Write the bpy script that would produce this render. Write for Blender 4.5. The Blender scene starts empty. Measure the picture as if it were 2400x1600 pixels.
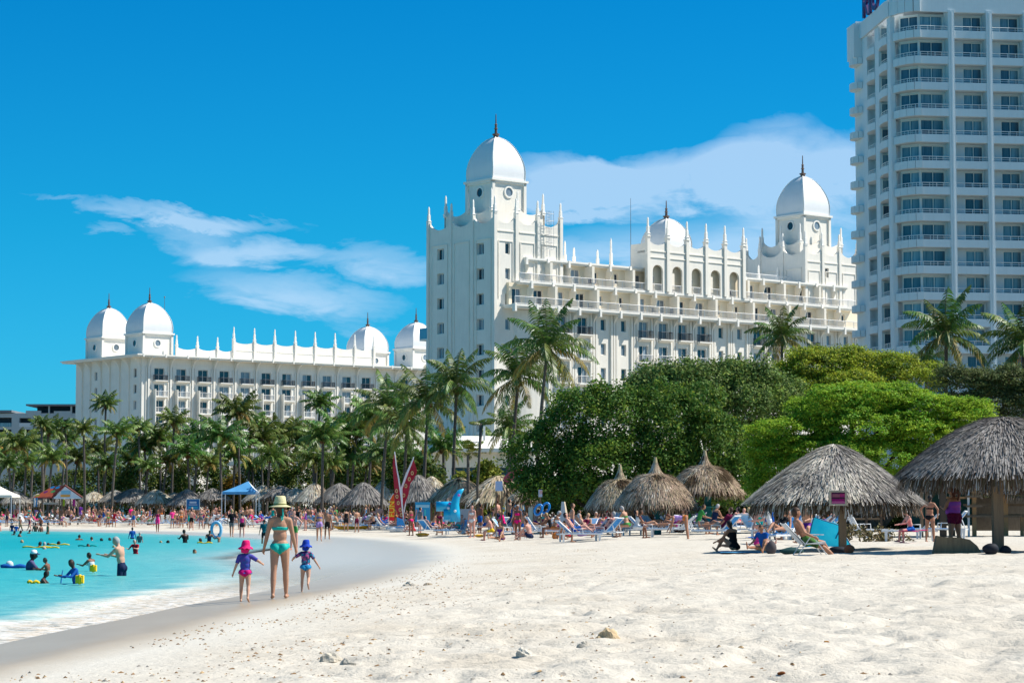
import bpy, bmesh, math, random
import numpy as np
from mathutils import Vector, Matrix, Euler
random.seed(7); RNG = np.random.default_rng(7)
SC = bpy.context.scene
COL = SC.collection
R = math.radians
# ---------------------------------------------------------------- camera
F = 5400.0; TH = math.atan(400 / F); HC = 1.52
cam = bpy.data.cameras.new('camera'); cam_o = bpy.data.objects.new('camera', cam); COL.objects.link(cam_o)
cam.lens = 81.0; cam.sensor_width = 36.0; cam.clip_start = 0.5; cam.clip_end = 12000
cam_o.location = (0, 0, HC); cam_o.rotation_euler = (R(90) + TH, 0, 0)
SC.camera = cam_o
# ---------------------------------------------------------------- sun, sky, exposure
SUN_AZ, SUN_EL = 6.0, 50.0            # degrees: azimuth from +x towards +y
sun = bpy.data.lights.new('sun', 'SUN'); sun.energy = 5.0; sun.angle = R(0.53); sun.color = (1.0, 0.95, 0.87)
sun_o = bpy.data.objects.new('sun', sun); COL.objects.link(sun_o)
sv = Vector((math.cos(R(SUN_AZ)) * math.cos(R(SUN_EL)), math.sin(R(SUN_AZ)) * math.cos(R(SUN_EL)), math.sin(R(SUN_EL))))
sun_o.rotation_euler = sv.to_track_quat('Z', 'Y').to_euler()
SC.view_settings.view_transform = 'Standard'; SC.view_settings.look = 'None'
SC.view_settings.exposure = 0.50; SC.view_settings.gamma = 1.0
SC.view_settings.use_curve_mapping = False
SC.cycles.max_bounces = 6; SC.cycles.diffuse_bounces = 3; SC.cycles.glossy_bounces = 3
SC.cycles.transparent_max_bounces = 8; SC.cycles.transmission_bounces = 3

W = bpy.data.worlds.new('World'); SC.world = W; W.use_nodes = True
nt = W.node_tree; nt.nodes.clear()
class NT:
    """tiny node helper"""
    def __init__(s, t): s.t = t
    def n(s, typ, **kw):
        o = s.t.nodes.new(typ)
        for k, v in kw.items(): setattr(o, k, v)
        return o
    def l(s, a, b): s.t.links.new(a, b)
    def put(s, sock, v):
        if hasattr(v, 'links'): s.l(v, sock)
        else: sock.default_value = v
    def m(s, op, a, b=0.0, c=0.0, clamp=False):
        o = s.n('ShaderNodeMath', operation=op); o.use_clamp = clamp
        s.put(o.inputs[0], a); s.put(o.inputs[1], b); s.put(o.inputs[2], c)
        return o.outputs[0]
    def mix(s, f, a, b, mode='MIX'):
        o = s.n('ShaderNodeMix', data_type='RGBA', blend_type=mode)
        s.put(o.inputs[0], f); s.put(o.inputs[6], a); s.put(o.inputs[7], b)
        return o.outputs[2]
    def ramp(s, f, stops, interp='LINEAR'):
        o = s.n('ShaderNodeValToRGB'); cr = o.color_ramp; cr.interpolation = interp
        while len(cr.elements) > 1: cr.elements.remove(cr.elements[0])
        cr.elements[0].position = stops[0][0]; cr.elements[0].color = c4(stops[0][1])
        for p, c in stops[1:]:
            e = cr.elements.new(p); e.color = c4(c)
        s.put(o.inputs[0], f)
        return o.outputs[0]
    def noise(s, vec, scale, detail=4, rough=0.55, dist=0.0):
        o = s.n('ShaderNodeTexNoise'); s.l(vec, o.inputs['Vector'])
        o.inputs['Scale'].default_value = scale; o.inputs['Detail'].default_value = detail
        o.inputs['Roughness'].default_value = rough; o.inputs['Distortion'].default_value = dist
        return o.outputs['Fac']
    def mapping(s, vec, sc=(1, 1, 1), loc=(0, 0, 0), rot=(0, 0, 0)):
        o = s.n('ShaderNodeMapping'); s.l(vec, o.inputs[0])
        o.inputs['Scale'].default_value = sc; o.inputs['Location'].default_value = loc; o.inputs['Rotation'].default_value = rot
        return o.outputs[0]
def c4(c):
    if isinstance(c, (int, float)): return (c, c, c, 1)
    return (c[0], c[1], c[2], 1) if len(c) == 3 else tuple(c)

def build_world():
    g = NT(nt)
    sky = g.n('ShaderNodeTexSky', sky_type='NISHITA'); sky.sun_disc = False
    sky.sun_elevation = R(SUN_EL); sky.sun_rotation = R(90 - SUN_AZ)
    sky.air_density = 1.0; sky.dust_density = 0.15; sky.ozone_density = 3.0; sky.altitude = 0
    tc = g.n('ShaderNodeTexCoord'); sep = g.n('ShaderNodeSeparateXYZ'); g.l(tc.outputs['Generated'], sep.inputs[0])
    x, y, z = sep.outputs
    az = g.m('ARCTAN2', x, y)
    el = g.m('ARCSINE', z)
    # deep tropical blue: the clear sky's own colour pushed towards azure, as the photograph is graded
    elf = g.m('MULTIPLY', el, 1 / R(60), clamp=True)
    tint = g.ramp(elf, [(0.0, (0.12, 0.66, 1.22)), (0.047, (0.07, 0.66, 1.08)), (0.117, (0.03, 0.66, 0.98)), (0.233, (0.005, 0.59, 0.98)), (0.45, (0.28, 0.80, 0.98)), (1.0, (0.62, 0.95, 0.95))])
    base = g.mix(1.0, sky.outputs[0], tint, 'MULTIPLY')
    cx = g.n('ShaderNodeCombineXYZ'); g.l(az, cx.inputs[0]); g.l(el, cx.inputs[1])
    wv = g.mapping(cx.outputs[0], (9, 24, 1), rot=(0, 0, 0.10))
    n1 = g.noise(wv, 1.25, 7, 0.62, 0.45)
    n2 = g.noise(g.mapping(cx.outputs[0], (28, 85, 1), (3, 1, 0), (0, 0, -0.12)), 1.3, 7, 0.6, 0.8)
    wob = g.m('MULTIPLY', g.m('SUBTRACT', n1, 0.5), 0.034)
    wob2 = g.m('MULTIPLY', g.m('SUBTRACT', n2, 0.5), 0.012)
    elw = g.m('ADD', g.m('ADD', el, wob), wob2); azw = g.m('ADD', az, g.m('MULTIPLY', wob, 1.6))
    blobs = [  # centre (pixels of the 2400 wide photograph turned into angles), half sizes, tilt, weight
        (430, 505, 330, 26, 3, .62), (520, 555, 190, 55, 8, .40), (600, 590, 170, 38, -6, .42), (90, 478, 90, 12, 12, .25),
        (680, 690, 300, 50, 6, .62), (330, 560, 240, 80, 4, .16), (760, 640, 300, 90, 2, .18), (1700, 520, 520, 150, 0, .30), (850, 770, 130, 30, 8, .35), (900, 612, 210, 46, 5, .5), (250, 546, 60, 10, 3, .3),
        (1330, 425, 190, 84, 2, .92), (1560, 425, 330, 84, -4, .85), (1790, 330, 150, 60, -10, .55), (1850, 440, 270, 110, 0, .75),
        (1990, 380, 120, 80, 0, .55), (1650, 590, 420, 60, 2, .42), (1900, 600, 260, 90, 0, .5), (1330, 590, 220, 34, 4, .3),
        (2700, 520, 500, 120, -4, .6), (3600, 300, 400, 90, 5, .5), (-900, 560, 500, 90, 4, .5), (-2200, 420, 600, 120, -3, .5),
        (1180, -900, 900, 160, 4, .35), (5200, 500, 700, 110, 3, .5), (-4300, 380, 700, 110, -3, .45)]
    tot = None
    for (u, v, a, b, t, w) in blobs:
        ca = math.atan((u - 1200) / F); ce = math.atan((1200 - v) / F)
        dx = g.m('SUBTRACT', azw, ca); dy = g.m('SUBTRACT', elw, ce)
        ct, st = math.cos(R(-t)), math.sin(R(-t))
        rx = g.m('ADD', g.m('MULTIPLY', dx, ct * F / a), g.m('MULTIPLY', dy, st * F / a))
        ry = g.m('ADD', g.m('MULTIPLY', dx, -st * F / b), g.m('MULTIPLY', dy, ct * F / b))
        d2 = g.m('ADD', g.m('MULTIPLY', rx, rx), g.m('MULTIPLY', ry, ry))
        k = g.m('MULTIPLY', g.m('SUBTRACT', 1.0, g.m('MULTIPLY', d2, 0.8), clamp=True), w)
        tot = k if tot is None else g.m('ADD', tot, k)
    det = g.m('SUBTRACT', g.m('ADD', g.m('MULTIPLY', n1, 1.25), g.m('MULTIPLY', n2, 1.25)), 0.38)
    dens = g.m('MULTIPLY', tot, det)
    dens = g.m('MULTIPLY', g.m('SUBTRACT', dens, 0.15, clamp=True), 1.0)
    dens = g.m('MINIMUM', dens, 0.60)
    cloud = g.mix(dens, base, (5.0, 6.6, 8.4, 1))
    bg = g.n('ShaderNodeBackground'); g.l(cloud, bg.inputs[0]); bg.inputs[1].default_value = 0.088
    out = g.n('ShaderNodeOutputWorld'); g.l(bg.outputs[0], out.inputs[0])
build_world()

# ---------------------------------------------------------------- picture -> place helpers (used to find real distances)
def ray(u, v):
    cx = (u - 1200) / F; cy = (800 - v) / F
    return (cx, math.cos(TH) - cy * math.sin(TH), math.sin(TH) + cy * math.cos(TH))
def at(u, v, Y):
    d = ray(u, v); t = Y / d[1]
    return Vector((d[0] * t, Y, HC + d[2] * t))

# ---------------------------------------------------------------- materials
MATS = {}
def material(name, col, rough=0.7, spec=0.3, var=0.0, var_scale=1.0, col2=None, bump=0.0, bump_scale=20.0, rnd=0.0,
             island=0.0, metal=0.0, coords='Object', stretch=(1, 1, 1), trans=0.0, detail=4, streak=None, emit=None, sub=0.0, hsv=None):
    if name in MATS: return MATS[name]
    m = bpy.data.materials.new(name); m.use_nodes = True; g = NT(m.node_tree)
    b = m.node_tree.nodes['Principled BSDF']
    b.inputs['Roughness'].default_value = rough; b.inputs['Specular IOR Level'].default_value = spec; b.inputs['Metallic'].default_value = metal
    tc = g.n('ShaderNodeTexCoord'); vec = g.mapping(tc.outputs[coords], stretch)
    c = c4(col)
    if col2 is not None or var > 0:
        c2 = c4(col2) if col2 is not None else tuple(min(1, x * (1 - var)) for x in c[:3]) + (1,)
        f = g.ramp(g.noise(vec, var_scale, detail, 0.6), [(0.32, 0.0), (0.68, 1.0)])
        c = g.mix(f, c, c2)
    if streak:
        v2 = g.mapping(tc.outputs[coords], (1.3, 1.3, 0.12)); f = g.ramp(g.noise(v2, streak[0], 5, 0.65), [(0.45, 0.0), (0.8, 1.0)])
        c = g.mix(g.m('MULTIPLY', f, streak[1]), c, c4(streak[2]))
    if rnd > 0:
        oi = g.n('ShaderNodeObjectInfo'); h = g.n('ShaderNodeHueSaturation')
        g.put(h.inputs['Hue'], g.m('ADD', 0.5, g.m('MULTIPLY', g.m('SUBTRACT', oi.outputs['Random'], 0.5), 0.08 * rnd)))
        g.put(h.inputs['Value'], g.m('ADD', 1.0, g.m('MULTIPLY', g.m('SUBTRACT', g.m('FRACT', g.m('MULTIPLY', oi.outputs['Random'], 7.31)), 0.5), 0.7 * rnd)))
        g.put(h.inputs['Color'], c); c = h.outputs[0]
    if island > 0:
        geo = g.n('ShaderNodeNewGeometry'); h = g.n('ShaderNodeHueSaturation')
        ri = geo.outputs['Random Per Island']
        g.put(h.inputs['Value'], g.m('ADD', 1.0, g.m('MULTIPLY', g.m('SUBTRACT', ri, 0.5), island)))
        g.put(h.inputs['Hue'], g.m('ADD', 0.5, g.m('MULTIPLY', g.m('SUBTRACT', g.m('FRACT', g.m('MULTIPLY', ri, 13.7)), 0.5), 0.05 * (1 if island else 0))))
        g.put(h.inputs['Color'], c); c = h.outputs[0]
    g.put(b.inputs['Base Color'], c)
    if bump > 0:
        bn = g.n('ShaderNodeBump'); bn.inputs['Strength'].default_value = 1.0; bn.inputs['Distance'].default_value = bump
        g.l(g.noise(vec, bump_scale, 5, 0.6), bn.inputs['Height']); g.l(bn.outputs[0], b.inputs['Normal'])
    if trans > 0:
        tb = g.n('ShaderNodeBsdfTranslucent'); g.put(tb.inputs[0], c)
        mx = g.n('ShaderNodeMixShader'); mx.inputs[0].default_value = trans
        g.l(b.outputs[0], mx.inputs[1]); g.l(tb.outputs[0], mx.inputs[2])
        g.l(mx.outputs[0], m.node_tree.nodes['Material Output'].inputs[0])
    MATS[name] = m
    return m
def plain(name, col, rough=0.7, spec=0.25): return material(name, col, rough, spec, var=0.12, var_scale=9)
def S(r, g_, b_):    # sRGB 0..255 of a thing's own colour -> linear
    f = lambda x: (x / 255 / 12.92) if x <= 10 else ((x / 255 + 0.055) / 1.055) ** 2.4
    return (f(r), f(g_), f(b_))

# ---------------------------------------------------------------- mesh builder
class MB:
    def __init__(s): s.v = []; s.f = []; s.mi = []; s.k = 0
    def add(s, vs, fs, k=None):
        o = len(s.v); s.v.extend([tuple(p) for p in vs]); s.f.extend([tuple(o + i for i in f) for f in fs])
        s.mi.extend([s.k if k is None else k] * len(fs)); return s
    def box(s, x0, x1, y0, y1, z0, z1, k=None):
        return s.add([(x0, y0, z0), (x1, y0, z0), (x1, y1, z0), (x0, y1, z0), (x0, y0, z1), (x1, y0, z1), (x1, y1, z1), (x0, y1, z1)],
                     [(0, 3, 2, 1), (4, 5, 6, 7), (0, 1, 5, 4), (1, 2, 6, 5), (2, 3, 7, 6), (3, 0, 4, 7)], k)
    def tube(s, pts, rad, n=6, k=None, caps=True):
        pts = [Vector(p) for p in pts]
        if not hasattr(rad, '__len__'): rad = [rad] * len(pts)
        vs = []; fs = []
        up = Vector((0, 0, 1))
        for i, p in enumerate(pts):
            d = (pts[min(i + 1, len(pts) - 1)] - pts[max(i - 1, 0)])
            d = d.normalized() if d.length > 1e-9 else Vector((0, 0, 1))
            a = d.cross(Vector((0, 1, 0)) if abs(d.y) < 0.9 else Vector((1, 0, 0))).normalized(); b = d.cross(a)
            for j in range(n):
                t = 2 * math.pi * j / n; vs.append(p + a * math.cos(t) * rad[i] + b * math.sin(t) * rad[i])
        for i in range(len(pts) - 1):
            for j in range(n):
                j2 = (j + 1) % n; fs.append((i * n + j, (i + 1) * n + j, (i + 1) * n + j2, i * n + j2))
        if caps:
            fs.append(tuple(range(n))); fs.append(tuple((len(pts) - 1) * n + j for j in reversed(range(n))))
        return s.add(vs, fs, k)
    def lathe(s, prof, n=16, c=(0, 0, 0), k=None, sq=None, a0=0.0):
        """profile [(r,z)] turned about z; sq = superellipse power for square-ish plans"""
        vs = []; fs = []
        for (r, z) in prof:
            for j in range(n):
                t = a0 + 2 * math.pi * j / n; ct, st = math.cos(t), math.sin(t)
                q = 1.0
                if sq: q = 1.0 / max(1e-6, (abs(ct) ** sq + abs(st) ** sq) ** (1.0 / sq))
                vs.append((c[0] + r * q * ct, c[1] + r * q * st, c[2] + z))
        for i in range(len(prof) - 1):
            for j in range(n):
                j2 = (j + 1) % n; fs.append((i * n + j, i * n + j2, (i + 1) * n + j2, (i + 1) * n + j))
        fs.append(tuple(reversed(range(n)))); fs.append(tuple((len(prof) - 1) * n + j for j in range(n)))
        return s.add(vs, fs, k)
    def prism(s, poly, axis, a, b, k=None):
        """extrude a 2D polygon along axis 'x','y','z' from a to b"""
        def P(p, h): return {'x': (h, p[0], p[1]), 'y': (p[0], h, p[1]), 'z': (p[0], p[1], h)}[axis]
        n = len(poly); vs = [P(p, a) for p in poly] + [P(p, b) for p in poly]
        fs = [tuple(range(n)), tuple(reversed(range(n, 2 * n)))] + [(i, n + i, n + (i + 1) % n, (i + 1) % n) for i in range(n)]
        return s.add(vs, fs, k)
    def ell(s, c, r, nu=10, nv=6, k=None, M=None):
        vs = []; fs = []
        for i in range(nv + 1):
            ph = math.pi * i / nv
            for j in range(nu):
                t = 2 * math.pi * j / nu
                p = Vector((r[0] * math.sin(ph) * math.cos(t), r[1] * math.sin(ph) * math.sin(t), r[2] * math.cos(ph)))
                if M is not None: p = M @ p
                vs.append((c[0] + p.x, c[1] + p.y, c[2] + p.z))
        for i in range(nv):
            for j in range(nu):
                j2 = (j + 1) % nu; fs.append((i * nu + j, (i + 1) * nu + j, (i + 1) * nu + j2, i * nu + j2))
        return s.add(vs, fs, k)
    def hemi_wall(s): return s
    def mesh(s, name, mats, smooth=False):
        me = bpy.data.meshes.new(name); me.from_pydata(s.v, [], s.f)
        if not isinstance(mats, (list, tuple)): mats = [mats]
        for m in mats: me.materials.append(m)
        if len(mats) > 1: me.polygons.foreach_set('material_index', [min(i, len(mats) - 1) for i in s.mi])
        if smooth: me.polygons.foreach_set('use_smooth', [True] * len(me.polygons))
        me.update()
        return me
    def fix(s, me):
        bm = bmesh.new(); bm.from_mesh(me); bmesh.ops.recalc_face_normals(bm, faces=bm.faces); bm.to_mesh(me); bm.free(); return me
    def build(s, name, mats, parent=None, smooth=False, loc=None, fix=True):
        me = s.mesh(name, mats, smooth)
        if fix: s.fix(me)
        return link(name, me, parent, loc)
def link(name, me, parent=None, loc=None, rotz=None):
    o = bpy.data.objects.new(name, me); COL.objects.link(o)
    if parent is not None: o.parent = parent
    if loc is not None: o.location = loc
    if rotz is not None: o.rotation_euler = (0, 0, rotz)
    return o
def tag(o, label, cat, group=None):
    o['label'] = label; o['category'] = cat
    if group: o['group'] = group
    return o
def thing(name, label, cat, loc=(0, 0, 0), rotz=0.0, group=None):
    o = bpy.data.objects.new(name, None); COL.objects.link(o); o.location = loc; o.rotation_euler = (0, 0, rotz); o.empty_display_size = 0.3
    return tag(o, label, cat, group)
def structure(o): o['kind'] = 'structure'; return o
def stuff(o, label=None, cat=None):
    o['kind'] = 'stuff'
    if label: o['label'] = label; o['category'] = cat
    return o
def copy_tree(o, parent=None, loc=None, rotz=None, label=None, group=None, scale=None):
    c = o.copy(); COL.objects.link(c); c.parent = parent
    if loc is not None: c.location = loc
    if rotz is not None: c.rotation_euler = (c.rotation_euler[0], c.rotation_euler[1], rotz)
    if scale is not None: c.scale = (scale, scale, scale)
    if label: c['label'] = label
    if group: c['group'] = group
    for ch in list(o.children): copy_tree(ch, c)
    return c
def subset(me, name): return me

# ---------------------------------------------------------------- the shore and the ground's height
SHORE = [(-9.5, -60), (-8.2, 0), (-7.2, 16), (-6.5, 23.6), (-6.35, 28.6), (-6.2, 32), (-5.9, 35.6), (-5.8, 39.8), (-5.3, 45.3), (-4.7, 53), (-4.5, 64.8), (-4.4, 78),
         (-5.0, 92), (-6.8, 112), (-10.3, 132), (-13.5, 144), (-19.5, 160), (-27.5, 178), (-37.5, 199), (-48, 211), (-75, 232), (-120, 255), (-400, 340), (-3000, 900)]
SA = np.array(SHORE, float)
def smooth_shore(pts, it=2):
    for _ in range(it):
        q = [pts[0]]
        for a, b in zip(pts[:-1], pts[1:]): q += [a * .75 + b * .25, a * .25 + b * .75]
        q.append(pts[-1]); pts = np.array(q)
    return pts
SP = smooth_shore(SA)
def shore_dist(x, y):
    """signed distance to the waterline, positive on the sand"""
    x = np.atleast_1d(np.asarray(x, float)); y = np.atleast_1d(np.asarray(y, float))
    best = np.full(x.shape, 1e18); sg = np.ones(x.shape)
    for a, b in zip(SP[:-1], SP[1:]):
        d = b - a; L2 = d @ d
        t = np.clip(((x - a[0]) * d[0] + (y - a[1]) * d[1]) / L2, 0, 1)
        px_ = a[0] + t * d[0]; py_ = a[1] + t * d[1]
        q = (x - px_) ** 2 + (y - py_) ** 2
        cr = d[0] * (y - a[1]) - d[1] * (x - a[0])
        m = q < best; best = np.where(m, q, best); sg = np.where(m, np.where(cr > 0, -1, 1), sg)
    return np.sqrt(best) * sg
def hash2(ix, iy, seed=0):
    h = (ix.astype(np.int64) * 374761393 + iy.astype(np.int64) * 668265263 + seed * 1442695041) & 0x7fffffff
    h = ((h ^ (h >> 13)) * 1274126177) & 0x7fffffff
    return ((h ^ (h >> 16)) & 0xffffff) / float(0xffffff)
def vnoise(x, y, seed=0):
    ix = np.floor(x); iy = np.floor(y); fx = x - ix; fy = y - iy
    fx = fx * fx * (3 - 2 * fx); fy = fy * fy * (3 - 2 * fy)
    a = hash2(ix, iy, seed); b = hash2(ix + 1, iy, seed); c = hash2(ix, iy + 1, seed); d = hash2(ix + 1, iy + 1, seed)
    return (a * (1 - fx) + b * fx) * (1 - fy) + (c * (1 - fx) + d * fx) * fy
SEA = -0.1
def ground_z(x, y):
    x = np.atleast_1d(np.asarray(x, float)); y = np.atleast_1d(np.asarray(y, float))
    s = shore_dist(x, y)
    sp = np.maximum(s, 0)
    xr = np.clip((x + 4) / 10, 0, 1); xr = xr * xr * (3 - 2 * xr)
    z = SEA + 0.50 * (1 - np.exp(-sp / 7.0)) + (0.14 + 0.50 * xr) * (1 - np.exp(-sp / 40.0))
    sb = np.minimum(0, s + 5.2 * np.exp(-((y - 88) / 26.0) ** 2) + 2.2 * np.exp(-((y - 130) / 25.0) ** 2))
    z = np.where(s < 0, np.maximum(SEA - 0.03 * np.clip(-s, 0, 1) + 0.13 * sb, -1.7), z)
    dry = np.clip((s - 3.2) / 2.5, 0, 1)
    n = (vnoise(x * 0.55, y * 0.4, 1) - .5) * 0.09 + (vnoise(x * 1.7, y * 1.5, 2) - .5) * 0.075 + (vnoise(x * 3.9, y * 3.1, 3) - .5) * 0.060 + (vnoise(x * 7.1, y * 5.2, 6) - .5) * 0.030
    rough = np.clip(1 - np.abs(y - 22) / 60, 0.35, 1)
    fp = vnoise(x * 2.6 + 9, y * 2.3, 5); fp = -np.clip(fp - 0.62, 0, 1) * 0.22      # footprints
    z = z + dry * rough * (n + fp * np.clip((75 - y) / 30, 0, 1) + (vnoise(x * 10, y * 9, 4) - .5) * 0.016)
    return z
def gz(x, y): return float(ground_z(x, y)[0])
def place(u, v):
    """where the line of sight through a picture point meets the sand"""
    d = ray(u, v); z = 0.3
    for _ in range(12):
        t = (z - HC) / d[2]; x, y = d[0] * t, d[1] * t
        z = 0.5 * z + 0.5 * gz(x, y)
    return Vector((x, y, gz(x, y)))
def at_s(u, s):
    """sand point on the sight line of column u that lies s metres inland of the far waterline"""
    d = ray(u, 1200); Y = np.arange(95, 420, .5); X = d[0] / d[1] * Y; q = shore_dist(X, Y); i = np.nonzero((q[:-1] < s) & (q[1:] >= s))[0]; y = float(Y[i[-1]]) if len(i) else 220.0
    x = d[0] / d[1] * y; return Vector((x, y, gz(x, y)))
def pl(u, v):
    """like place(), but never farther than the last row of shades in that part of the beach"""
    cap = at_s(u, 24).y if u < 880 else np.interp(u, [880, 950, 1200, 1450, 1760, 1800, 2400], [195, 160, 138, 116, 108, 84, 80])
    p = place(u, v)
    if p.y > cap or p.y < 0:
        d = ray(u, 1200); x = d[0] / d[1] * cap; p = Vector((x, cap, gz(x, cap)))
    return p
def on_sea(u, v):
    d = ray(u, v); t = (SEA - HC) / d[2]
    return Vector((d[0] * t, d[1] * t, SEA))
# ================================================================ SAND, SEA, FOAM
def sand_material():
    m = bpy.data.materials.new('white coral sand'); m.use_nodes = True; g = NT(m.node_tree); b = m.node_tree.nodes['Principled BSDF']
    at_ = g.n('ShaderNodeAttribute'); at_.attribute_name = 'shore'; s = at_.outputs['Fac']
    geo = g.n('ShaderNodeNewGeometry'); pos = geo.outputs['Position']
    n_big = g.noise(g.mapping(pos, (0.5, 0.25, 1)), 1.0, 5, 0.6)
    n_med = g.noise(g.mapping(pos, (1.6, 1.2, 1)), 1.6, 5, 0.65)
    n_fine = g.noise(pos, 34, 4, 0.7)
    dry = g.mix(g.ramp(n_big, [(0.3, 0.0), (0.7, 1.0)]), (0.61, 0.565, 0.485, 1), (0.545, 0.495, 0.415, 1))
    dry = g.mix(g.m('MULTIPLY', g.ramp(n_med, [(0.45, 0.0), (0.75, 1.0)]), 0.35), dry, (0.46, 0.41, 0.34, 1))
    dry = g.mix(g.m('MULTIPLY', n_fine, 0.18), dry, (0.44, 0.40, 0.34, 1))
    # strewn coral bits and weed: little brown and grey flecks
    vo = g.n('ShaderNodeTexVoronoi', feature='F1'); g.l(g.mapping(pos, (1, 0.75, 1)), vo.inputs['Vector']); vo.inputs['Scale'].default_value = 13.0
    vc = g.n('ShaderNodeSeparateColor'); g.l(vo.outputs['Color'], vc.inputs[0])
    band = g.ramp(s, [(0.0, 0.0), (0.023, 0.0), (0.030, 1.0), (0.075, 0.85), (0.10, 0.25), (1.0, 0.12)])   # s / 100 m
    dens = g.m('MULTIPLY', band, g.ramp(n_med, [(0.40, 0.05), (0.62, 1.0)]))
    fleck = g.m('MULTIPLY', g.m('LESS_THAN', vo.outputs['Distance'], g.m('MULTIPLY', vc.outputs[1], 0.42)), g.m('LESS_THAN', vc.outputs[0], g.m('MULTIPLY', dens, 0.26)))
    fc = g.ramp(vc.outputs[2], [(0.0, (0.20, 0.12, 0.06)), (0.4, (0.30, 0.22, 0.14)), (0.7, (0.16, 0.15, 0.15)), (1.0, (0.45, 0.30, 0.16))])
    dry = g.mix(g.m('MULTIPLY', fleck, 0.6), dry, fc)
    dens2 = g.m('MULTIPLY', g.ramp(n_big, [(0.5, 0.0), (0.72, 1.0)]), band)
    dry = g.mix(g.m('MULTIPLY', dens2, 0.22), dry, (0.42, 0.33, 0.22, 1))
    damp = (0.57, 0.54, 0.475, 1); yy = g.n('ShaderNodeSeparateXYZ'); g.l(pos, yy.inputs[0]); farw = g.ramp(g.m('MULTIPLY', yy.outputs[1], 0.01), [(0.42, 0.0), (0.75, 1.0)])
    wet = g.mix(g.noise(g.mapping(pos, (0.9, 0.25, 1)), 1.5, 4), (0.33, 0.255, 0.17, 1), (0.43, 0.36, 0.265, 1)); wet = g.mix(farw, wet, (0.46, 0.45, 0.405, 1))
    sw = g.m('ADD', s, g.m('MULTIPLY', g.m('SUBTRACT', g.noise(g.mapping(pos, (0.35, 0.16, 1)), 1.0, 3), 0.5), 0.012))
    f1 = g.ramp(sw, [(0.017, 0.0), (0.027, 1.0)]); f2 = g.ramp(sw, [(0.026, 0.0), (0.038, 1.0)])
    c = g.mix(f1, wet, damp); c = g.mix(f2, c, dry)
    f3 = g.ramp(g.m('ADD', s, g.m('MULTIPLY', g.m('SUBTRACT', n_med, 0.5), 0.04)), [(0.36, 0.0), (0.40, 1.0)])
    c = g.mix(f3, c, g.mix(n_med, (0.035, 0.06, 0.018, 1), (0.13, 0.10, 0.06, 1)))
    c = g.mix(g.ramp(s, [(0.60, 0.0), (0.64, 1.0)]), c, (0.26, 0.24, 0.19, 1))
    g.put(b.inputs['Base Color'], c)
    g.put(b.inputs['Roughness'], g.ramp(sw, [(0.014, 0.30), (0.023, 0.6), (0.03, 0.9)]))
    g.put(b.inputs['Specular IOR Level'], g.ramp(sw, [(0.014, 0.11), (0.024, 0.06), (0.03, 0.04)]))
    bn = g.n('ShaderNodeBump'); g.put(bn.inputs['Distance'], 0.042)
    g.put(bn.inputs['Strength'], g.ramp(sw, [(0.016, 0.0), (0.034, 1.0)]))
    g.l(g.m('ADD', g.m('ADD', g.m('MULTIPLY', g.noise(pos, 11, 5, 0.7), 0.7), g.m('MULTIPLY', g.noise(g.mapping(pos, (1, .8, 1)), 3.6, 4, 0.6), 0.9)), g.m('MULTIPLY', fleck, 0.35)), bn.inputs['Height']); g.l(bn.outputs[0], b.inputs['Normal'])
    return m
def grid_mesh(name, X, Y, Z, shore, mat):
    nr, nc = X.shape
    me = bpy.data.meshes.new(name)
    me.vertices.add(nr * nc); co = np.stack([X, Y, Z], -1).reshape(-1)
    me.vertices.foreach_set('co', co)
    i = np.arange(nr * nc).reshape(nr, nc)
    q = np.stack([i[:-1, :-1], i[:-1, 1:], i[1:, 1:], i[1:, :-1]], -1).reshape(-1, 4)
    me.loops.add(q.size); me.loops.foreach_set('vertex_index', q.reshape(-1))
    me.polygons.add(len(q)); me.polygons.foreach_set('loop_start', np.arange(0, q.size, 4)); me.polygons.foreach_set('loop_total', np.full(len(q), 4))
    me.update(calc_edges=True)
    a = me.attributes.new('shore', 'FLOAT', 'POINT'); a.data.foreach_set('value', shore.reshape(-1))
    me.polygons.foreach_set('use_smooth', np.ones(len(q), bool)); me.materials.append(mat); me.validate(); me.update()
    return me
def rows():
    ys = [-60, -40, -20, -5, 5, 12]; y = 15.0
    while y < 75: ys.append(y); y += max(0.045, 0.0042 * (y - 8))
    while y < 6000: ys.append(y); y *= 1.022 if y < 300 else 1.10
    return np.array(ys)
def cols():
    a = np.linspace(-0.27, 0.27, 330); o = [0.3, 0.36, 0.45, 0.6, 0.85, 1.3, 2.0, 3.2, 5.0]
    return np.concatenate([-np.array(o[::-1]), a, np.array(o)])
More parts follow.
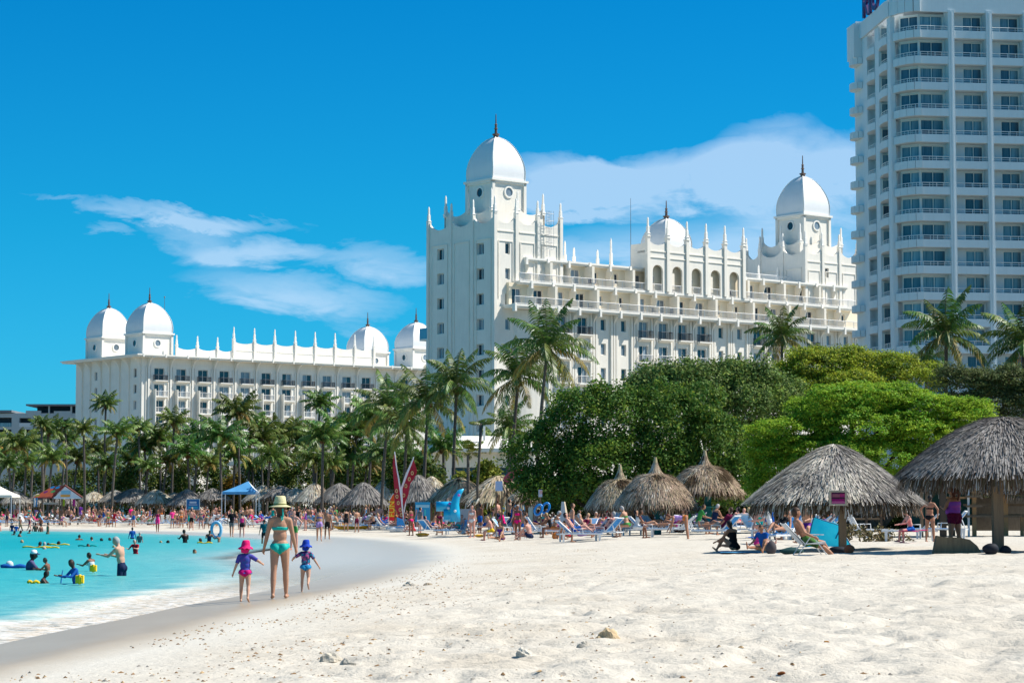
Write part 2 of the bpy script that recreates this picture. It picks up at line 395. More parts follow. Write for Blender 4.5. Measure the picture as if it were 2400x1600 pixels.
def build_ground():
    ys = rows(); t = cols(); Tm, Ym = np.meshgrid(t, ys); Xm = Tm * (np.maximum(Ym, 0) + 9)
    s = shore_dist(Xm.ravel(), Ym.ravel()).reshape(Xm.shape); Z = ground_z(Xm.ravel(), Ym.ravel()).reshape(Xm.shape)
    me = grid_mesh('sand', Xm, Ym, Z, s / 100.0, sand_material())
    structure(link('sand', me))
    # ------------------------------------------------ sea
    m = bpy.data.materials.new('turquoise sea'); m.use_nodes = True; g = NT(m.node_tree); b = m.node_tree.nodes['Principled BSDF']
    at_ = g.n('ShaderNodeAttribute'); at_.attribute_name = 'shore'; sf = at_.outputs['Fac']
    geo = g.n('ShaderNodeNewGeometry'); pos = geo.outputs['Position']
    wob = g.m('MULTIPLY', g.m('SUBTRACT', g.noise(g.mapping(pos, (0.22, 0.10, 1)), 1.0, 4), 0.5), 0.018)
    d = g.m('ADD', g.m('MULTIPLY', sf, -1.0), wob)          # depth-wise distance from the edge / 100
    colr = g.ramp(d, [(0.0, (0.48, 0.48, 0.43)), (0.010, (0.36, 0.50, 0.46)), (0.022, (0.18, 0.46, 0.44)), (0.05, (0.08, 0.43, 0.41)), (0.10, (0.01, 0.36, 0.355)), (0.30, (0.0, 0.31, 0.325)), (1.0, (0.0, 0.25, 0.42))])
    rip = g.noise(g.mapping(pos, (0.8, 1.3, 1)), 1.8, 6, 0.68)
    colr = g.mix(g.m('MULTIPLY', g.ramp(rip, [(0.42, 0.0), (0.62, 1.0)]), 0.55), colr, (0.0, 0.24, 0.29, 1))  # darker ripple streaks painted into the water stand in for glints
    pat = g.noise(g.mapping(pos, (0.10, 0.035, 1)), 1.0, 4)
    colr = g.mix(g.m('MULTIPLY', g.ramp(pat, [(0.45, 0.0), (0.7, 1.0)]), 0.35), colr, (0.10, 0.46, 0.45, 1))
    # foam of the swash
    fn = g.noise(g.mapping(pos, (2.2, 2.2, 1)), 2.2, 6, 0.7, 0.6); fn2 = g.noise(g.mapping(pos, (0.6, 0.35, 1)), 1.0, 3)
    y_ = g.n('ShaderNodeSeparateXYZ'); g.l(pos, y_.inputs[0])
    nearf = g.ramp(g.m('MULTIPLY', y_.outputs[1], 0.01), [(0.44, 1.0), (0.62, 0.12), (0.8, 0.0)])
    edge = g.ramp(g.m('ADD', d, g.m('MULTIPLY', g.m('SUBTRACT', fn2, 0.5), 0.022)), [(0.0, 1.0), (0.012, 0.95), (0.021, 0.0)])
    lace = g.ramp(fn, [(0.33, 0.45), (0.50, 1.0)])
    foam = g.m('MULTIPLY', g.m('MULTIPLY', edge, lace), nearf)
    fcol = g.mix(g.ramp(g.noise(pos, 6, 4), [(0.42, 0.0), (0.62, 1.0)]), (0.72, 0.70, 0.66, 1), (0.62, 0.52, 0.40, 1))
    colr = g.mix(foam, colr, fcol)
    g.put(b.inputs['Base Color'], colr)
    g.put(b.inputs['Roughness'], g.m('ADD', g.m('MULTIPLY', foam, 0.5), 0.28)); g.put(b.inputs['Specular IOR Level'], 0.16)
    bn = g.n('ShaderNodeBump'); g.put(bn.inputs['Distance'], 0.10)
    g.l(g.m('ADD', g.m('MULTIPLY', rip, g.m('SUBTRACT', 1.0, foam)), g.m('MULTIPLY', g.m('MULTIPLY', foam, fn), 0.35)), bn.inputs['Height']); g.l(bn.outputs[0], b.inputs['Normal'])
    al = g.ramp(d, [(0.0, 0.0), (0.002, 0.3), (0.010, 1.0)]); al = g.m('MAXIMUM', al, g.m('MULTIPLY', foam, 0.9))
    g.put(b.inputs['Alpha'], al)
    ys = np.concatenate([np.array([-60, -30, 0, 10]), np.arange(16, 60, 0.22), 60 * 1.012 ** np.arange(0, 130), np.geomspace(285, 6000, 30)])
    q = np.concatenate([-np.geomspace(4000, 60, 22), -np.arange(58, 8, -1.2), -np.arange(8, -1.2, -0.12)])
    # rows follow the waterline: offset q from the shore along x
    Sx = np.interp(ys, SP[:, 1], SP[:, 0]); Q, Yw = np.meshgrid(q, ys); Xw = Sx[:, None] + Q * np.clip(1 + (Yw - 100) / 60, 1, 6)
    s = shore_dist(Xw.ravel(), Yw.ravel()).reshape(Xw.shape)
    shal = 5.2 * np.exp(-((Yw - 88) / 26.0) ** 2) + 2.2 * np.exp(-((Yw - 130) / 25.0) ** 2)      # sandbar: film of water over sand
    # the little breaking wave along the edge
    hump = np.exp(-((s + 1.6) / 0.55) ** 2) * 0.035 + np.exp(-((s + 0.5) / 0.4) ** 2) * 0.012
    hump = hump * (0.6 + 0.8 * vnoise((Xw * 1.1).ravel(), (Yw * 0.8).ravel(), 8).reshape(s.shape)) * np.clip((62 - Yw) / 15, 0, 1)
    Z = SEA + hump + (vnoise((Xw * .9).ravel(), (Yw * 1.6).ravel(), 9).reshape(s.shape) - .5) * 0.03 * np.clip(-s / 3, 0, 1)
    link_o = structure(link('sea', grid_mesh('sea', Xw, Yw, Z, (s + shal) / 100.0, m)))
build_ground()

# ---------------------------------------------------------------- beach litter: coral stones and weed
def litter():
    mats = [material('weed brown', S(150, 118, 84), 0.9, 0.1, var=.4, var_scale=30), material('coral grey', S(158, 152, 142), 0.9, 0.1, var=.4, var_scale=30),
            material('coral ochre', S(190, 160, 120), 0.9, 0.1, var=.3, var_scale=30)]
    mb = MB(); rnd = random.Random(3)
    def stone(x, y, r, k):
        z = gz(x, y); n = 6
        ang = rnd.random() * 6; M = Matrix.Rotation(ang, 3, 'Z'); vs = []
        for (px_, py_, pz_) in [(1, 0, .1), (.45, .8, 0), (-.5, .75, .15), (-1, 0, .05), (-.4, -.8, 0), (.55, -.7, .1), (.1, .1, .62), (-.35, -.1, .5)]:
            p = M @ Vector((px_ * r * rnd.uniform(.7, 1.2), py_ * r * rnd.uniform(.4, .8), pz_ * r * rnd.uniform(.6, 1.1))); vs.append((x + p.x, y + p.y, z + p.z - r * .05))
        mb.add(vs, [(0, 1, 6), (1, 2, 7, 6), (2, 3, 7), (3, 4, 7), (4, 5, 6, 7), (5, 0, 6)], k)
    pts = []
    for i in range(5200):
        y = 17 + 60 * rnd.random() ** 1.7; s = 2.2 + abs(rnd.gauss(0, 1)) * 3.0 * (1 if rnd.random() < .75 else 3.4)
        pts.append((y, s))
    ya = np.array([p[0] for p in pts]); xs = np.interp(ya, SP[:, 1], SP[:, 0]) + np.array([p[1] for p in pts])
    cl = vnoise(xs * .5, ya * .3, 21)
    for (y, s), x, c in zip(pts, xs, cl):
        if rnd.random() > (c - .37) * 2.4: continue
        if abs(x) > (y * .24 + 1): continue
        stone(x, y, rnd.choice([.010, .012, .015, .02, .028]) * (1 + .25 * rnd.random()), rnd.choice([0, 0, 1, 2]))
    o = mb.build('beach_litter', mats); stuff(o)
    # the larger pieces one can point at
    big = [('coral_stone', 1425, 1508, .14, (214, 188, 150), 'ochre coral stone on the sand, largest in the foreground'),
           ('coral_stone', 1372, 1514, .09, (204, 196, 182), 'grey flat coral stone half buried beside the large ochre stone'),
           ('coral_stone', 775, 1546, .12, (206, 196, 178), 'grey brown coral slab half buried near the bottom of the beach'),
           ('coral_stone', 812, 1556, .08, (186, 180, 168), 'dark grey coral lump touching the half buried slab'),
           ('coral_stone', 1228, 1534, .09, (226, 218, 202), 'pale rounded coral stone between the slab and the ochre stone'),
           ('coral_stone', 962, 1372, .15, (204, 194, 178), 'grey coral clump on the dry sand crest, beside the girl in the blue hat'),
           ('coral_stone', 1003, 1370, .11, (190, 172, 148), 'small brown coral lump beside the grey clump on the sand crest'),
           ('seed_pod', 1937, 1497, .035, (150, 100, 20), 'small ochre seed pod lying alone on open sand'),
           ('dry_leaf', 1833, 1578, .035, (140, 80, 40), 'curled brown leaf on the sand near the bottom edge')]
    for i, (nm, u, v, r, c, lab) in enumerate(big):
        p = place(u, v); mb = MB(); rr = random.Random(i * 7 + 1)
        mb.ell((0, 0, 0), (r, r * .75, r * (.62 if nm == 'coral_stone' else .5)), 18, 11)
        vs = []
        for q in mb.v:
            n = float(vnoise(np.array([q[0] / r * 1.6 + 5 * i]), np.array([q[1] / r * 1.6 + q[2] / r * 2.1]), 3 + i)[0]) - .5
            n2 = float(vnoise(np.array([q[0] / r * 4.6 + 5 * i]), np.array([q[1] / r * 4.6 + q[2] / r * 4.1]), 13 + i)[0]) - .5
            k = 1 + n * .75 + n2 * .3; vs.append((q[0] * k, q[1] * k, q[2] * k * (1 + .2 * n2)))
        mb.v = vs
        o = mb.build(nm, material('stone %d' % i, S(*c), .9, .1, var=.45, var_scale=9, bump=.02, bump_scale=18), loc=(p.x, p.y, p.z - r * .12)); o.rotation_euler = (rr.uniform(-.3, .3), rr.uniform(-.3, .3), rr.random() * 6)
        tag(o, lab, nm.split('_')[-1] if nm != 'coral_stone' else 'stone', 'coral stones on the sand' if nm == 'coral_stone' else None)
litter()
# ================================================================ BUILDINGS
STUCCO = material('white stucco', (0.885, 0.83, 0.735), 0.75, 0.12, var=.08, var_scale=.35, bump=.01, bump_scale=3, streak=(2.2, .22, (.55, .52, .46)))
STUCCO_T = material('white painted concrete', (0.72, 0.765, 0.775), 0.8, 0.12, var=.06, var_scale=.3, streak=(1.8, .16, (.45, .45, .42)))
CREAM = material('bounce warmed cream wall', (0.88, 0.76, 0.57), 0.8, 0.1, var=.06, var_scale=.5)  # cream paint with the warm bounce under the slabs put into it
CREAM2 = material('pale cream wall', (0.86, 0.79, 0.67), 0.8, 0.1, var=.06, var_scale=.5)
DOMEW = material('white dome cladding', (0.80, 0.80, 0.79), 0.42, 0.3, var=.05, var_scale=.6, streak=(1.5, .10, (.5, .5, .48)))
TRIM = material('white trim', (0.88, 0.84, 0.765), 0.6, 0.2, var=.05, var_scale=.8)
BRONZE = material('finial bronze', (0.14, 0.08, 0.055), 0.45, 0.5)
RAILW = material('white railing', (0.74, 0.73, 0.71), 0.5, 0.3)
RAIL_SHADE = material('shaded railing', (0.07, 0.075, 0.085), 0.5, 0.3)  # top-row railing: the shade on it is put into the colour
def glass_mat(name, a, b, rough=.08):
    m = bpy.data.materials.new(name); m.use_nodes = True; g = NT(m.node_tree); p = m.node_tree.nodes['Principled BSDF']
    tc = g.n('ShaderNodeTexCoord'); oi = g.n('ShaderNodeObjectInfo')
    v = g.mapping(tc.outputs['Object'], (1, 1, .05)); f = g.ramp(g.noise(v, 7, 2), [(.35, 0.0), (.65, 1.0)])
    c = g.mix(f, c4(a), c4(b)); c = g.mix(g.m('MULTIPLY', oi.outputs['Random'], .45), c, (.01, .012, .016, 1))
    g.put(p.inputs['Base Color'], c); g.put(p.inputs['Roughness'], rough); g.put(p.inputs['Specular IOR Level'], .55)
    return m
G_DARK = glass_mat('dark window glass', (.012, .018, .026), (.03, .045, .065))
G_CURT = glass_mat('glass over pale curtain', (.16, .21, .26), (.30, .35, .39))
G_TEAL = glass_mat('teal curtained glass with sky tone', (.12, .24, .30), (.28, .42, .47))  # colour lifted to stand in for reflected sky, over the curtain streaks
G_TDK = glass_mat('dark tower glass', (.05, .10, .14), (.10, .18, .23))

def wall_holes(mb, x0, x1, z0, z1, y, holes, dep=0.3, axis='y', k=0, kr=None):
    """wall sheet in the plane axis=y with rectangular openings and their reveals (going towards +axis)"""
    xs = sorted({x0, x1, *[h[0] for h in holes], *[h[1] for h in holes]}); zs = sorted({z0, z1, *[h[2] for h in holes], *[h[3] for h in holes]})
    def P(a, d, z): return (a, y + d, z) if axis == 'y' else (y + d, a, z)
    for i in range(len(xs) - 1):
        run = None
        for j in range(len(zs) - 1):
            cx, cz = (xs[i] + xs[i + 1]) / 2, (zs[j] + zs[j + 1]) / 2
            ins = any(h[0] < cx < h[1] and h[2] < cz < h[3] for h in holes)
            if not ins: mb.add([P(xs[i], 0, zs[j]), P(xs[i + 1], 0, zs[j]), P(xs[i + 1], 0, zs[j + 1]), P(xs[i], 0, zs[j + 1])], [(0, 1, 2, 3)], k)
    for h in holes:
        a, b, c, d = h[:4]; q = k if kr is None else kr
        for (p0, p1) in (((a, c), (a, d)), ((a, d), (b, d)), ((b, d), (b, c)), ((b, c), (a, c))):
            mb.add([P(p0[0], 0, p0[1]), P(p1[0], 0, p1[1]), P(p1[0], dep, p1[1]), P(p0[0], dep, p0[1])], [(0, 1, 2, 3)], q)
MESHES = {}
def win_mesh(w, h, style, axis='y'):
    """frame mesh and pane meshes of a window w x h, origin at its lower centre, glass facing -y"""
    key = (round(w, 2), round(h, 2), style)
    if key in MESHES: return MESHES[key]
    fr = MB(); t = .07
    fr.box(-w / 2, -w / 2 + t, 0, .1, 0, h); fr.box(w / 2 - t, w / 2, 0, .1, 0, h); fr.box(-w / 2 + t, w / 2 - t, .002, .098, 0, t); fr.box(-w / 2 + t, w / 2 - t, .002, .098, h - t, h)
    panes = []
    n = 1 if w < 1.0 else (2 if w < 3.0 else 3)
    for i in range(n):
        a = -w / 2 + t + (w - 2 * t) * i / n; b = -w / 2 + t + (w - 2 * t) * (i + 1) / n
        if i: fr.box(a - .035, a + .035, .004, .096, t, h - t)
        p = MB(); p.box(a, b, .05, .07, t, h - t); panes.append(p)
    dm = {'g': (G_DARK, G_CURT), 't': (G_TDK, G_TEAL)}[style[0]]
    fm = fr.mesh('window', [TRIM])
    pm = {}
    for i, p in enumerate(panes):
        pm[(i, 0)] = p.mesh('pane', [dm[0]]); pm[(i, 1)] = p.mesh('pane', [dm[1]])
    MESHES[key] = (fm, pm, n); return MESHES[key]
WR = random.Random(11)
def add_window(parent, x, y, z, w, h, rot=0.0, style='g', p_dark=.5):
    fm, pm, n = win_mesh(w, h, style)
    o = link('window', fm, parent, (x, y, z), rot)
    for i in range(n):
        link('pane', pm[(i, 0 if WR.random() < p_dark else 1)], o)
    return o
def balcony_mesh(w, d, kind):
    key = ('balc', w, d, kind)
    if key in MESHES: return MESHES[key]
    s = MB(); s.box(-w / 2, w / 2, -d, 0, -.16, 0)
    s.prism([(-d, -.16), (-d * .2, -.42), (0, -.42), (0, -.16)], 'x', -w / 2 + .02, w / 2 - .02)
    r = MB(); hh = 1.0
    def run(p, q):
        L = (Vector(q) - Vector(p)).length; n = max(2, int(L / .17))
        r.tube([(p[0], p[1], hh), (q[0], q[1], hh)], .035, 4); r.tube([(p[0], p[1], .08), (q[0], q[1], .08)], .025, 4)
        for i in range(n + 1):
            t = i / n; x = p[0] + (q[0] - p[0]) * t; y = p[1] + (q[1] - p[1]) * t
            r.tube([(x, y, 0), (x, y, hh)], .03 if i % n else .04, 3, caps=False)
    e = .06
    run((-w / 2 + e, -d + e), (w / 2 - e, -d + e)); run((-w / 2 + e, -d + e), (-w / 2 + e, 0)); run((w / 2 - e, -d + e), (w / 2 - e, 0))
    MESHES[key] = (s.fix(s.mesh('balcony', [TRIM])), r.mesh('railing', [RAIL_SHADE if kind == 'dark' else RAILW])); return MESHES[key]
def add_balcony(parent, x, y, z, w, d, kind, rot=0.0):
    a, b = balcony_mesh(w, d, kind)
    o = link('balcony', a, parent, (x, y, z), rot); link('railing', b, o)
def pinnacle_mesh(h):
    key = ('pin', round(h, 1))
    if key in MESHES: return MESHES[key]
    m = MB(); q = math.sqrt(.5); a = math.pi / 4
    m.lathe([(.23 / q, 0), (.23 / q, h * .10), (.28 / q, h * .11), (.28 / q, h * .14), (.18 / q, h * .16), (.165 / q, h * .5), (.115 / q, h * .52), (.095 / q, h * .9), (.03, h)], 4, a0=a)
    MESHES[key] = m.fix(m.mesh('pinnacle', [TRIM])); return MESHES[key]
def add_pin(parent, x, y, z, h): link('pinnacle', pinnacle_mesh(h), parent, (x, y, z))
def scallop(mb, p0, p1, zb, zt, sag, th=.35, n=10, k=0):
    """parapet wall between two piers with a sagging top edge"""
    p0 = Vector(p0); p1 = Vector(p1); d = (p1 - p0); nn = Vector((-d.y, d.x)).normalized() * th
    for i in range(n):
        a, b = i / n, (i + 1) / n
        def top(t): return zt - sag * (1 - (2 * t - 1) ** 2) ** .8
        A = p0 + d * a; B = p0 + d * b; za, zb2 = top(a), top(b)
        mb.add([(A.x, A.y, zb), (B.x, B.y, zb), (B.x, B.y, zb2), (A.x, A.y, za), (A.x + nn.x, A.y + nn.y, zb), (B.x + nn.x, B.y + nn.y, zb), (B.x + nn.x, B.y + nn.y, zb2), (A.x + nn.x, A.y + nn.y, za)],
               [(0, 1, 2, 3), (5, 4, 7, 6), (3, 2, 6, 7)], k)
def cupola(parent, cx, cy, hw, z0, zc, zt, zf, holes=True, rb=.35):
    """square lantern with round windows, four sided dome and finial"""
    b = MB(); b.box(cx - hw, cx + hw, cy - hw, cy + hw, z0, zc - .3)
    for (sx, sy) in ((-1, -1), (1, -1), (-1, 1), (1, 1)): b.box(cx + sx * hw - .22 - .06 * sx * 0, cx + sx * hw + .22, cy + sy * hw - .22, cy + sy * hw + .22, z0, zc - .32)
    b.build('lantern', STUCCO, parent)
    c = MB(); e = hw + .42; c.box(cx - e, cx + e, cy - e, cy + e, zc - .29, zc); e -= .2; c.box(cx - e, cx + e, cy - e, cy + e, zc - .55, zc - .292); c.build('cornice', TRIM, parent)
    d = MB(); H = zt - zc; q = math.sqrt(.5); prof = []
    for i in range(15):
        t = i / 14; r = (hw + .04) * (1 - t ** 2.35) ** .62 * (1 + .035 * math.sin(math.pi * min(1, t * 1.6)))
        prof.append((max(r, .14) / q, zc + .002 + H * t))
    d.lathe(prof, 4, (cx, cy, 0), a0=math.pi / 4)
    dm = d.build('dome', DOMEW, parent)
    for p in dm.data.polygons: p.use_smooth = False
    # smooth each curved side but keep the ridges hard
    dm.data.polygons.foreach_set('use_smooth', [True] * len(dm.data.polygons))
    bm = bmesh.new(); bm.from_mesh(dm.data)
    for ed in bm.edges:
        if len(ed.link_faces) == 2 and ed.calc_face_angle(0) > R(40): ed.smooth = False
    bm.to_mesh(dm.data); bm.free()
    rib = MB()
    for k in range(4):
        a = math.pi / 4 + k * math.pi / 2
        rib.tube([(cx + r * 1.005 * math.cos(a), cy + r * 1.005 * math.sin(a), z) for r, z in prof], .09, 4)
    rib.build('rib', TRIM, dm, fix=False)
    f = MB(); L = zf - zt
    f.lathe([(.36, -.15), (.34, L * .05), (.5, L * .09), (.5, L * .13), (.2, L * .15), (.17, L * .32), (.28, L * .35), (.17, L * .38), (.15, L * .5), (.22, L * .53), (.09, L * .57), (.06, L * .95), (.01, L)], 8, (cx, cy, zt))
    f.build('finial', BRONZE, parent)
    if holes:
        zz = (z0 + zc) / 2 + .35 if isinstance(holes, bool) else holes
        for face in range(2):
            ring = MB(); pane = MB(); n = 18; r1, r2 = .82, .60
            M = Matrix.Rotation(-math.pi / 2 if face else 0, 4, 'Z')
            vs = []; fs = []
            for j in range(n):
                t = 2 * math.pi * j / n
                for (r, y) in ((r1, 0), (r1, -.14), (r2, -.14), (r2, 0)): vs.append(M @ Vector((r * math.cos(t), y, r * math.sin(t))))
            for j in range(n):
                for q2 in range(3): fs.append((j * 4 + q2, j * 4 + q2 + 1, ((j + 1) % n) * 4 + q2 + 1, ((j + 1) % n) * 4 + q2))
            ring.add(vs, fs)
            pane.add([M @ Vector((r2 * math.cos(2 * math.pi * j / n), -.03, r2 * math.sin(2 * math.pi * j / n))) for j in range(n)], [tuple(range(n))])
            pane.add([M @ Vector((r2 * math.cos(2 * math.pi * j / n) * .99, -.02, r2 * math.sin(2 * math.pi * j / n) * .99)) for j in range(n)], [tuple(reversed(range(n)))])
            loc = (cx, cy - hw, zz) if face == 0 else (cx - hw, cy, zz)
            o = link('round_window', ring.fix(ring.mesh('round_window', [TRIM])), parent, loc); link('pane', pane.mesh('pane', [G_CURT if face == 0 else G_DARK]), o)

def quarter_bracket(mb, x, y0, depth, z, h, w=.3, k=0):
    """curved bracket from the wall (y0) out to y0-depth under a slab whose underside is z"""
    pts = [(y0, z), (y0 - depth, z)]; n = 7
    pts += [(y0 - depth * (1 - math.sin(math.pi / 2 * t / n)), z - .12 - (h - .12) * (1 - math.cos(math.pi / 2 * t / n))) for t in range(0, n + 1)]
    mb.prism(pts, 'x', x - w / 2, x + w / 2, k)
def side_bracket(mb, y, x0, depth, z, h, w=.3, k=0):
    n = 7; pts = [(x0, z), (x0 - depth, z)] + [(x0 - depth * (1 - math.sin(math.pi / 2 * t / n)), z - .12 - (h - .12) * (1 - math.cos(math.pi / 2 * t / n))) for t in range(0, n + 1)]
    mb.prism(pts, 'y', y - w / 2, y + w / 2, k)

def hotel_left():
    T = thing('hotel_building', 'long white hotel wing behind the palms with four domes and a row of slim pinnacles', 'hotel', (-70.34, 437, 0), R(39.5))
    BAY = 4.87; NB = 13; Z1 = 31.4; L = 72.0; D = 25.5
    floors = [26.63 - 3.07 * k for k in range(5)]
    wx = [3.85 + BAY * i for i in range(NB)]
    holes = [(x - 1.1, x + 1.1, z, z + 2.35) for x in wx for z in floors]
    holes_s = [(y - .55, y + .55, z + .55, z + 2.25) for y in (2.44, 17.5) for z in floors]
    mb = MB(); wall_holes(mb, 0, L, 0, Z1 - .5, 0, holes, .35); wall_holes(mb, 0, D, 0, Z1 - .5, 0, holes_s, .35, axis='x')
    mb.add([(L, 0, 0), (L, D, 0), (L, D, Z1 - .5), (L, 0, Z1 - .5), (0, D, 0), (0, D, Z1 - .5)], [(0, 1, 2, 3), (4, 5, 2, 1)])
    mb.build('wall', STUCCO, T, fix=False)
    rf = MB(); o = 2.3
    rf.box(-o, L + o, -o, D + o, Z1 - .25, Z1); rf.box(-o + .25, L + o - .25, -o + .25, D + o - .25, Z1 - .5, Z1 - .252)
    for i in range(NB * 2): rf.box(-o + 1.2 + i * BAY / 2 * 2, -o + 1.5 + i * BAY, -o - .06, -o + .1, Z1 - .55, Z1 + .12) if i < NB + 2 else None
    rf.build('roof', TRIM, T)
    pl = MB()
    for i in range(NB + 1):
        x = 1.42 + BAY * i; pl.box(x - .22, x + .22, -.3, .05, 0, Z1 - .52); pl.box(x - .62, x - .42, -.16, .05, 0, Z1 - 2.2); pl.box(x + .42, x + .62, -.16, .05, 0, Z1 - 2.2)
        quarter_bracket(pl, x, -.28, o - .5, Z1 - .505, 2.3)
        # white screen fins beside the lower balconies
        if i < NB: pl.box(x + .95, x + 1.12, -1.15, .02, 0, 24.9)
    for y in (.5, 4.6, 8.2, 12.0, 15.4, 19.6, 22.8): pl.box(-.3, .05, y - .2, y + .2, 0, Z1 - .52); side_bracket(pl, y, -.28, o - .5, Z1 - .505, 2.3)
    pl.build('pilaster', STUCCO, T, fix=True)['kind'] = 'stuff'
    for fi, z in enumerate(floors):
        for i, x in enumerate(wx):
            add_window(T, x, .22, z + .02, 2.16, 2.3, p_dark=.62)
            add_balcony(T, x, 0, z - .02, 2.75, .95, 'dark' if fi == 0 else 'white')
        for y in (2.44, 17.5): add_window(T, .22, y, z + .57, 1.06, 1.66, rot=-math.pi / 2, p_dark=.35)
    pr = MB()
    px1 = [7.95, 12.64, 17.2, 20.9]; px2 = [20.9, 25.7, 30.5, 35.4, 40.2, 45.1, 50.0, 54.8]
    for a, b in zip(px1[:-1], px1[1:]): scallop(pr, (a, .6), (b, .6), Z1, 33.35, .55)
    for a, b in zip(px2[:-1], px2[1:]): scallop(pr, (a, .5), (b, .5), Z1, 35.0, .5)
    for a, b in zip(px2[:-1], px2[1:]): pr.box(a + .2, b - .2, .42, .5, 33.1, 33.25)
    for x in px1[:3]: pr.box(x - .2, x + .2, .35, .85, Z1, 33.5)
    for x in px2: pr.box(x - .24, x + .24, .25, .85, Z1, 35.15)
    pr.box(20.9, 54.8, 6, 6.3, Z1, 33); pr.build('parapet', STUCCO, T)
    for x in px1[:3]: add_pin(T, x, .6, 33.4, 2.2)
    for x in px2: add_pin(T, x, .55, 35.1, 2.7)
    cupola(T, 4.6, 5.2, 3.15, Z1 - .02, 35.9, 41.9, 44.9, holes=33.9); cupola(T, 4.3, 20.4, 3.05, Z1 - .02, 35.9, 41.9, 44.9, holes=33.9)
    cupola(T, 69.2, 5.2, 3.1, Z1 - .02, 35.9, 41.5, 44.6, holes=33.9); cupola(T, 67.6, 20.4, 3.1, Z1 - .02, 35.9, 41.5, 44.6, holes=33.9)
    an = MB(); an.tube([(9.6, 8, Z1), (9.6, 8, 43.4)], [.06, .04], 4); an.ell((9.6, 8, 43.5), (.16, .16, .16), 6, 4); an.build('antenna', BRONZE, T)
hotel_left()

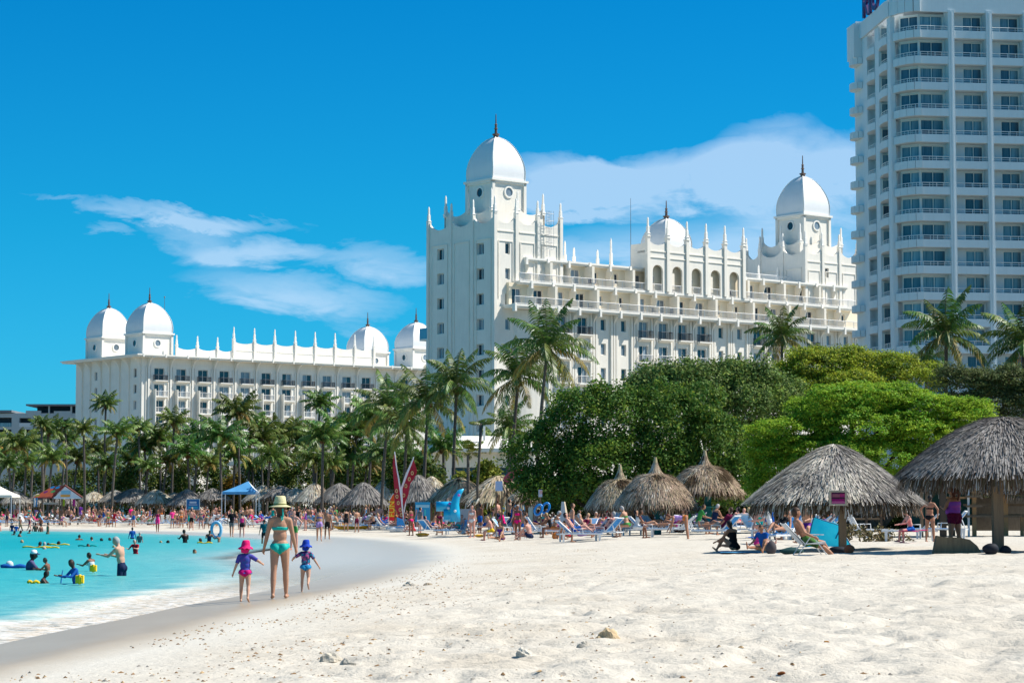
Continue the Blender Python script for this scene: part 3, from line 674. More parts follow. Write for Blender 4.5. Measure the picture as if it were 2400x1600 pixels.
def hotel_main():
    T = thing('hotel_building', 'tall white hotel with stepped cream terraces, an arcade and two domed towers', 'hotel', (-2.28, 300, 0), R(39.3))
    ZT = 39.3
    def tower(x0, x1, y1, first):
        rows_ = [36.5 - 3.33 * k - .35 for k in range(11)]
        hL = [(y - .75, y + .75, z - .75, z + .75) for y in (3.0, 11.6) for z in rows_] if first else []
        hR = [(x0 + 2.2 - .4, x0 + 2.2 + .4, z - .8, z + .65) for z in rows_] if first else [(x0 + 4.6 - .4, x0 + 4.6 + .4, 36.2, 37.6)]
        mb = MB(); wall_holes(mb, 0.0, y1, 0, ZT, x0, hL, .45, axis='x'); wall_holes(mb, x0, x1, 0, ZT, 0, hR, .35)
        mb.add([(x1, 0, 0), (x1, y1, 0), (x1, y1, ZT), (x1, 0, ZT), (x0, y1, 0), (x0, y1, ZT)], [(0, 1, 2, 3), (4, 5, 2, 1)])
        mb.add([(x0, 0, ZT - .4), (x1, 0, ZT - .4), (x1, y1, ZT - .4), (x0, y1, ZT - .4)], [(0, 1, 2, 3)])
        mb.build('tower_wall', STUCCO, T, fix=False)
        if first:
            for y in (3.0, 11.6):
                for z in rows_: add_window(T, x0 + .3, y, z - .73, 1.46, 1.46, rot=-math.pi / 2, p_dark=.6)
            for z in rows_[:]: add_window(T, x0 + 2.2, .2, z - .78, .76, 1.41, p_dark=.4)
        else: add_window(T, x0 + 4.6, .2, 36.22, .76, 1.36, p_dark=.4)
        p = MB()
        ys = [0, 4.6, 9.3, y1]; xs = [x0, x0 + 3.7, x0 + 7.4, x1]
        for a, b in zip(ys[:-1], ys[1:]): scallop(p, (x0, a), (x0, b), ZT - .02, 40.6, 1.15, -.35)
        for a, b in zip(xs[:-1], xs[1:]): scallop(p, (a, 0), (b, 0), ZT - .02, 40.6, 1.15)
        for a, b in zip(ys[:-1], ys[1:]): scallop(p, (x1 - .35, a), (x1 - .35, b), ZT - .02, 40.6, 1.15, -.35)
        for a, b in zip(xs[:-1], xs[1:]): scallop(p, (a, y1 - .35), (b, y1 - .35), ZT - .02, 40.6, 1.15)
        for y in ys: p.box(x0 - .18, x0 + .3, y - (.18 if y == 0 else .24), y + .24, 0 if y in (0,) else 2, 40.65)
        for x in xs[1:]: p.box(x - .24, x + .24, -.19, .3, 2, 40.65)
        # shallow raised frames on the walls
        for a, b in zip(ys[:-1], ys[1:]):
            p.box(x0 - .1, x0 + .02, a + .7, b - .7, ZT - 2.0, ZT - 1.85)
            for yy in (a + .7, b - .82): p.box(x0 - .1, x0 + .02, yy, yy + .14, 6, ZT - 2.01)
        for a, b in zip(xs[:-1], xs[1:]):
            p.box(a + .5, b - .5, -.1, .02, ZT - 1.0, ZT - .85); p.box(a + .6, b - .6, -.09, .02, ZT - 2.3, ZT - 2.18)
            for xx in (a + .6, b - .72): p.box(xx, xx + .12, -.09, .02, 29.5, ZT - 2.31)
        p.build('parapet', STUCCO, T)
        for y in ys: add_pin(T, x0 + .05, y, 40.6, 2.3)
        for x in xs[1:]: add_pin(T, x, .05, 40.6, 2.3)
        add_pin(T, x1, 9.3, 40.6, 2.3); add_pin(T, x1, y1, 40.6, 2.3)
        # upper step
        q = MB(); a0, a1, b0, b1 = x0 + 1.25, x1 - 1.25, 2.2, y1 - 2.2
        q.box(a0 + .3, a1 - .3, b0 + .3, b1 - .3, ZT - .3, 40.3)
        mx = (a0 + a1) / 2; my = (b0 + b1) / 2
        for (s, e) in (((a0, b0), (mx, b0)), ((mx, b0), (a1, b0)), ((a0, b1), (mx, b1)), ((mx, b1), (a1, b1))): scallop(q, s, e, ZT - .3, 42.2, 1.0, .3)
        for (s, e) in (((a0, b0), (a0, my)), ((a0, my), (a0, b1)), ((a1, b0), (a1, my)), ((a1, my), (a1, b1))): scallop(q, s, e, ZT - .3, 42.2, 1.0, -.3)
        q.build('upper_step', STUCCO, T)
        for (x, y) in ((a0, b0), (mx, b0), (a1, b0), (a0, my), (a0, b1), (a1, b1), (a1, my)):
            add_pin(T, x, y, 41.3, 3.0)
        cupola(T, (x0 + x1) / 2, y1 / 2 - .35, 2.72, 40.2, 46.0, 52.1, 55.3, holes=44.3)
    tower(0.0, 11.4, 14.3, True); tower(58.7, 70.1, 12.2, False)
    # wing between and in front of the towers
    B0, BW = 3.42, 3.70         # first bay boundary
    bays = [14.38 + BW * i for i in range(-1, 15)]
    kinds = ['f', 'f', 's', 's', 'f', 'f', 'f', 'f', 's', 's', 'f', 'f', 's', 'f', 's', 's']
    YW = -1.0; floors = [25.3 - 3.3 * k for k in range(5)]
    holes = []
    for x, kd in zip(bays, kinds):
        for z in (floors[:3] if x > 36 else floors): holes.append((x - .85, x + .85, z, z + 2.3) if kd == 'f' else (x - .46, x + .46, z + .7, z + 2.25))
    w = MB(); wall_holes(w, 8.6, 71.5, 0, 28.1, YW, holes, .35)
    w.add([(8.6, YW, 0), (8.6, 2, 0), (8.6, 2, 28.1), (8.6, YW, 28.1), (71.5, YW, 0), (71.5, 8, 0), (71.5, 8, 28.1), (71.5, YW, 28.1)], [(3, 2, 1, 0), (4, 5, 6, 7)])
    # rounded return towards the corner tower
    pts = [(8.6, YW)] + [(8.6 - 5.4 * math.sin(t), YW + 1.15 * (1 - math.cos(t))) for t in [math.pi / 2 * i / 8 for i in range(9)]]
    for a, b in zip(pts[:-1], pts[1:]): w.add([(a[0], a[1], 0), (b[0], b[1], 0), (b[0], b[1], 28.1), (a[0], a[1], 28.1)], [(0, 3, 2, 1)])
    w.build('wing_wall', STUCCO, T, fix=False)
    up = MB(); YU = -0.5; YV = 0.5
    holeA = []; holeB = []
    for i, x in enumerate([3.3, 7.0] + bays):
        kd = (['f', 'f'] + kinds)[i]
        hs = (lambda z: (x - .8, x + .8, z, z + 2.2)) if kd == 'f' else (lambda z: (x - .35, x + .35, z + .75, z + 2.1))
        holeA.append(hs(28.66)); 
        if 4.5 < x < 66: holeB.append(hs(31.96))
    wall_holes(up, 2.0, 71.5, 28.6, 31.6, YU, holeA, .3); wall_holes(up, 4.5, 66.5, 31.9, 34.8, YV, holeB, .3)
    up.box(11.41, 58.69, YV + .4, 12, 28.6, 34.7)
    for x in (2.0, 71.5): up.box(x, x + .02, YU, 3, 28.6, 31.6)
    up.build('terrace_wall', CREAM, T, fix=False)
    for i, x in enumerate([3.3, 7.0] + bays):
        kd = (['f', 'f'] + kinds)[i]
        for z, ok in ((28.66, True), (31.96, 4.5 < x < 66)):
            if not ok: continue
            yw = YU if z < 30 else YV
            if kd == 'f': add_window(T, x, yw + .18, z + .01, 1.56, 2.17, p_dark=.45)
            else: add_window(T, x, yw + .18, z + .77, .66, 1.31, p_dark=.8)
    for x, kd in zip(bays, kinds):
        for fi, z in enumerate(floors):
            if x > 36 and fi > 2: continue
            if kd == 'f':
                add_window(T, x, YW + .2, z + .01, 1.66, 2.27, p_dark=.55); add_balcony(T, x, YW, z - .02, 2.3, .8, 'dark' if fi == 0 else 'white')
            else: add_window(T, x, YW + .2, z + .72, .88, 1.51, p_dark=.7)
    # slabs
    YF = -2.6
    def slab(name, x0, x1, z, tabs0, YF=-2.6):
        s = MB(); s.box(x0, x1, YF, 3.0, z - .25, z); s.box(x0 + .15, x1 - .15, YF + .18, 3.0, z - .45, z - .252)
        x = tabs0
        while x < x1:
            if x > x0: s.box(x - .17, x + .17, YF - .08, YF + .5, z - .95, z + .06)
            x += BW
        s.build(name, TRIM, T)
    bnd = 12.53 - BW * 3
    slab('slab', 1.3, 71.8, 28.6, bnd); slab('slab', 3.1, 68.0, 31.85, bnd, -1.5); slab('roof', 4.9, 67.6, 35.1, bnd, -0.45)
    sl = MB(); sl.box(11.5, 58.6, 3.0, 12.5, 34.9, 35.0); sl.build('roof_deck', TRIM, T)
    pl = MB()
    for i in range(-1, 17):
        x = bnd + BW * (i + 2)
        if x < 8.6 or x > 71: continue
        for dx in (-.62, -.16, .3): pl.box(x + dx, x + dx + .32, YW - .24, YW + .03, 0, 28.12)
        quarter_bracket(pl, x, YW - .2, 1.35, 28.148, 1.5)
    pl.build('pilaster', STUCCO, T)['kind'] = 'stuff'
    # partitions between balconies: sloping tops
    for z in (28.6, 31.85):
        for i in range(20):
            x = bnd + BW * i
            if x < (1.5 if z < 30 else 4) or x > 66: continue
            YF = -2.6 if z < 30 else -1.5; p = MB(); e = YU if z < 30 else YV
            if i % 2: p.prism([(YF + .3, z), (e, z), (e, z + 2.55), (e - 1.4, z + 2.3), (YF + 1.2, z + 1.15), (YF + .3, z + 1.0)], 'x', x - .08, x + .08)
            else: p.prism([(e - 1.6, z), (e, z), (e, z + 2.75), (e - 1.6, z + 2.75)], 'x', x - .22, x + .22)
            p.build('partition', CREAM2, T)
    for (x0, x1, z) in ((1.4, 71.7, 28.6), (3.2, 67.9, 31.85)):
        YF = -2.6 if z < 30 else -1.5; r = MB(); n = int((x1 - x0) / .2)
        r.tube([(x0, YF + .12, z + 1.02), (x1, YF + .12, z + 1.02)], .045, 4); r.tube([(x0, YF + .12, z + .12), (x1, YF + .12, z + .12)], .03, 4)
        for i in range(n + 1):
            x = x0 + (x1 - x0) * i / n; w_ = .028 if i % 9 else .06
            r.tube([(x, YF + .12, z), (x, YF + .12, z + 1.02)], w_, 3, caps=False)
        o = r.build('railing', RAILW, T, fix=False)
    # furniture seen on the terraces is dark chairs: little folded chairs
    cm = MB(); cm.box(-.25, .25, -.25, .25, .4, .45); cm.box(-.25, .25, .22, .27, .45, .95)
    for sx in (-.23, .2): 
        for sy in (-.23, .2): cm.box(sx, sx + .03, sy, sy + .03, 0, .4)
    chm = cm.mesh('terrace_chair', [material('grey chair mesh', (.18, .18, .2), .6)])
    k = 0
    for x in (15.6, 16.6, 27.2, 30.4, 42.0, 49.0, 56.5):
        for z in (28.62, 31.87):
            if (k := k + 1) % 3 == 0: continue
            o = link('terrace_chair', chm, None, None)
            a = R(39.3); X = x; Y = -1.2
            o.location = (-2.28 + X * math.cos(a) - Y * math.sin(a), 300 + X * math.sin(a) + Y * math.cos(a), z); o.rotation_euler = (0, 0, a + (k % 4))
            tag(o, 'small grey chair on a terrace of the middle hotel behind the white railing', 'chair', 'chairs on the hotel terraces')
    # central arcade front with pinnacles
    pier = [25.9, 29.6, 33.3, 37.0, 40.7, 44.4]; c = MB(); YF = -1.5; YC = YF + .02
    for a, b in zip(pier[:-1], pier[1:]):
        m_ = (a + b) / 2; hw = .95; zs, n = 34.75, 8
        x0, x1 = a + .3, b - .3
        c.box(x0, m_ - hw, YC, YC + .3, 31.86, zs); c.box(m_ + hw, x1, YC, YC + .3, 31.86, zs)
        arc = [(m_ - hw * math.cos(math.pi * i / n), zs + .8 * math.sin(math.pi * i / n)) for i in range(n + 1)]
        for i in range(n):
            (xa, za), (xb, zb) = arc[i], arc[i + 1]
            c.add([(xa, YC, za), (xb, YC, zb), (xb, YC, 37.6), (xa, YC, 37.6), (xa, YC + .3, za), (xb, YC + .3, zb)], [(0, 1, 2, 3), (0, 4, 5, 1)])
        c.add([(x0, YC, zs), (m_ - hw, YC, zs), (m_ - hw, YC, 37.6), (x0, YC, 37.6)], [(0, 1, 2, 3)]); c.add([(m_ + hw, YC, zs), (x1, YC, zs), (x1, YC, 37.6), (m_ + hw, YC, 37.6)], [(0, 1, 2, 3)])
        c.box(x0, x1, YC - .1, YC + .02, 37.35, 37.5); c.box(x0, x1, YC - .1, YC + .02, 36.5, 36.62)
        scallop(c, (a, YC), (b, YC), 37.602, 39.1, .8, .35)
    c.box(25.9, 44.4, YC + .31, 0.6, 37.2, 37.5); c.box(25.9, 26.2, YC + .31, 2, 35.1, 38.5); c.box(44.1, 44.4, YC + .31, 2, 35.1, 38.5)
    c.build('arcade', STUCCO, T, fix=False)
    for a, b in zip(pier[:-1], pier[1:]):
        q = MB(); m_ = (a + b) / 2; q.box(a + .3, b - .3, YC + .95, YC + 1.05, 31.9, 36.6); q.build('arcade_niche', CREAM, T); add_window(T, m_ - .35, YC + .86, 31.95, .8, 2.1, p_dark=.8)
    bw = MB(); bw.box(26.2, 44.1, YC + 1.2, YC + 1.3, 36.7, 37.19); bw.build('arcade_back_wall', CREAM, T)
    pb = MB()
    for x in pier: pb.box(x - .27, x + .27, YF - .2, YF + .35, 31.9, 39.3); pb.box(x - .34, x + .34, YF - .28, YF + .42, 39.3, 39.45)
    pb.build('pier', STUCCO, T)
    for x in pier: add_pin(T, x, YF, 39.45, 2.6)
    cupola(T, 35.1, 4.6, 2.45, 35.0, 38.6, 43.2, 45.8, holes=False)
    for x in (13.2, 17.2, 21.5, 24.0, 46.6, 49.0, 53.0, 57.0): add_pin(T, x, 4.0, 35.1, 2.6 if x not in (24.0,) else 4.4)
    for x in (19.0, 47.8, 50.5): add_pin(T, x, 8.0, 35.1, 4.0)
    an = MB(); an.tube([(26.8, 3.0, 35), (26.8, 3.0, 45.2)], [.06, .03], 4); an.build('antenna', BRONZE, T)
    # roof railing of the far half
    r = MB()
    for i in range(60):
        x = 45 + i * .22; r.tube([(x, 2.2, 35.1), (x, 2.2, 36.1)], .03, 3, caps=False)
    r.tube([(45, 2.2, 36.1), (58.2, 2.2, 36.1)], .04, 4); r.build('roof_railing', RAILW, T, fix=False)
    # caged ladder on the corner tower's right shoulder
    ld = MB()
    for x in (8.6, 9.1): ld.tube([(x, -.45, 35.4), (x, -.45, 41.6)], .04, 4)
    for i in range(16): ld.tube([(8.6, -.45, 35.6 + i * .38), (9.1, -.45, 35.6 + i * .38)], .025, 3)
    for i in range(6):
        z = 36.4 + i * .95; ld.tube([(8.4, -.4, z), (8.4, -1.0, z), (9.3, -1.0, z), (9.3, -.4, z)], .03, 3)
    for x in (8.4, 8.85, 9.3): ld.tube([(x, -1.0, 36.4), (x, -1.0, 41.5)], .025, 3)
    ld.build('ladder', material('galvanised ladder', (.42, .44, .46), .5, .4), T)
    # small balcony sticking out of the tower's hidden flank
    b = MB(); b.box(-.2, 1.4, 14.35, 16.0, 24.7, 24.95); b.build('balcony_slab', STUCCO, T)
    g = MB(); g.box(-.2, -.14, 14.35, 16.0, 24.96, 26.4); g.box(-.2, 1.4, 15.94, 16.0, 24.96, 26.4); g.build('glass_balustrade', material('blue balustrade glass', (.10, .32, .45), .15, .5), T)
    # lower entrance wing at the foot, mostly behind the palms
    e = MB(); e.box(-6, -.4, -1.5, 12, 0, 9.5); e.build('annex', STUCCO, T)
hotel_main()

def tower_right():
    T = thing('hotel_tower', 'high white hotel tower with curved corner balconies and a purple rooftop sign', 'hotel', (50.25, 262, 0), R(7.5))
    FH = 3.027; NF = 15; top = 56.83; band = .9; X1 = 24.0
    zb = [top - FH * k for k in range(NF + 1)]         # parapet tops
    fascia = MB(); wl = MB(); ZR = 61.9
    # plan outline of the slab edge (going from far left back corner round to the right), local coords
    cor = [(-3.3, 0.0), (-4.0, .25), (-4.7, .9), (-5.25, 1.8), (-5.6, 2.9)]
    cor_in = [(-3.1, 1.5), (-4.3, 2.2), (-4.6, 2.9)]
    cb1 = [(-5.95, 4.3), (-6.1, 5.4), (-6.05, 6.6), (-5.85, 7.7), (-5.6, 8.5)]
    cb2 = [(-5.7, 10.1), (-5.9, 11.0), (-5.95, 12.2), (-5.75, 13.3), (-5.4, 14.1)]
    def strip(mb, pts, z0, z1, t=.16, k=0):
        """upright band following a plan polyline, outward thickness t on its right side"""
        for (a, b) in zip(pts[:-1], pts[1:]):
            d = Vector((b[0] - a[0], b[1] - a[1])); n = Vector((-d.y, d.x)).normalized() * t
            vs = [(a[0], a[1], z0), (b[0], b[1], z0), (b[0] - n.x, b[1] - n.y, z0), (a[0] - n.x, a[1] - n.y, z0)]
            mb.add([*vs, *[(p[0], p[1], z1) for p in vs]], [(0, 3, 2, 1), (4, 5, 6, 7), (0, 1, 5, 4), (1, 2, 6, 5), (2, 3, 7, 6), (3, 0, 4, 7)], k)
    bays_r = [(.72 + 4.47 * i, .72 + 4.47 * i + 3.78) for i in range(5)]
    # piers
    P = MB()
    for x in [-.02] + [b[1] + .0 for b in bays_r]:
        P.box(x, x + .70, -.12, 1.6, 0, ZR - 2.7); P.box(x + .26, x + .44, -.2, -.118, 0, ZR - 2.9)
    P.box(-6.0, -5.45, 3.0, 4.3, 0, ZR - 2.7); P.box(-5.75, -5.1, 8.5, 10.1, 0, ZR - 2.7); P.box(-5.55, -4.9, 14.1, 19.5, 0, ZR - 2.0)
    P.build('pier', STUCCO_T, T)
    # upper parapet walls above the top openings
    U = MB(); U.box(-3.3, X1, 0, .4, 58.95, ZR); U.box(-3.3, X1, .41, 20, 61.2, 61.5)
    strip(U, [(c[0], c[1]) for c in cor], 58.95, ZR, -.3); strip(U, [cor[-1], (-5.9, 3.2), (-6.0, 4.3), (-5.75, 9.5), (-5.55, 14.1), (-5.55, 19.5)], 58.95, ZR - 1.0, -.3)
    U.build('parapet', STUCCO_T, T)
    # back and core walls
    C = MB(); C.box(X1, X1 + .3, 0, 20, 0, ZR); C.box(-5.4, X1, 19.2, 19.5, 0, ZR - .1); C.box(-3.9, X1 - .1, 4.6, 19.1, 0, 61.1)
    C.build('core', STUCCO_T, T)
    # dark spandrel-free recess walls per storey with doors
    for k in range(NF):
        z0 = zb[k] - band            # slab underside
        zf = zb[k] - band + .25      # floor level of this storey
        zc = zb[k - 1] - band if k else 58.95
        s = MB()
        for a, b in bays_r: s.box(a, b, -.02, .14, z0, zb[k])
        s.box(-3.3, -.02, -.02, .14, z0, zb[k])
        strip(s, cor, z0, zb[k], -.16); strip(s, cb1, z0, zb[k], -.14); strip(s, cb2, z0, zb[k], -.14)
        # floor plates
        s.box(-3.3, X1, .15, 4.0, z0, zf); s.prism([cor[0], *cor[1:], (-4.9, 4.2), (-3.3, 4.2)][::-1], 'z', z0 + .005, zf - .005)
        s.prism([*cb1, (-3.95, 8.5), (-3.95, 4.3)][::-1], 'z', z0 + .005, zf - .005); s.prism([*cb2, (-3.95, 14.1), (-3.95, 10.1)][::-1], 'z', z0 + .005, zf - .005)
        s.build('balcony_band', STUCCO_T, T)
        # far corner balconies that stick out against the sky
        if k > 0 or True:
            f = MB(); n = 6
            arc = [(-5.55 - 1.0 * math.sin(math.pi * i / n), 19.4 - 3.0 * (1 - math.cos(math.pi * i / n)) / 2 - .3) for i in range(n + 1)]
            strip(f, arc[::-1], z0, zb[k] - .1, -.14); f.prism([*arc, (-5.4, 16.1), (-5.4, 19.1)], 'z', z0, z0 + .2)
            if k == 0: f.box(-6.55, -5.56, 16.2, 19.2, zb[0] - .1, ZR - 1.0)
            f.build('corner_balcony', STUCCO_T, T)
        # rails on the parapet
        r = MB(); hr = .48
        def rail(pts):
            r = MB()
            for (a, b) in zip(pts[:-1], pts[1:]):
                r.tube([(a[0], a[1], zb[k] + hr), (b[0], b[1], zb[k] + hr)], .045, 4); r.tube([(a[0], a[1], zb[k] + hr * .45), (b[0], b[1], zb[k] + hr * .45)], .03, 3)
                r.tube([(a[0], a[1], zb[k] - .02), (a[0], a[1], zb[k] + hr)], .04, 4)
                r.tube([((a[0] + b[0]) / 2, (a[1] + b[1]) / 2, zb[k] - .02), ((a[0] + b[0]) / 2, (a[1] + b[1]) / 2, zb[k] + hr)], .03, 3)
            r.build('railing', RAILW, T, fix=False)
        for a, b in bays_r[:3]: rail([(a, .06), ((a + b) / 2, .06), (b, .06)])
        rail([(-.05, .06), (-1.6, .06), (-3.3, .06)] + [(c[0] + .08, c[1] + .06) for c in cor[1:]])
        rail([(c[0] + .06, c[1]) for c in cb1]); rail([(c[0] + .06, c[1]) for c in cb2])
        # recessed walls and doors
        h = 2.58; rw = MB()
        dep = 1.45
        for i, (a, b) in enumerate(bays_r):
            rw.box(a, a + 1.45, dep, dep + .1, zf, zc); rw.box(b - .12, b, dep, dep + .1, zf, zc); rw.box(a + 1.45, b - .12, dep, dep + .1, zf + h, zc)
            if i < 3: add_window(T, a + 1.45 + (b - .12 - a - 1.45) / 2, dep + .02, zf + .02, b - a - 1.57, h - .04, style='t', p_dark=.35)
            rw.box(a, b, .15, dep, zc - .03, zc - .004)
        rw.box(-3.2, -3.0, dep, dep + .1, zf, zc); rw.box(-.2, -.0, dep, dep + .1, zf, zc); rw.box(-3.0, -.2, dep, dep + .1, zf + h, zc)
        add_window(T, -1.6, dep + .02, zf + .02, 2.78, h - .04, style='t', p_dark=.4)
        # slanted corner door
        L = math.hypot(1.75, 1.5); ang = math.atan2(-1.5, 1.75)
        add_window(T, -3.98, 2.25 + .02, zf + .02, L * .98, h - .04, rot=ang, style='t', p_dark=.35)
        rw.add([(-4.9, 3.05, zf + h), (-3.1, 1.5, zf + h), (-3.1, 1.5, zc), (-4.9, 3.05, zc)], [(0, 1, 2, 3)])
        rw.add([(-4.9, 3.0, zf), (-4.9, 4.6, zf), (-4.9, 4.6, zc), (-4.9, 3.0, zc)], [(0, 1, 2, 3)])
        # flank bays
        add_window(T, -4.72, 8.36, zf + .02, 1.6, h - .04, style='t', p_dark=.3)
        rw.box(-4.0, -3.92, 4.3, 8.49, zf, zc); rw.box(-5.4, -3.9, 8.5, 8.6, zf, zc)
        rw.box(-4.0, -3.92, 10.1, 14.1, zf, zc); rw.box(-5.4, -3.9, 14.1, 14.2, zf, zc)
        rw.build('recess_wall', STUCCO_T, T)
    # rooftop letters
    cu = bpy.data.curves.new('letters', 'FONT'); cu.body = 'RIU'; cu.size = 4.6; cu.extrude = .16; cu.offset = .07; cu.align_x = 'LEFT'; cu.space_character = 1.0
    tmp = bpy.data.objects.new('tmp', cu); COL.objects.link(tmp); bpy.context.view_layer.update()
    me = bpy.data.meshes.new_from_object(tmp.evaluated_get(bpy.context.evaluated_depsgraph_get())); bpy.data.objects.remove(tmp)
    me.materials.clear(); me.materials.append(material('purple sign letters', (.035, .012, .10), .4, .4))
    o = link('sign_letters', me, T, (-6.15, 13.6, 60.95)); o.rotation_euler = (R(90), 0, R(-90)); o.scale = (.95, .95, .95)
tower_right()

def far_block():
    T = thing('apartment_block', 'low grey modern flat roofed building behind the palms beside the long hotel wing', 'building', (0, 0, 0))
    GR = material('grey render', (.46, .50, .50), .8, .1, var=.08, var_scale=.3); DK = material('dark recess', (.03, .05, .07), .5, .3); SL = material('roof slab grey', (.20, .22, .24), .6, .2)
    Y = 520
    def X(u): return at(u, 1000, Y).x
    def Z(v): return at(600, v, Y).z
    w = MB(); wins = []
    for (u0, u1, v0, v1) in ((0, 27, 978, 1000), (45, 72, 979, 1000), (0, 27, 1006, 1024), (45, 70, 1006, 1024), (130, 160, 983, 1000), (98, 115, 1034, 1050)): wins.append((X(u0 - (60 if u0 == 0 else 0)), X(u1), Z(v1), Z(v0)))
    wall_holes(w, X(-200), X(212), 0, Z(968), Y, wins, 2.0); w.box(X(-200), X(212), Y + 2.5, Y + 20, 0, Z(967)); w.build('wall', GR, T, fix=False)
    for a, b, c, d in wins:
        m = MB(); m.box(a, b, Y + 1.9, Y + 2.0, c, d); m.box((a + b) / 2, (a + b) / 2 + .15, Y + 1.85, Y + 1.9, c, d); m.build('window', DK, T)
        m = MB(); m.box(a, b, Y - .1, Y + .0, c, c + .9); m.build('balcony_front', material('white panel', (.6, .63, .64), .6, .2), T) if b - a < 5 else m.build('balcony_front', G_TEAL, T)
    r = MB(); r.box(X(62), X(240), Y - 1, Y + 14, Z(951), Z(947)); r.box(X(-200), X(28), Y - .6, Y + 14, Z(966), Z(961)); r.box(X(195), X(208), Y - .5, Y + 5, Z(929), Z(926)); r.build('roof', SL, T)
    p = MB(); p.box(X(78), X(240), Y + 4, Y + 12, Z(968), Z(951.5)); p.box(X(199), X(206), Y, Y + 3, Z(947), Z(929.5)); p.build('penthouse', DK, T)
    q = MB()
    for u in (113, 165): q.box(X(u), X(u + 3), Y - .2, Y + .4, Z(972), Z(951.2))
    q.box(X(60), X(96), Y - .1, Y + .3, Z(975), Z(962)); q.box(X(126), X(166), Y - .1, Y + .3, Z(975), Z(963)); q.build('column', GR, T)
far_block()

def pavilions():
    # white roofed entrance pavilion with cream walls and blue gates
    T = thing('pavilion', 'low cream pavilion with wide white roof behind the palms below the tall domed hotel', 'building', (0, 0, 0))
    Y = 215
    def X(u): return at(u, 1100, Y).x
    def Z(v): return at(1100, v, Y).z
    r = MB(); a, b = X(1012), X(1262); z0, z1 = Z(1051), Z(1018)
    r.add([(a, Y - 1.5, z0), (b, Y - 1.5, z0), (b - 3, Y + 4, z1), (a + 1.2, Y + 4, z1), (a, Y + 9, z0), (b, Y + 9, z0)], [(0, 1, 2, 3), (3, 2, 5, 4), (0, 3, 4), (1, 5, 2)])
    r.box(a - .2, b + .2, Y - 1.7, Y + 9.2, z0 - .35, z0); r.build('roof', TRIM, T)
    w = MB(); w.box(a + .6, b - .5, Y - .6, Y + 8, Z(1095), z0 - .36); 
    for u in (1014, 1046, 1152, 1238): w.box(X(u), X(u) + .5, Y - .9, Y - .3, 0, z0 - .36)
    w.build('wall', CREAM2, T)
    g = MB(); g.box(a + .6, b - .5, Y - .2, Y, 0, Z(1096)); g.build('gate', material('dark teal gate', (.015, .07, .11), .5, .3), T)
    # chimney-like posts
    c = MB(); c.box(X(1132), X(1137), Y + 1, Y + 1.4, z1 - .5, Z(997)); c.box(X(1078), X(1081), Y + 1, Y + 1.3, z1 - .8, Z(1000)); c.build('post', TRIM, T)
    # blue fence
    f = MB(); xx = at(1055, 1100, 190).x
    for i in range(24): f.box(xx + i * .26, xx + i * .26 + .24, 190, 190.05, 0, at(1100, 1113, 190).z)
    tag(f.build('blue_fence', material('blue fence', (.12, .28, .45), .6, .2)), 'low blue fence between the palm trunks in front of the cream pavilion', 'fence')
    T2 = thing('portico', 'cream portico with tall columns between the palm trunks above the blue and white canopy', 'building', (0, 0, 0)); Y2 = 300
    def X(u): return at(u, 1100, Y2).x
    def Z(v): return at(560, v, Y2).z
    m = MB(); m.box(X(514), X(640), Y2, Y2 + 5, Z(1090), Z(1081)); m.box(X(516), X(528), Y2 + .2, Y2 + 4, 0, Z(1090.2)); m.box(X(538), X(600), Y2 + 3, Y2 + 4, 0, Z(1091)); m.build('wall', CREAM2, T2)
    m = MB()
    for u in (566, 577, 588, 597, 612): m.lathe([(.28, 0), (.24, Z(1091))], 8, (X(u), Y2 + .6, 0))
    m.build('column', TRIM, T2); m = MB(); m.box(X(572), X(583), Y2 + 2.9, Y2 + 2.98, 0, Z(1100)); m.build('door', material('maroon door', (.10, .02, .02), .6), T2)
pavilions()
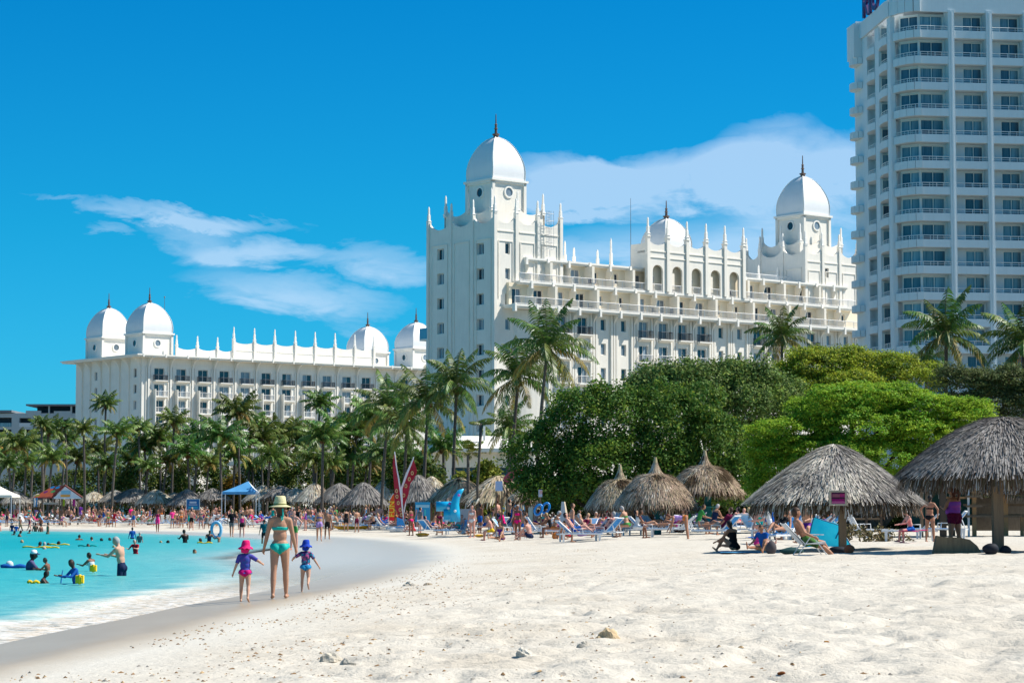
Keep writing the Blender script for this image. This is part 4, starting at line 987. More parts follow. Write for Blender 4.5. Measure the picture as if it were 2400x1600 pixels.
# ================================================================ VEGETATION
PALM = material('palm leaflets', (.07, .145, .028), .42, .3, col2=(.125, .18, .032), var_scale=.8, rnd=.9, island=.7, trans=.22)
PALM_Y = material('palm old fronds', (.32, .23, .05), .6, .2, col2=(.18, .18, .04), var_scale=1.2, rnd=.6, island=.6, trans=.2)
RACH = material('palm rachis', (.16, .15, .05), .5, .3)
BARK = material('palm trunk bark', (.13, .115, .10), .9, .1, col2=(.07, .06, .052), var_scale=3, stretch=(1, 1, 4), rnd=.5)
COCO = material('coconuts and dry sheath', (.13, .07, .03), .8, .1, var=.4, var_scale=5)
def frond_geo(mb, L, a0, curve, nl, ll, lw, M=None, side_bend=0.0, k=0, rk=1, rnd=random):
    """one feather frond: rachis along +x rising at a0, drooping by `curve`, leaflets hanging both sides"""
    M = M or Matrix.Identity(4); pts = []; x = z = y = 0.0; n = 9; dirs = []
    for i in range(n + 1):
        t = i / n; a = a0 - curve * t ** 1.25; pts.append(Vector((x, y, z))); dirs.append(Vector((math.cos(a), side_bend * t, math.sin(a))).normalized())
        x += math.cos(a) * L / n; z += math.sin(a) * L / n; y += side_bend * t * L / n
    def P(t):
        f = t * n; i = min(n - 1, int(f)); f -= i
        return pts[i].lerp(pts[i + 1], f), dirs[i].lerp(dirs[i + 1], f)
    mb.tube([M @ p for p in pts[::2] + [pts[-1]]], [L * .012 * (1 - .85 * i / 5) for i in range(len(pts[::2]) + 1)], 3, k=rk, caps=False)
    for i in range(nl):
        t = .10 + .90 * (i + rnd.random() * .5) / nl; p, d = P(min(t, .999))
        l = ll * (math.sin(math.pi * min(1, t * .9 + .12)) ** .7 * .9 + .12)
        for s in (-1, 1):
            sd = Vector((0, s, 0)); hang = rnd.uniform(.35, 1.1) + .5 * t
            v = (sd * rnd.uniform(.75, 1.0) + d * rnd.uniform(.5, .9) + Vector((0, 0, -hang * .75))).normalized()
            v2 = (v + Vector((0, 0, -.65))).normalized()
            w = (d * lw)
            q1 = p + v * l * .55; q2 = q1 + v2 * l * .45
            mb.add([M @ (p - w * .35), M @ (p + w * .35), M @ (q1 + w * .5), M @ (q1 - w * .5), M @ q2], [(0, 1, 2, 3), (3, 2, 4)], k)
def crown_mesh(name, seed, L, nf=20, nl=15, lw=.11, old=4, wind=0.25):
    rnd = random.Random(seed); mb = MB()
    for i in range(nf):
        t = i / nf; az = i * 2.39996 + rnd.uniform(-.2, .2)
        a0 = R(78) - t * R(88) + rnd.uniform(-.12, .12); cur = R(60) + t * R(45) + rnd.uniform(-.2, .2)
        l = L * rnd.uniform(.85, 1.08) * (.82 + .25 * math.sin(math.pi * min(1, t + .15)))
        Mx = Matrix.Rotation(az, 4, 'Z')
        frond_geo(mb, l, a0, cur, nl, l * .27, lw, Mx, rnd.uniform(-.3, .3), k=0 if i < nf - old or rnd.random() < .4 else 2, rk=1, rnd=rnd)
    for i in range(6): mb.ell((rnd.uniform(-.25, .25), rnd.uniform(-.25, .25), rnd.uniform(-.5, -.1)), (.16, .16, .2), 6, 4, k=3)
    mb.ell((0, 0, -.2), (.22, .22, .45), 6, 4, k=3)
    return mb.mesh(name, [PALM, RACH, PALM_Y, COCO])
FAR_CROWNS = [crown_mesh('crown', 100 + i, 3.0, nf=26, nl=15, lw=.17, old=6) for i in range(5)]
def single_frond(name, seed, a0, cur, L=3.4, nl=34, lw=.085, mats=(0,)):
    mb = MB(); rnd = random.Random(seed); frond_geo(mb, L, R(a0), R(cur), nl, L * .25, lw, None, rnd.uniform(-.25, .25), rnd=rnd)
    return mb.mesh(name, [PALM if mats[0] == 0 else PALM_Y, RACH])
FRONDS = [[single_frond('frond', 10 + i * 3 + j, a, c) for j in range(2)] for i, (a, c) in enumerate([(80, 50), (62, 75), (42, 88), (20, 90), (-5, 78), (-28, 60)])]
FROND_OLD = [single_frond('frond', 77, -25, 62, mats=(1,)), single_frond('frond', 78, -5, 85, mats=(1,))]
TRUNKS = {}
def trunk_mesh(h, lean, r=.15):
    h = round(h * 2) / 2; key = (h, round(lean, 1))
    if key not in TRUNKS:
        mb = MB(); pts = []; n = 10
        for i in range(n + 1):
            t = i / n; pts.append((lean * (t ** 1.6) - lean, 0, -h + h * t))
        mb.tube(pts, [r * (1.45 if i == 0 else 1.0 - .28 * i / n) * (1.0 + .05 * (i % 2)) for i in range(n + 1)], 7)
        TRUNKS[key] = mb.mesh('trunk', [BARK], smooth=True)
    return TRUNKS[key]
PN = 0
PALM_LABELS = set()
def palm(u, v, Y, rpx, label, lean=0.0, detail=False, seed=None, group='coconut palms behind the beach', tilt=0.0, wind=0.0, narrow=1.0):
    """crown centre at picture point (u, v) at depth Y; rpx = crown radius in photo pixels"""
    global PN
    PN += 1; rnd = random.Random(seed or PN * 13 + 5)
    c = at(u, v, Y); rad = rpx * Y / F; base = gz(c.x, Y); h = c.z - base
    T = thing('palm_tree', label, 'palm', (c.x, Y, c.z), 0.0, group)
    s = rad / 2.55
    tr = link('trunk', trunk_mesh(h + .3, lean), T); tr.scale = (1, 1, (h + .3) / (round((h + .3) * 2) / 2)); 
    if detail:
        n = 24
        for i in range(n):
            t = i / n; row = min(5, int(t * 6)); az = i * 2.39996 + rnd.uniform(-.25, .25)
            me = FRONDS[row][rnd.randrange(2)] if not (row >= 4 and rnd.random() < .35) else FROND_OLD[row - 4]
            o = link('frond', me, T); k = s * 1.12 * rnd.uniform(.85, 1.12); o.scale = (k, k * narrow, k); o.rotation_euler = (rnd.uniform(-.15, .15), rnd.uniform(-.12, .12) , az)
        mb = MB()
        for i in range(7): mb.ell((rnd.uniform(-.3, .3), rnd.uniform(-.3, .3), rnd.uniform(-.55, -.15)), (.15, .15, .19), 7, 5)
        mb.ell((0, 0, -.25), (.2, .2, .5), 7, 5); mb.build('coconuts', COCO, T, fix=False)
    else:
        o = link('crown', rnd.choice(FAR_CROWNS), T); o.scale = (s * 1.18, s * 1.18, s * 1.12 * rnd.uniform(.9, 1.15)); o.rotation_euler = (rnd.uniform(-.12, .12), rnd.uniform(-.12, .12) + tilt, rnd.random() * 6.28)
    return T
D = 1.0204
BIG = [(1049, 886, 175, 74, 'tall palm whose crown stands against the shaded flank of the domed hotel', 0.3, True),
       (984, 925, 178, 76, 'palm with drooping fronds left of the tallest crown, above the red sails', 0.4, True),
       (935, 985, 185, 70, 'lower full palm directly above the red sails', 0.3, True),
       (893, 938, 190, 70, 'palm with upright spear fronds in front of the end of the long hotel wing', 0.6, True),
       (1258, 800, 160, 88, 'large palm crossing the lit balconies of the domed hotel above the dark tree', 0.9, True),
       (1192, 866, 165, 80, 'palm with long hanging fronds beside the larger palm in front of the domed hotel', 0.7, True),
       (1172, 985, 170, 56, 'greyish ragged palm low behind the dark tree', 0.2, True),
       (1797, 775, 190, 62, 'palm crown rising behind the green treetops in front of the second domed tower', 0.3, True),
       (2174, 768, 150, 84, 'palm standing alone in front of the high hotel tower with a thin dark trunk', 0.25, True),
       (2352, 792, 148, 84, 'palm at the edge of the picture in front of the high hotel tower', 0.3, True),
       (2128, 838, 165, 42, 'small dark palm low between the green treetops and the high hotel tower', 0.1, True),
       (735, 928, 255, 40, 'slim tall palm whose crown overlaps the lower balconies of the hotel wing', 0.5, False),
       (545, 948, 250, 52, 'tall palm in front of the middle of the long hotel wing', -0.4, False),
       (243, 930, 265, 31, 'slender palm standing above the others before the blank end wall of the hotel wing', 0.1, False),
       (400, 972, 255, 36, 'slender tall palm before the left balconies of the hotel wing', 0.2, False)]
for (u, v, Y, r, lab, lean, det) in BIG: palm(u * D, v * D, Y, r * D, lab, lean, det)
row = [(856, 958, 62), (820, 985, 64), (775, 990, 60), (742, 1000, 56), (694, 1008, 56), (645, 996, 54), (600, 1005, 50), (575, 965, 38), (505, 998, 60), (458, 1002, 50), (366, 1000, 44),
       (332, 1018, 48), (318, 978, 28), (270, 990, 42), (192, 982, 32), (152, 1002, 36), (112, 985, 40), (78, 1015, 40), (40, 1018, 44), (6, 1030, 44), (225, 1030, 42), (-30, 1010, 44),
       (430, 1035, 46), (540, 1040, 46), (620, 1045, 42), (720, 1050, 44), (800, 1040, 46), (880, 1040, 48), (660, 1052, 36), (300, 1050, 40), (178, 1048, 40), (120, 1048, 40), (60, 1055, 36), (20, 1062, 32),
       (385, 1052, 38), (480, 1056, 36), (845, 1060, 40), (760, 1062, 34), (245, 1062, 34), (340, 1066, 32), (918, 1040, 46), (955, 1055, 40), (1018, 1022, 50), (1140, 1015, 46), (1085, 1035, 34), (580, 1062, 32), (150, 975, 26), (95, 968, 24)]
rr = random.Random(5)
near_what = [(130, 'above the painted beach kiosk'), (260, 'before the blank end wall of the hotel wing'), (420, 'before the left balconies of the hotel wing'), (600, 'above the blue and white canopy'),
             (760, 'behind the walking woman'), (900, 'behind the dark thatched shades left of the sails'), (1030, 'behind the red sails'), (1400, 'before the cream pavilion')]
sizes = ['full', 'bushy', 'ragged', 'drooping', 'small', 'yellowish']
for i, (u, v, r) in enumerate(row):
    Y = 238 + rr.random() * 45 if u < 700 else 205 + rr.random() * 30
    w_ = next(w for lim, w in near_what if u * D <= lim)
    hgt = 'tall' if v < 985 else ('mid height' if v < 1030 else 'short')
    lab = f'{hgt} {sizes[i % 6]} palm {w_}'
    k = 0
    while lab in PALM_LABELS:
        k += 1; lab = f'{hgt} {sizes[(i + k) % 6]} palm {w_}' if k < 6 else f'{hgt} {sizes[i % 6]} palm {w_}, hidden in part by its neighbour'
        if k > 7: break
    PALM_LABELS.add(lab)
    palm(u * D, (v + 6) * D, Y, r * D, lab, rr.uniform(-.5, .7), False)
# trimmed palm with a tuft and a young fan palm
def odd_palms():
    c = at(1128, 992, 150); base = gz(c.x, 150)
    T = thing('palm_tree', 'trimmed leaning palm with only a small flat tuft of fronds', 'palm', (c.x, 150, c.z), 0, 'coconut palms behind the beach')
    mb = MB(); h = c.z - base; mb.tube([(-.15 - .9 * 0, 0, -h), (-.25, 0, -h * .6), (-.1, 0, -h * .25), (0, 0, 0)], [.12, .09, .09, .12], 7); mb.build('trunk', BARK, T, smooth=True, fix=False)
    mb = MB(); r_ = random.Random(2)
    for i in range(14):
        a = r_.uniform(-.6, .6) + (math.pi if i % 2 else 0); frond_geo(mb, .85, R(25), R(50), 12, .34, .05, Matrix.Rotation(a, 4, 'Z'), rnd=r_)
    mb.build('crown', [PALM, RACH], T, fix=False)
    c = at(1097, 1066, 152); base = gz(c.x, 152)
    T = thing('palm_tree', 'young yellow green fan palm behind the low blue fence', 'palm', (c.x, 152, c.z), 0)
    mb = MB(); mb.tube([(0, 0, -(c.z - base)), (0, 0, 0)], [.12, .09], 6); mb.build('trunk', BARK, T, fix=False)
    FANP = material('fan palm leaves', (.14, .19, .03), .5, .3, col2=(.20, .19, .03), var_scale=2, island=.6, trans=.2)
    mb = MB()
    for i in range(26):
        d = Vector((r_.gauss(0, 1), r_.gauss(0, 1), r_.uniform(-.3, 1.3))).normalized(); p = d * r_.uniform(.5, .85); a = d.cross(Vector((0, 0, 1))).normalized(); b = a.cross(d)
        mb.tube([(0, 0, 0), tuple(p)], .015, 3, k=1, caps=False)
        for j in range(9):
            t = -1.2 + 2.4 * j / 8; v1 = (d * math.cos(t) + a * math.sin(t)); q = p + v1 * .42 + b * r_.uniform(-.06, .06)
            n_ = (a * math.cos(t) - d * math.sin(t)) * .045; mb.add([p, p + v1 * .25 + n_, q, p + v1 * .25 - n_], [(0, 1, 2, 3)], 0)
    mb.build('crown', [FANP, RACH], T, fix=False)
odd_palms()

# ---------------------------------------------------------------- broad-leaved trees: clumps of leaf-sized faces
def leaf_cloud(name, lobes, n_clump, per, rc, size, mats, parent, seed=0, flat=1.0, shell=(.72, 1.0), upbias=.35, aspect=.6, minz=None, front=True):
    """lobes = [(centre, radii)], clumps scattered through the outer shell of every lobe, leaves through every clump"""
    rs = random.Random(seed + 1)
    if len(lobes) > 4:      # knobbly outline: smaller heads of foliage on every big lobe
        ex = []
        for c_, r_ in lobes:
            for _ in range(6):
                a, e = rs.uniform(0, 6.28), rs.uniform(-.1, 1.25); k = rs.uniform(.26, .42); q = rs.uniform(.78, .98)
                ex.append(((c_[0] + r_[0] * math.cos(a) * math.cos(e) * q, c_[1] + r_[1] * math.sin(a) * math.cos(e) * q, c_[2] + r_[2] * math.sin(e) * q), (r_[0] * k, r_[1] * k, min(r_[0], r_[2] * 1.3) * k)))
        lobes = [(c_, tuple(x * .93 for x in r_)) for c_, r_ in lobes] + ex
    rg = np.random.default_rng(seed); C = np.array([l[0] for l in lobes]); Rr = np.array([l[1] for l in lobes])
    wt = (Rr[:, 0] * Rr[:, 2] + Rr[:, 0] * Rr[:, 1]); wt = wt / wt.sum()
    li = rg.choice(len(lobes), n_clump, p=wt)
    d = rg.normal(size=(n_clump, 3)); d[:, 2] += .25; d[:, 1] -= .2 * front; d /= np.linalg.norm(d, axis=1)[:, None]
    rad = rg.uniform(shell[0], shell[1], n_clump) ** .8
    bump = 1 + .10 * np.sin(d[:, 0] * 5.1 + li * 1.7) * np.cos(d[:, 1] * 4.3 + li) + .07 * np.sin(d[:, 2] * 9 + d[:, 0] * 7 + li * 2.3); rad = rad * bump * (1 + np.abs(rg.normal(0, .05, n_clump)))
    cc = C[li] + d * Rr[li] * rad[:, None]
    # drop clumps buried deep inside another lobe
    keep = np.ones(n_clump, bool)
    for j in range(len(lobes)):
        q = (((cc - C[j]) / Rr[j]) ** 2).sum(1); keep &= ~((q < .42) & (li != j))
    cc = cc[keep]; dd = d[keep]; m = len(cc)
    kc = rg.uniform(.6, 1.35, m)
    pc = np.repeat(cc, per, 0); kd = np.repeat(kc, per); dn = np.repeat(dd, per, 0)
    o = rg.normal(size=(len(pc), 3)); o /= np.linalg.norm(o, axis=1)[:, None]; o *= (rg.random(len(pc)) ** .5)[:, None] * rc
    o *= kd[:, None]; o[:, 2] *= flat
    p = pc + o
    if minz is not None: ok = p[:, 2] > minz; p = p[ok]; dn = dn[ok]; o = o[ok]
    N = len(p)
    nrm = rg.normal(size=(N, 3)) * .75 + dn * .35 + o / (rc + 1e-6) * .4; nrm[:, 2] += upbias; nrm /= np.linalg.norm(nrm, axis=1)[:, None]
    a = np.cross(nrm, rg.normal(size=(N, 3))); a /= np.linalg.norm(a, axis=1)[:, None]; b = np.cross(nrm, a)
    s = size * rg.uniform(.65, 1.25, N)[:, None]
    v = np.stack([p - a * s * .5, p + b * s * .5 * aspect - nrm * s * .08, p + a * s * .5, p - b * s * .5 * aspect - nrm * s * .08], 1).reshape(-1, 3)
    me = bpy.data.meshes.new(name); me.vertices.add(4 * N); me.vertices.foreach_set('co', v.ravel())
    me.loops.add(4 * N); me.loops.foreach_set('vertex_index', np.arange(4 * N)); me.polygons.add(N)
    me.polygons.foreach_set('loop_start', np.arange(0, 4 * N, 4)); me.polygons.foreach_set('loop_total', np.full(N, 4))
    for mm in mats: me.materials.append(mm)
    if len(mats) > 1:
        cl = np.repeat(rg.random(m), per)
        if minz is not None: cl = cl[ok]
        idx = np.where(cl + rg.normal(size=N) * .12 > .70, 1, 0); me.polygons.foreach_set('material_index', idx.astype(np.int32))
    me.update(calc_edges=True)
    return link(name, me, parent)
def px_lobe(u, v, ru, rv, Y, k=.85):
    c = at(u * D, v * D, Y); return ((c.x, Y, c.z), (ru * D * Y / F, ru * D * Y / F * k, rv * D * Y / F))
def limbs(T, base, tips, r0, name='trunk', mat=None):
    mb = MB(); b = Vector(base); rnd = random.Random(4)
    for i, t in enumerate(tips):
        t = Vector(t); mid = b.lerp(t, .45) + Vector((rnd.uniform(-.3, .3), rnd.uniform(-.3, .3), -.25)); q = b.lerp(mid, .4) + Vector((rnd.uniform(-.15, .15), 0, .1))
        mb.tube([b, q, mid, t], [r0, r0 * .75, r0 * .5, r0 * .16], 6)
        for j in range(3):
            e = mid.lerp(t, .3 + .25 * j); mb.tube([e, e + Vector((rnd.uniform(-1, 1), rnd.uniform(-1, .6), rnd.uniform(.2, .9)))], [r0 * .25, r0 * .06], 4)
    mb.build(name, mat or material('tree bark', (.085, .07, .055), .9, .1, var=.4, var_scale=4), T, smooth=True, fix=False)
def leafm(name, a, b, isl=.75, rough=.6, sp=.16, tr=.3): return material(name, a, rough, sp, col2=b, var_scale=.7, island=isl, trans=tr)
def trees():
    def lobes(L, Y, k=.85): return [px_lobe(*l, Y, k) for l in L]
    def mk(lab, L, Y, n, per, rc, size, mats, seed, flat=1.0, up=.35, aspect=.6, k=.85, name='tree', bx=None, shell=(.72, 1.0)):
        lb = lobes(L, Y, k); cx = bx if bx is not None else sum(l[0][0] for l in lb) / len(lb); b = (cx, Y, gz(cx, Y))
        T = thing(name, lab, 'tree', b); T.location = (0, 0, 0)
        T.location = b
        off = Vector(b); lb2 = [((l[0][0] - off.x, l[0][1] - off.y, l[0][2] - off.z), l[1]) for l in lb]
        leaf_cloud('crown', lb2, n, per, rc, size, mats, T, seed, flat, shell, up, aspect, minz=.25)
        for j in range(3): limbs(T, (rr.uniform(-.5, .5) + (j - 1) * .9, 0, 0), [lb2[i][0] for i in range(j, len(lb2), 3)], .22)
        return T
    sg = [leafm('sea grape leaves', (.060, .135, .022), (.085, .165, .028)), leafm('sea grape young leaves', (.19, .27, .03), (.14, .22, .03))]
    mk('wide dark glossy sea grape tree behind the three peaked thatched shades', [(1230, 1050, 75, 62), (1290, 985, 60, 50), (1340, 955, 78, 62), (1420, 985, 100, 82), (1530, 985, 115, 90), (1630, 1030, 90, 85), (1400, 1075, 150, 62), (1270, 1095, 78, 45), (1560, 1085, 130, 60), (1680, 1085, 60, 55), (1480, 1040, 120, 80), (1320, 1125, 130, 34), (1500, 1130, 140, 34), (1650, 1130, 90, 34)], 126, 3000, 40, .5, .19, sg, 11, shell=(.78, 1.0))
    gg = [leafm('grey green leaves', (.11, .19, .04), (.13, .19, .06)), leafm('grey green pale leaves', (.24, .34, .05), (.18, .24, .08))]
    mk('dense grey green tree above and behind the dark sea grape tree', [(1460, 900, 50, 28), (1550, 885, 90, 42), (1640, 880, 100, 48), (1715, 880, 85, 44), (1600, 930, 130, 70), (1710, 940, 120, 75), (1760, 930, 70, 60), (1720, 1030, 80, 70)], 137, 2900, 38, .55, .18, gg, 12)
    yg = [leafm('olive yellow leaves', (.26, .34, .03), (.38, .42, .03)), leafm('dark olive leaves', (.14, .20, .03), (.11, .16, .03))]
    mk('rounded yellow green treetop below the second domed tower', [(1895, 842, 105, 40), (1985, 848, 105, 40), (1840, 876, 75, 36), (2075, 876, 90, 38), (1930, 900, 150, 50), (1950, 900, 120, 50), (1860, 930, 60, 50)], 142, 3600, 46, .5, .145, yg, 13, flat=.5, up=.8, shell=(.8, 1.0))
    bg = [leafm('bright feathery leaves', (.20, .35, .026), (.32, .44, .032), tr=.38), leafm('feathery deep green leaves', (.15, .32, .03), (.18, .36, .03), tr=.35)]  # second leaf tone goes to clumps at random
    mk('bright green spreading tree behind the square topped thatched shade', [(1820, 990, 100, 32), (1920, 935, 100, 40), (2020, 918, 105, 36), (2120, 940, 100, 42), (2205, 958, 85, 32), (2255, 985, 60, 26), (1770, 1040, 60, 30), (1990, 985, 150, 46), (1880, 1035, 110, 40), (2120, 1010, 110, 40), (1820, 1075, 90, 34), (1990, 1050, 160, 50), (2130, 1050, 80, 30), (1800, 1020, 55, 30), (1780, 1115, 60, 30), (1900, 1110, 120, 30)], 106, 6200, 50, .38, .125, bg, 14, flat=.34, up=1.1, aspect=.5, k=.95, shell=(.80, 1.0))
    dk = [leafm('dusky olive leaves', (.09, .13, .045), (.14, .17, .055)), leafm('dusky olive light leaves', (.14, .165, .07), (.09, .11, .045))]
    mk('dusky olive tree spreading below the high hotel tower', [(2235, 885, 60, 36), (2300, 872, 80, 36), (2380, 890, 80, 46), (2270, 930, 90, 42), (2360, 950, 90, 50), (2440, 920, 60, 60), (2180, 880, 40, 40)], 135, 1700, 46, .5, .14, dk, 15, flat=.4, up=.8)
    mk('low dark tree behind the right hand thatched shade', [(2250, 1010, 70, 46), (2340, 1020, 80, 50), (2420, 1010, 70, 50), (2290, 1070, 90, 40), (2150, 1105, 70, 40), (2250, 1120, 90, 40), (2380, 1110, 90, 40)], 108, 1200, 42, .4, .13, dk, 16, flat=.6)
    # shrubs and hedges behind the thatched row
    sh = [leafm('shrub leaves', (.075, .13, .02), (.05, .09, .02)), leafm('shrub light leaves', (.14, .18, .03), (.17, .16, .03))]
    labs = ['green shrub under the palms left of the hotel portico', 'green hedge between the palm trunks above the walking woman', 'wide green hedge behind the dark thatched shades', 'orange flowering shrub beside the blue and white canopy', 'yellow green shrub in front of the cream pavilion',
            'dark green shrub under the palms behind the sails', 'low green shrub behind the painted beach kiosk', 'green shrub under the slender palms before the hotel wing', 'small yellow shrub beside the blue fence', 'green shrub behind the pale shades above the straw hat', 'green shrub in front of the blank end wall of the hotel wing', 'shade coloured shrub added under the sea grape tree', 'shade coloured shrub added behind the teal tables', 'shade coloured shrub added behind the square topped thatch', 'green shrub far behind the dark shades near the sails']
    sl = [([(450, 1075, 60, 26), (500, 1090, 40, 20)], 272, 0), ([(700, 1082, 60, 24), (750, 1085, 40, 22)], 268, 0), ([(820, 1075, 60, 34), (870, 1085, 40, 26)], 240, 0), ([(540, 1112, 30, 14)], 255, 1), ([(1118, 1090, 26, 18)], 172, 2),
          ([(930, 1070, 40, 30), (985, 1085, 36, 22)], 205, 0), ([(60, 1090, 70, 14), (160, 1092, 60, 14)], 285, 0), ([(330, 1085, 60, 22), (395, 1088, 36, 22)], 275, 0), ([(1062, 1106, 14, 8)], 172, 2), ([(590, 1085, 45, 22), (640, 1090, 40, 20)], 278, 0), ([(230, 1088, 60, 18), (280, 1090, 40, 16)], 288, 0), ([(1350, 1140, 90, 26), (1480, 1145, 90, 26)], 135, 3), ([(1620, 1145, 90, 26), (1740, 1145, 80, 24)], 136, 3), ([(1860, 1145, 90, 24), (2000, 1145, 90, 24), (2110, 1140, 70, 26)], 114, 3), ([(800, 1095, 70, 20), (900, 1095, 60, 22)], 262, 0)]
    mats3 = {3: [leafm('shade coloured undergrowth leaves', (.03, .05, .014), (.045, .07, .02))], 0: sh, 1: [leafm('flowering shrub leaves', (.30, .14, .01), (.10, .12, .02))], 2: [leafm('yellow shrub leaves', (.24, .25, .03), (.16, .2, .03))]}  # last-row undergrowth is added under the trees, its shade put into the leaf colour
    for i, ((L, Y, mi), lab) in enumerate(zip(sl, labs)):
        lb = lobes(L, Y, .6); b = Vector((lb[0][0][0], Y, gz(lb[0][0][0], Y)))
        # shrubs reach the ground
        lb2 = [((l[0][0] - b.x, l[0][1] - b.y, (l[0][2] + l[1][2] - b.z) / 2), (l[1][0], l[1][1], (l[0][2] + l[1][2] - b.z) / 2)) for l in lb]
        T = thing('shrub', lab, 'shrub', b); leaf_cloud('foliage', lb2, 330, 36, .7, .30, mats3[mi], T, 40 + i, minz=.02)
        mb = MB(); mb.tube([(0, 0, 0), (0, 0, lb2[0][0][2])], [.1, .04], 5); mb.build('stem', BARK, T, fix=False)
trees()
# ================================================================ THATCHED SHADES
TH_G = material('weathered grey thatch', (.48, .44, .385), .95, .05, col2=(.27, .245, .215), var_scale=1.4, island=1.2, rnd=.25)
TH_T = material('straw coloured thatch', (.46, .37, .26), .95, .05, col2=(.28, .21, .14), var_scale=1.4, island=1.2, rnd=.25)
TH_D = material('dark old thatch', (.27, .25, .23), .95, .05, col2=(.14, .13, .125), var_scale=1.2, island=1.3, rnd=.25)
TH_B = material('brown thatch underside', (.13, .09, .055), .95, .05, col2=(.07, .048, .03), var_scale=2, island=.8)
TH_L = material('pale thatch', (.60, .55, .47), .95, .05, col2=(.38, .34, .28), var_scale=1.4, island=1.1)
POSTW = material('timber post', (.21, .15, .095), .85, .1, col2=(.14, .10, .07), var_scale=1.5, stretch=(4, 4, .4), bump=.01, bump_scale=12)
TEAL = material('teal painted timber', (.015, .19, .21), .6, .25, var=.2, var_scale=4)
def thatch(u, v_apex, v_eave, hw, Y, label, tone='g', spike=0.0, sides=0, post=None, n=900, v_foot=None, pdy=0.0, post_w=.09, u_post=None, group='thatched shades on the beach', bulge=.12, rot=0.0, blade=1.0):
    if v_foot: Y = place(u_post or u, v_foot).y + pdy
    a = at(u, v_apex, Y); rz = (hw * Y / F); ze = at(u, v_eave, Y).z; base = gz(a.x, Y)
    T = thing('thatched_shade', label, 'beach shade', (a.x, Y, base), 0, group)
    rnd = random.Random(int(u * 7 + Y)); za = a.z - base; ze = ze - base; H = za - ze; fr = .22 * H if H > 0 else .2
    def prof(t):  # t 0 apex .. 1 eave -> (r, z)
        sp = spike
        if sp and t < .22: f = t / .22; return rz * (.03 + .15 * f ** 1.8), za - H * sp * f
        f = (t - .22) / .78 if sp else t; r0 = rz * .18 if sp else rz * .03; z0 = za - H * sp
        return r0 + (rz - r0) * f ** (.88), z0 - (z0 - ze - fr * .25) * (f ** (1.0 + bulge * 2.4))
    def pol(az):
        if not sides: return 1 + .03 * math.sin(az * 5 + u)
        w = 2 * math.pi / sides; q = ((az - rot) % w) - w / 2; return math.cos(w / 2) / math.cos(q) * .55 + .45
    mb = MB(); N = 24; M_ = 9
    for i in range(M_ + 1):
        r, z = prof(i / M_)
        for j in range(N):
            az = 2 * math.pi * j / N; k = pol(az); mb.v.append((r * k * math.cos(az), r * k * math.sin(az), z - .03))
    for i in range(M_):
        for j in range(N): mb.f.append((i * N + j, (i + 1) * N + j, (i + 1) * N + (j + 1) % N, i * N + (j + 1) % N)); mb.mi.append(0)
    roof = mb.build('roof', {'g': TH_G, 't': TH_T, 'd': TH_D, 'l': TH_L}[tone], T, fix=False)
    # straw blades laid in courses from the eave up, hanging over each other
    sb = MB(); L = (.30 + .10 * rz) * blade
    n = int(n * 2.6) if n > 1500 else n; fine = .46 if n > 1500 else 1.0
    for i in range(n):
        t = (rnd.random() ** .62); az = rnd.random() * 2 * math.pi; r, z = prof(t); r2, z2 = prof(min(1.0, t + .02)); k = pol(az)
        sl = Vector((r2 - r, z2 - z)); sl = sl.normalized() if sl.length > 0 else Vector((1, -1)).normalized()
        if t > .93: sl = Vector((sl.x * .35, -1)).normalized()
        l = L * rnd.uniform(.6, 1.25) * (.8 if t < .2 else 1); up = rnd.uniform(.015, .07) * blade
        ca, sa = math.cos(az), math.sin(az); wv = Vector((-sa, ca, 0)) * rnd.uniform(.014, .036) * (.6 + rz * .28) * blade * fine
        p = Vector((r * k * ca, r * k * sa, z + up * .3)); jit = Vector((-sa, ca, 0)) * rnd.uniform(-.12, .12) * l
        q = p + Vector((sl.x * ca, sl.x * sa, sl.y)) * l + jit + Vector((0, 0, up * .8))
        if t > .86:
            q.z = min(q.z, ze + rnd.uniform(-.10, .12) * (1 + .3 * rz)); 
        # blade tone: paler towards the west, darker on the east and in patches
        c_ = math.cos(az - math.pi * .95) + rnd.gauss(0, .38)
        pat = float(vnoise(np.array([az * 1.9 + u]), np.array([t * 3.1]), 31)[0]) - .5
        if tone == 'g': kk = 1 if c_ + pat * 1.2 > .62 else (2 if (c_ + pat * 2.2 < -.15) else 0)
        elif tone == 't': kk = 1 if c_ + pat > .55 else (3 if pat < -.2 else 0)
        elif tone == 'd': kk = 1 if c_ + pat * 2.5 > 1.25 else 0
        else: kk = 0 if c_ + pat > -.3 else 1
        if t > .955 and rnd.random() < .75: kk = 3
        sb.add([p - wv, p + wv, q + wv * .6, q - wv * .6], [(0, 1, 2, 3)], kk)
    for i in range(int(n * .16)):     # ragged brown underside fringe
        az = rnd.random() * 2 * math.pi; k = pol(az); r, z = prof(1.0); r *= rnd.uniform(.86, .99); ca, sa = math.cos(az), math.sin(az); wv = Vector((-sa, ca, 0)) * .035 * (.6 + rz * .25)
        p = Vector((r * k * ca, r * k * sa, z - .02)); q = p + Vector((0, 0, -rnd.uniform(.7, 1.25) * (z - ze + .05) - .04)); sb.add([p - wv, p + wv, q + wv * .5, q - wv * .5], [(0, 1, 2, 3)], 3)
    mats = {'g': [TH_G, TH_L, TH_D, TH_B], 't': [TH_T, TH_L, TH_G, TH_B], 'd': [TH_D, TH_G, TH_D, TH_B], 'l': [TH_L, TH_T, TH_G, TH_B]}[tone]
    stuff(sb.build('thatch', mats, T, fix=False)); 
    up_ = (at(u_post, 1200, Y - pdy).x - a.x) if u_post else 0
    pm = POSTW if post is None else post
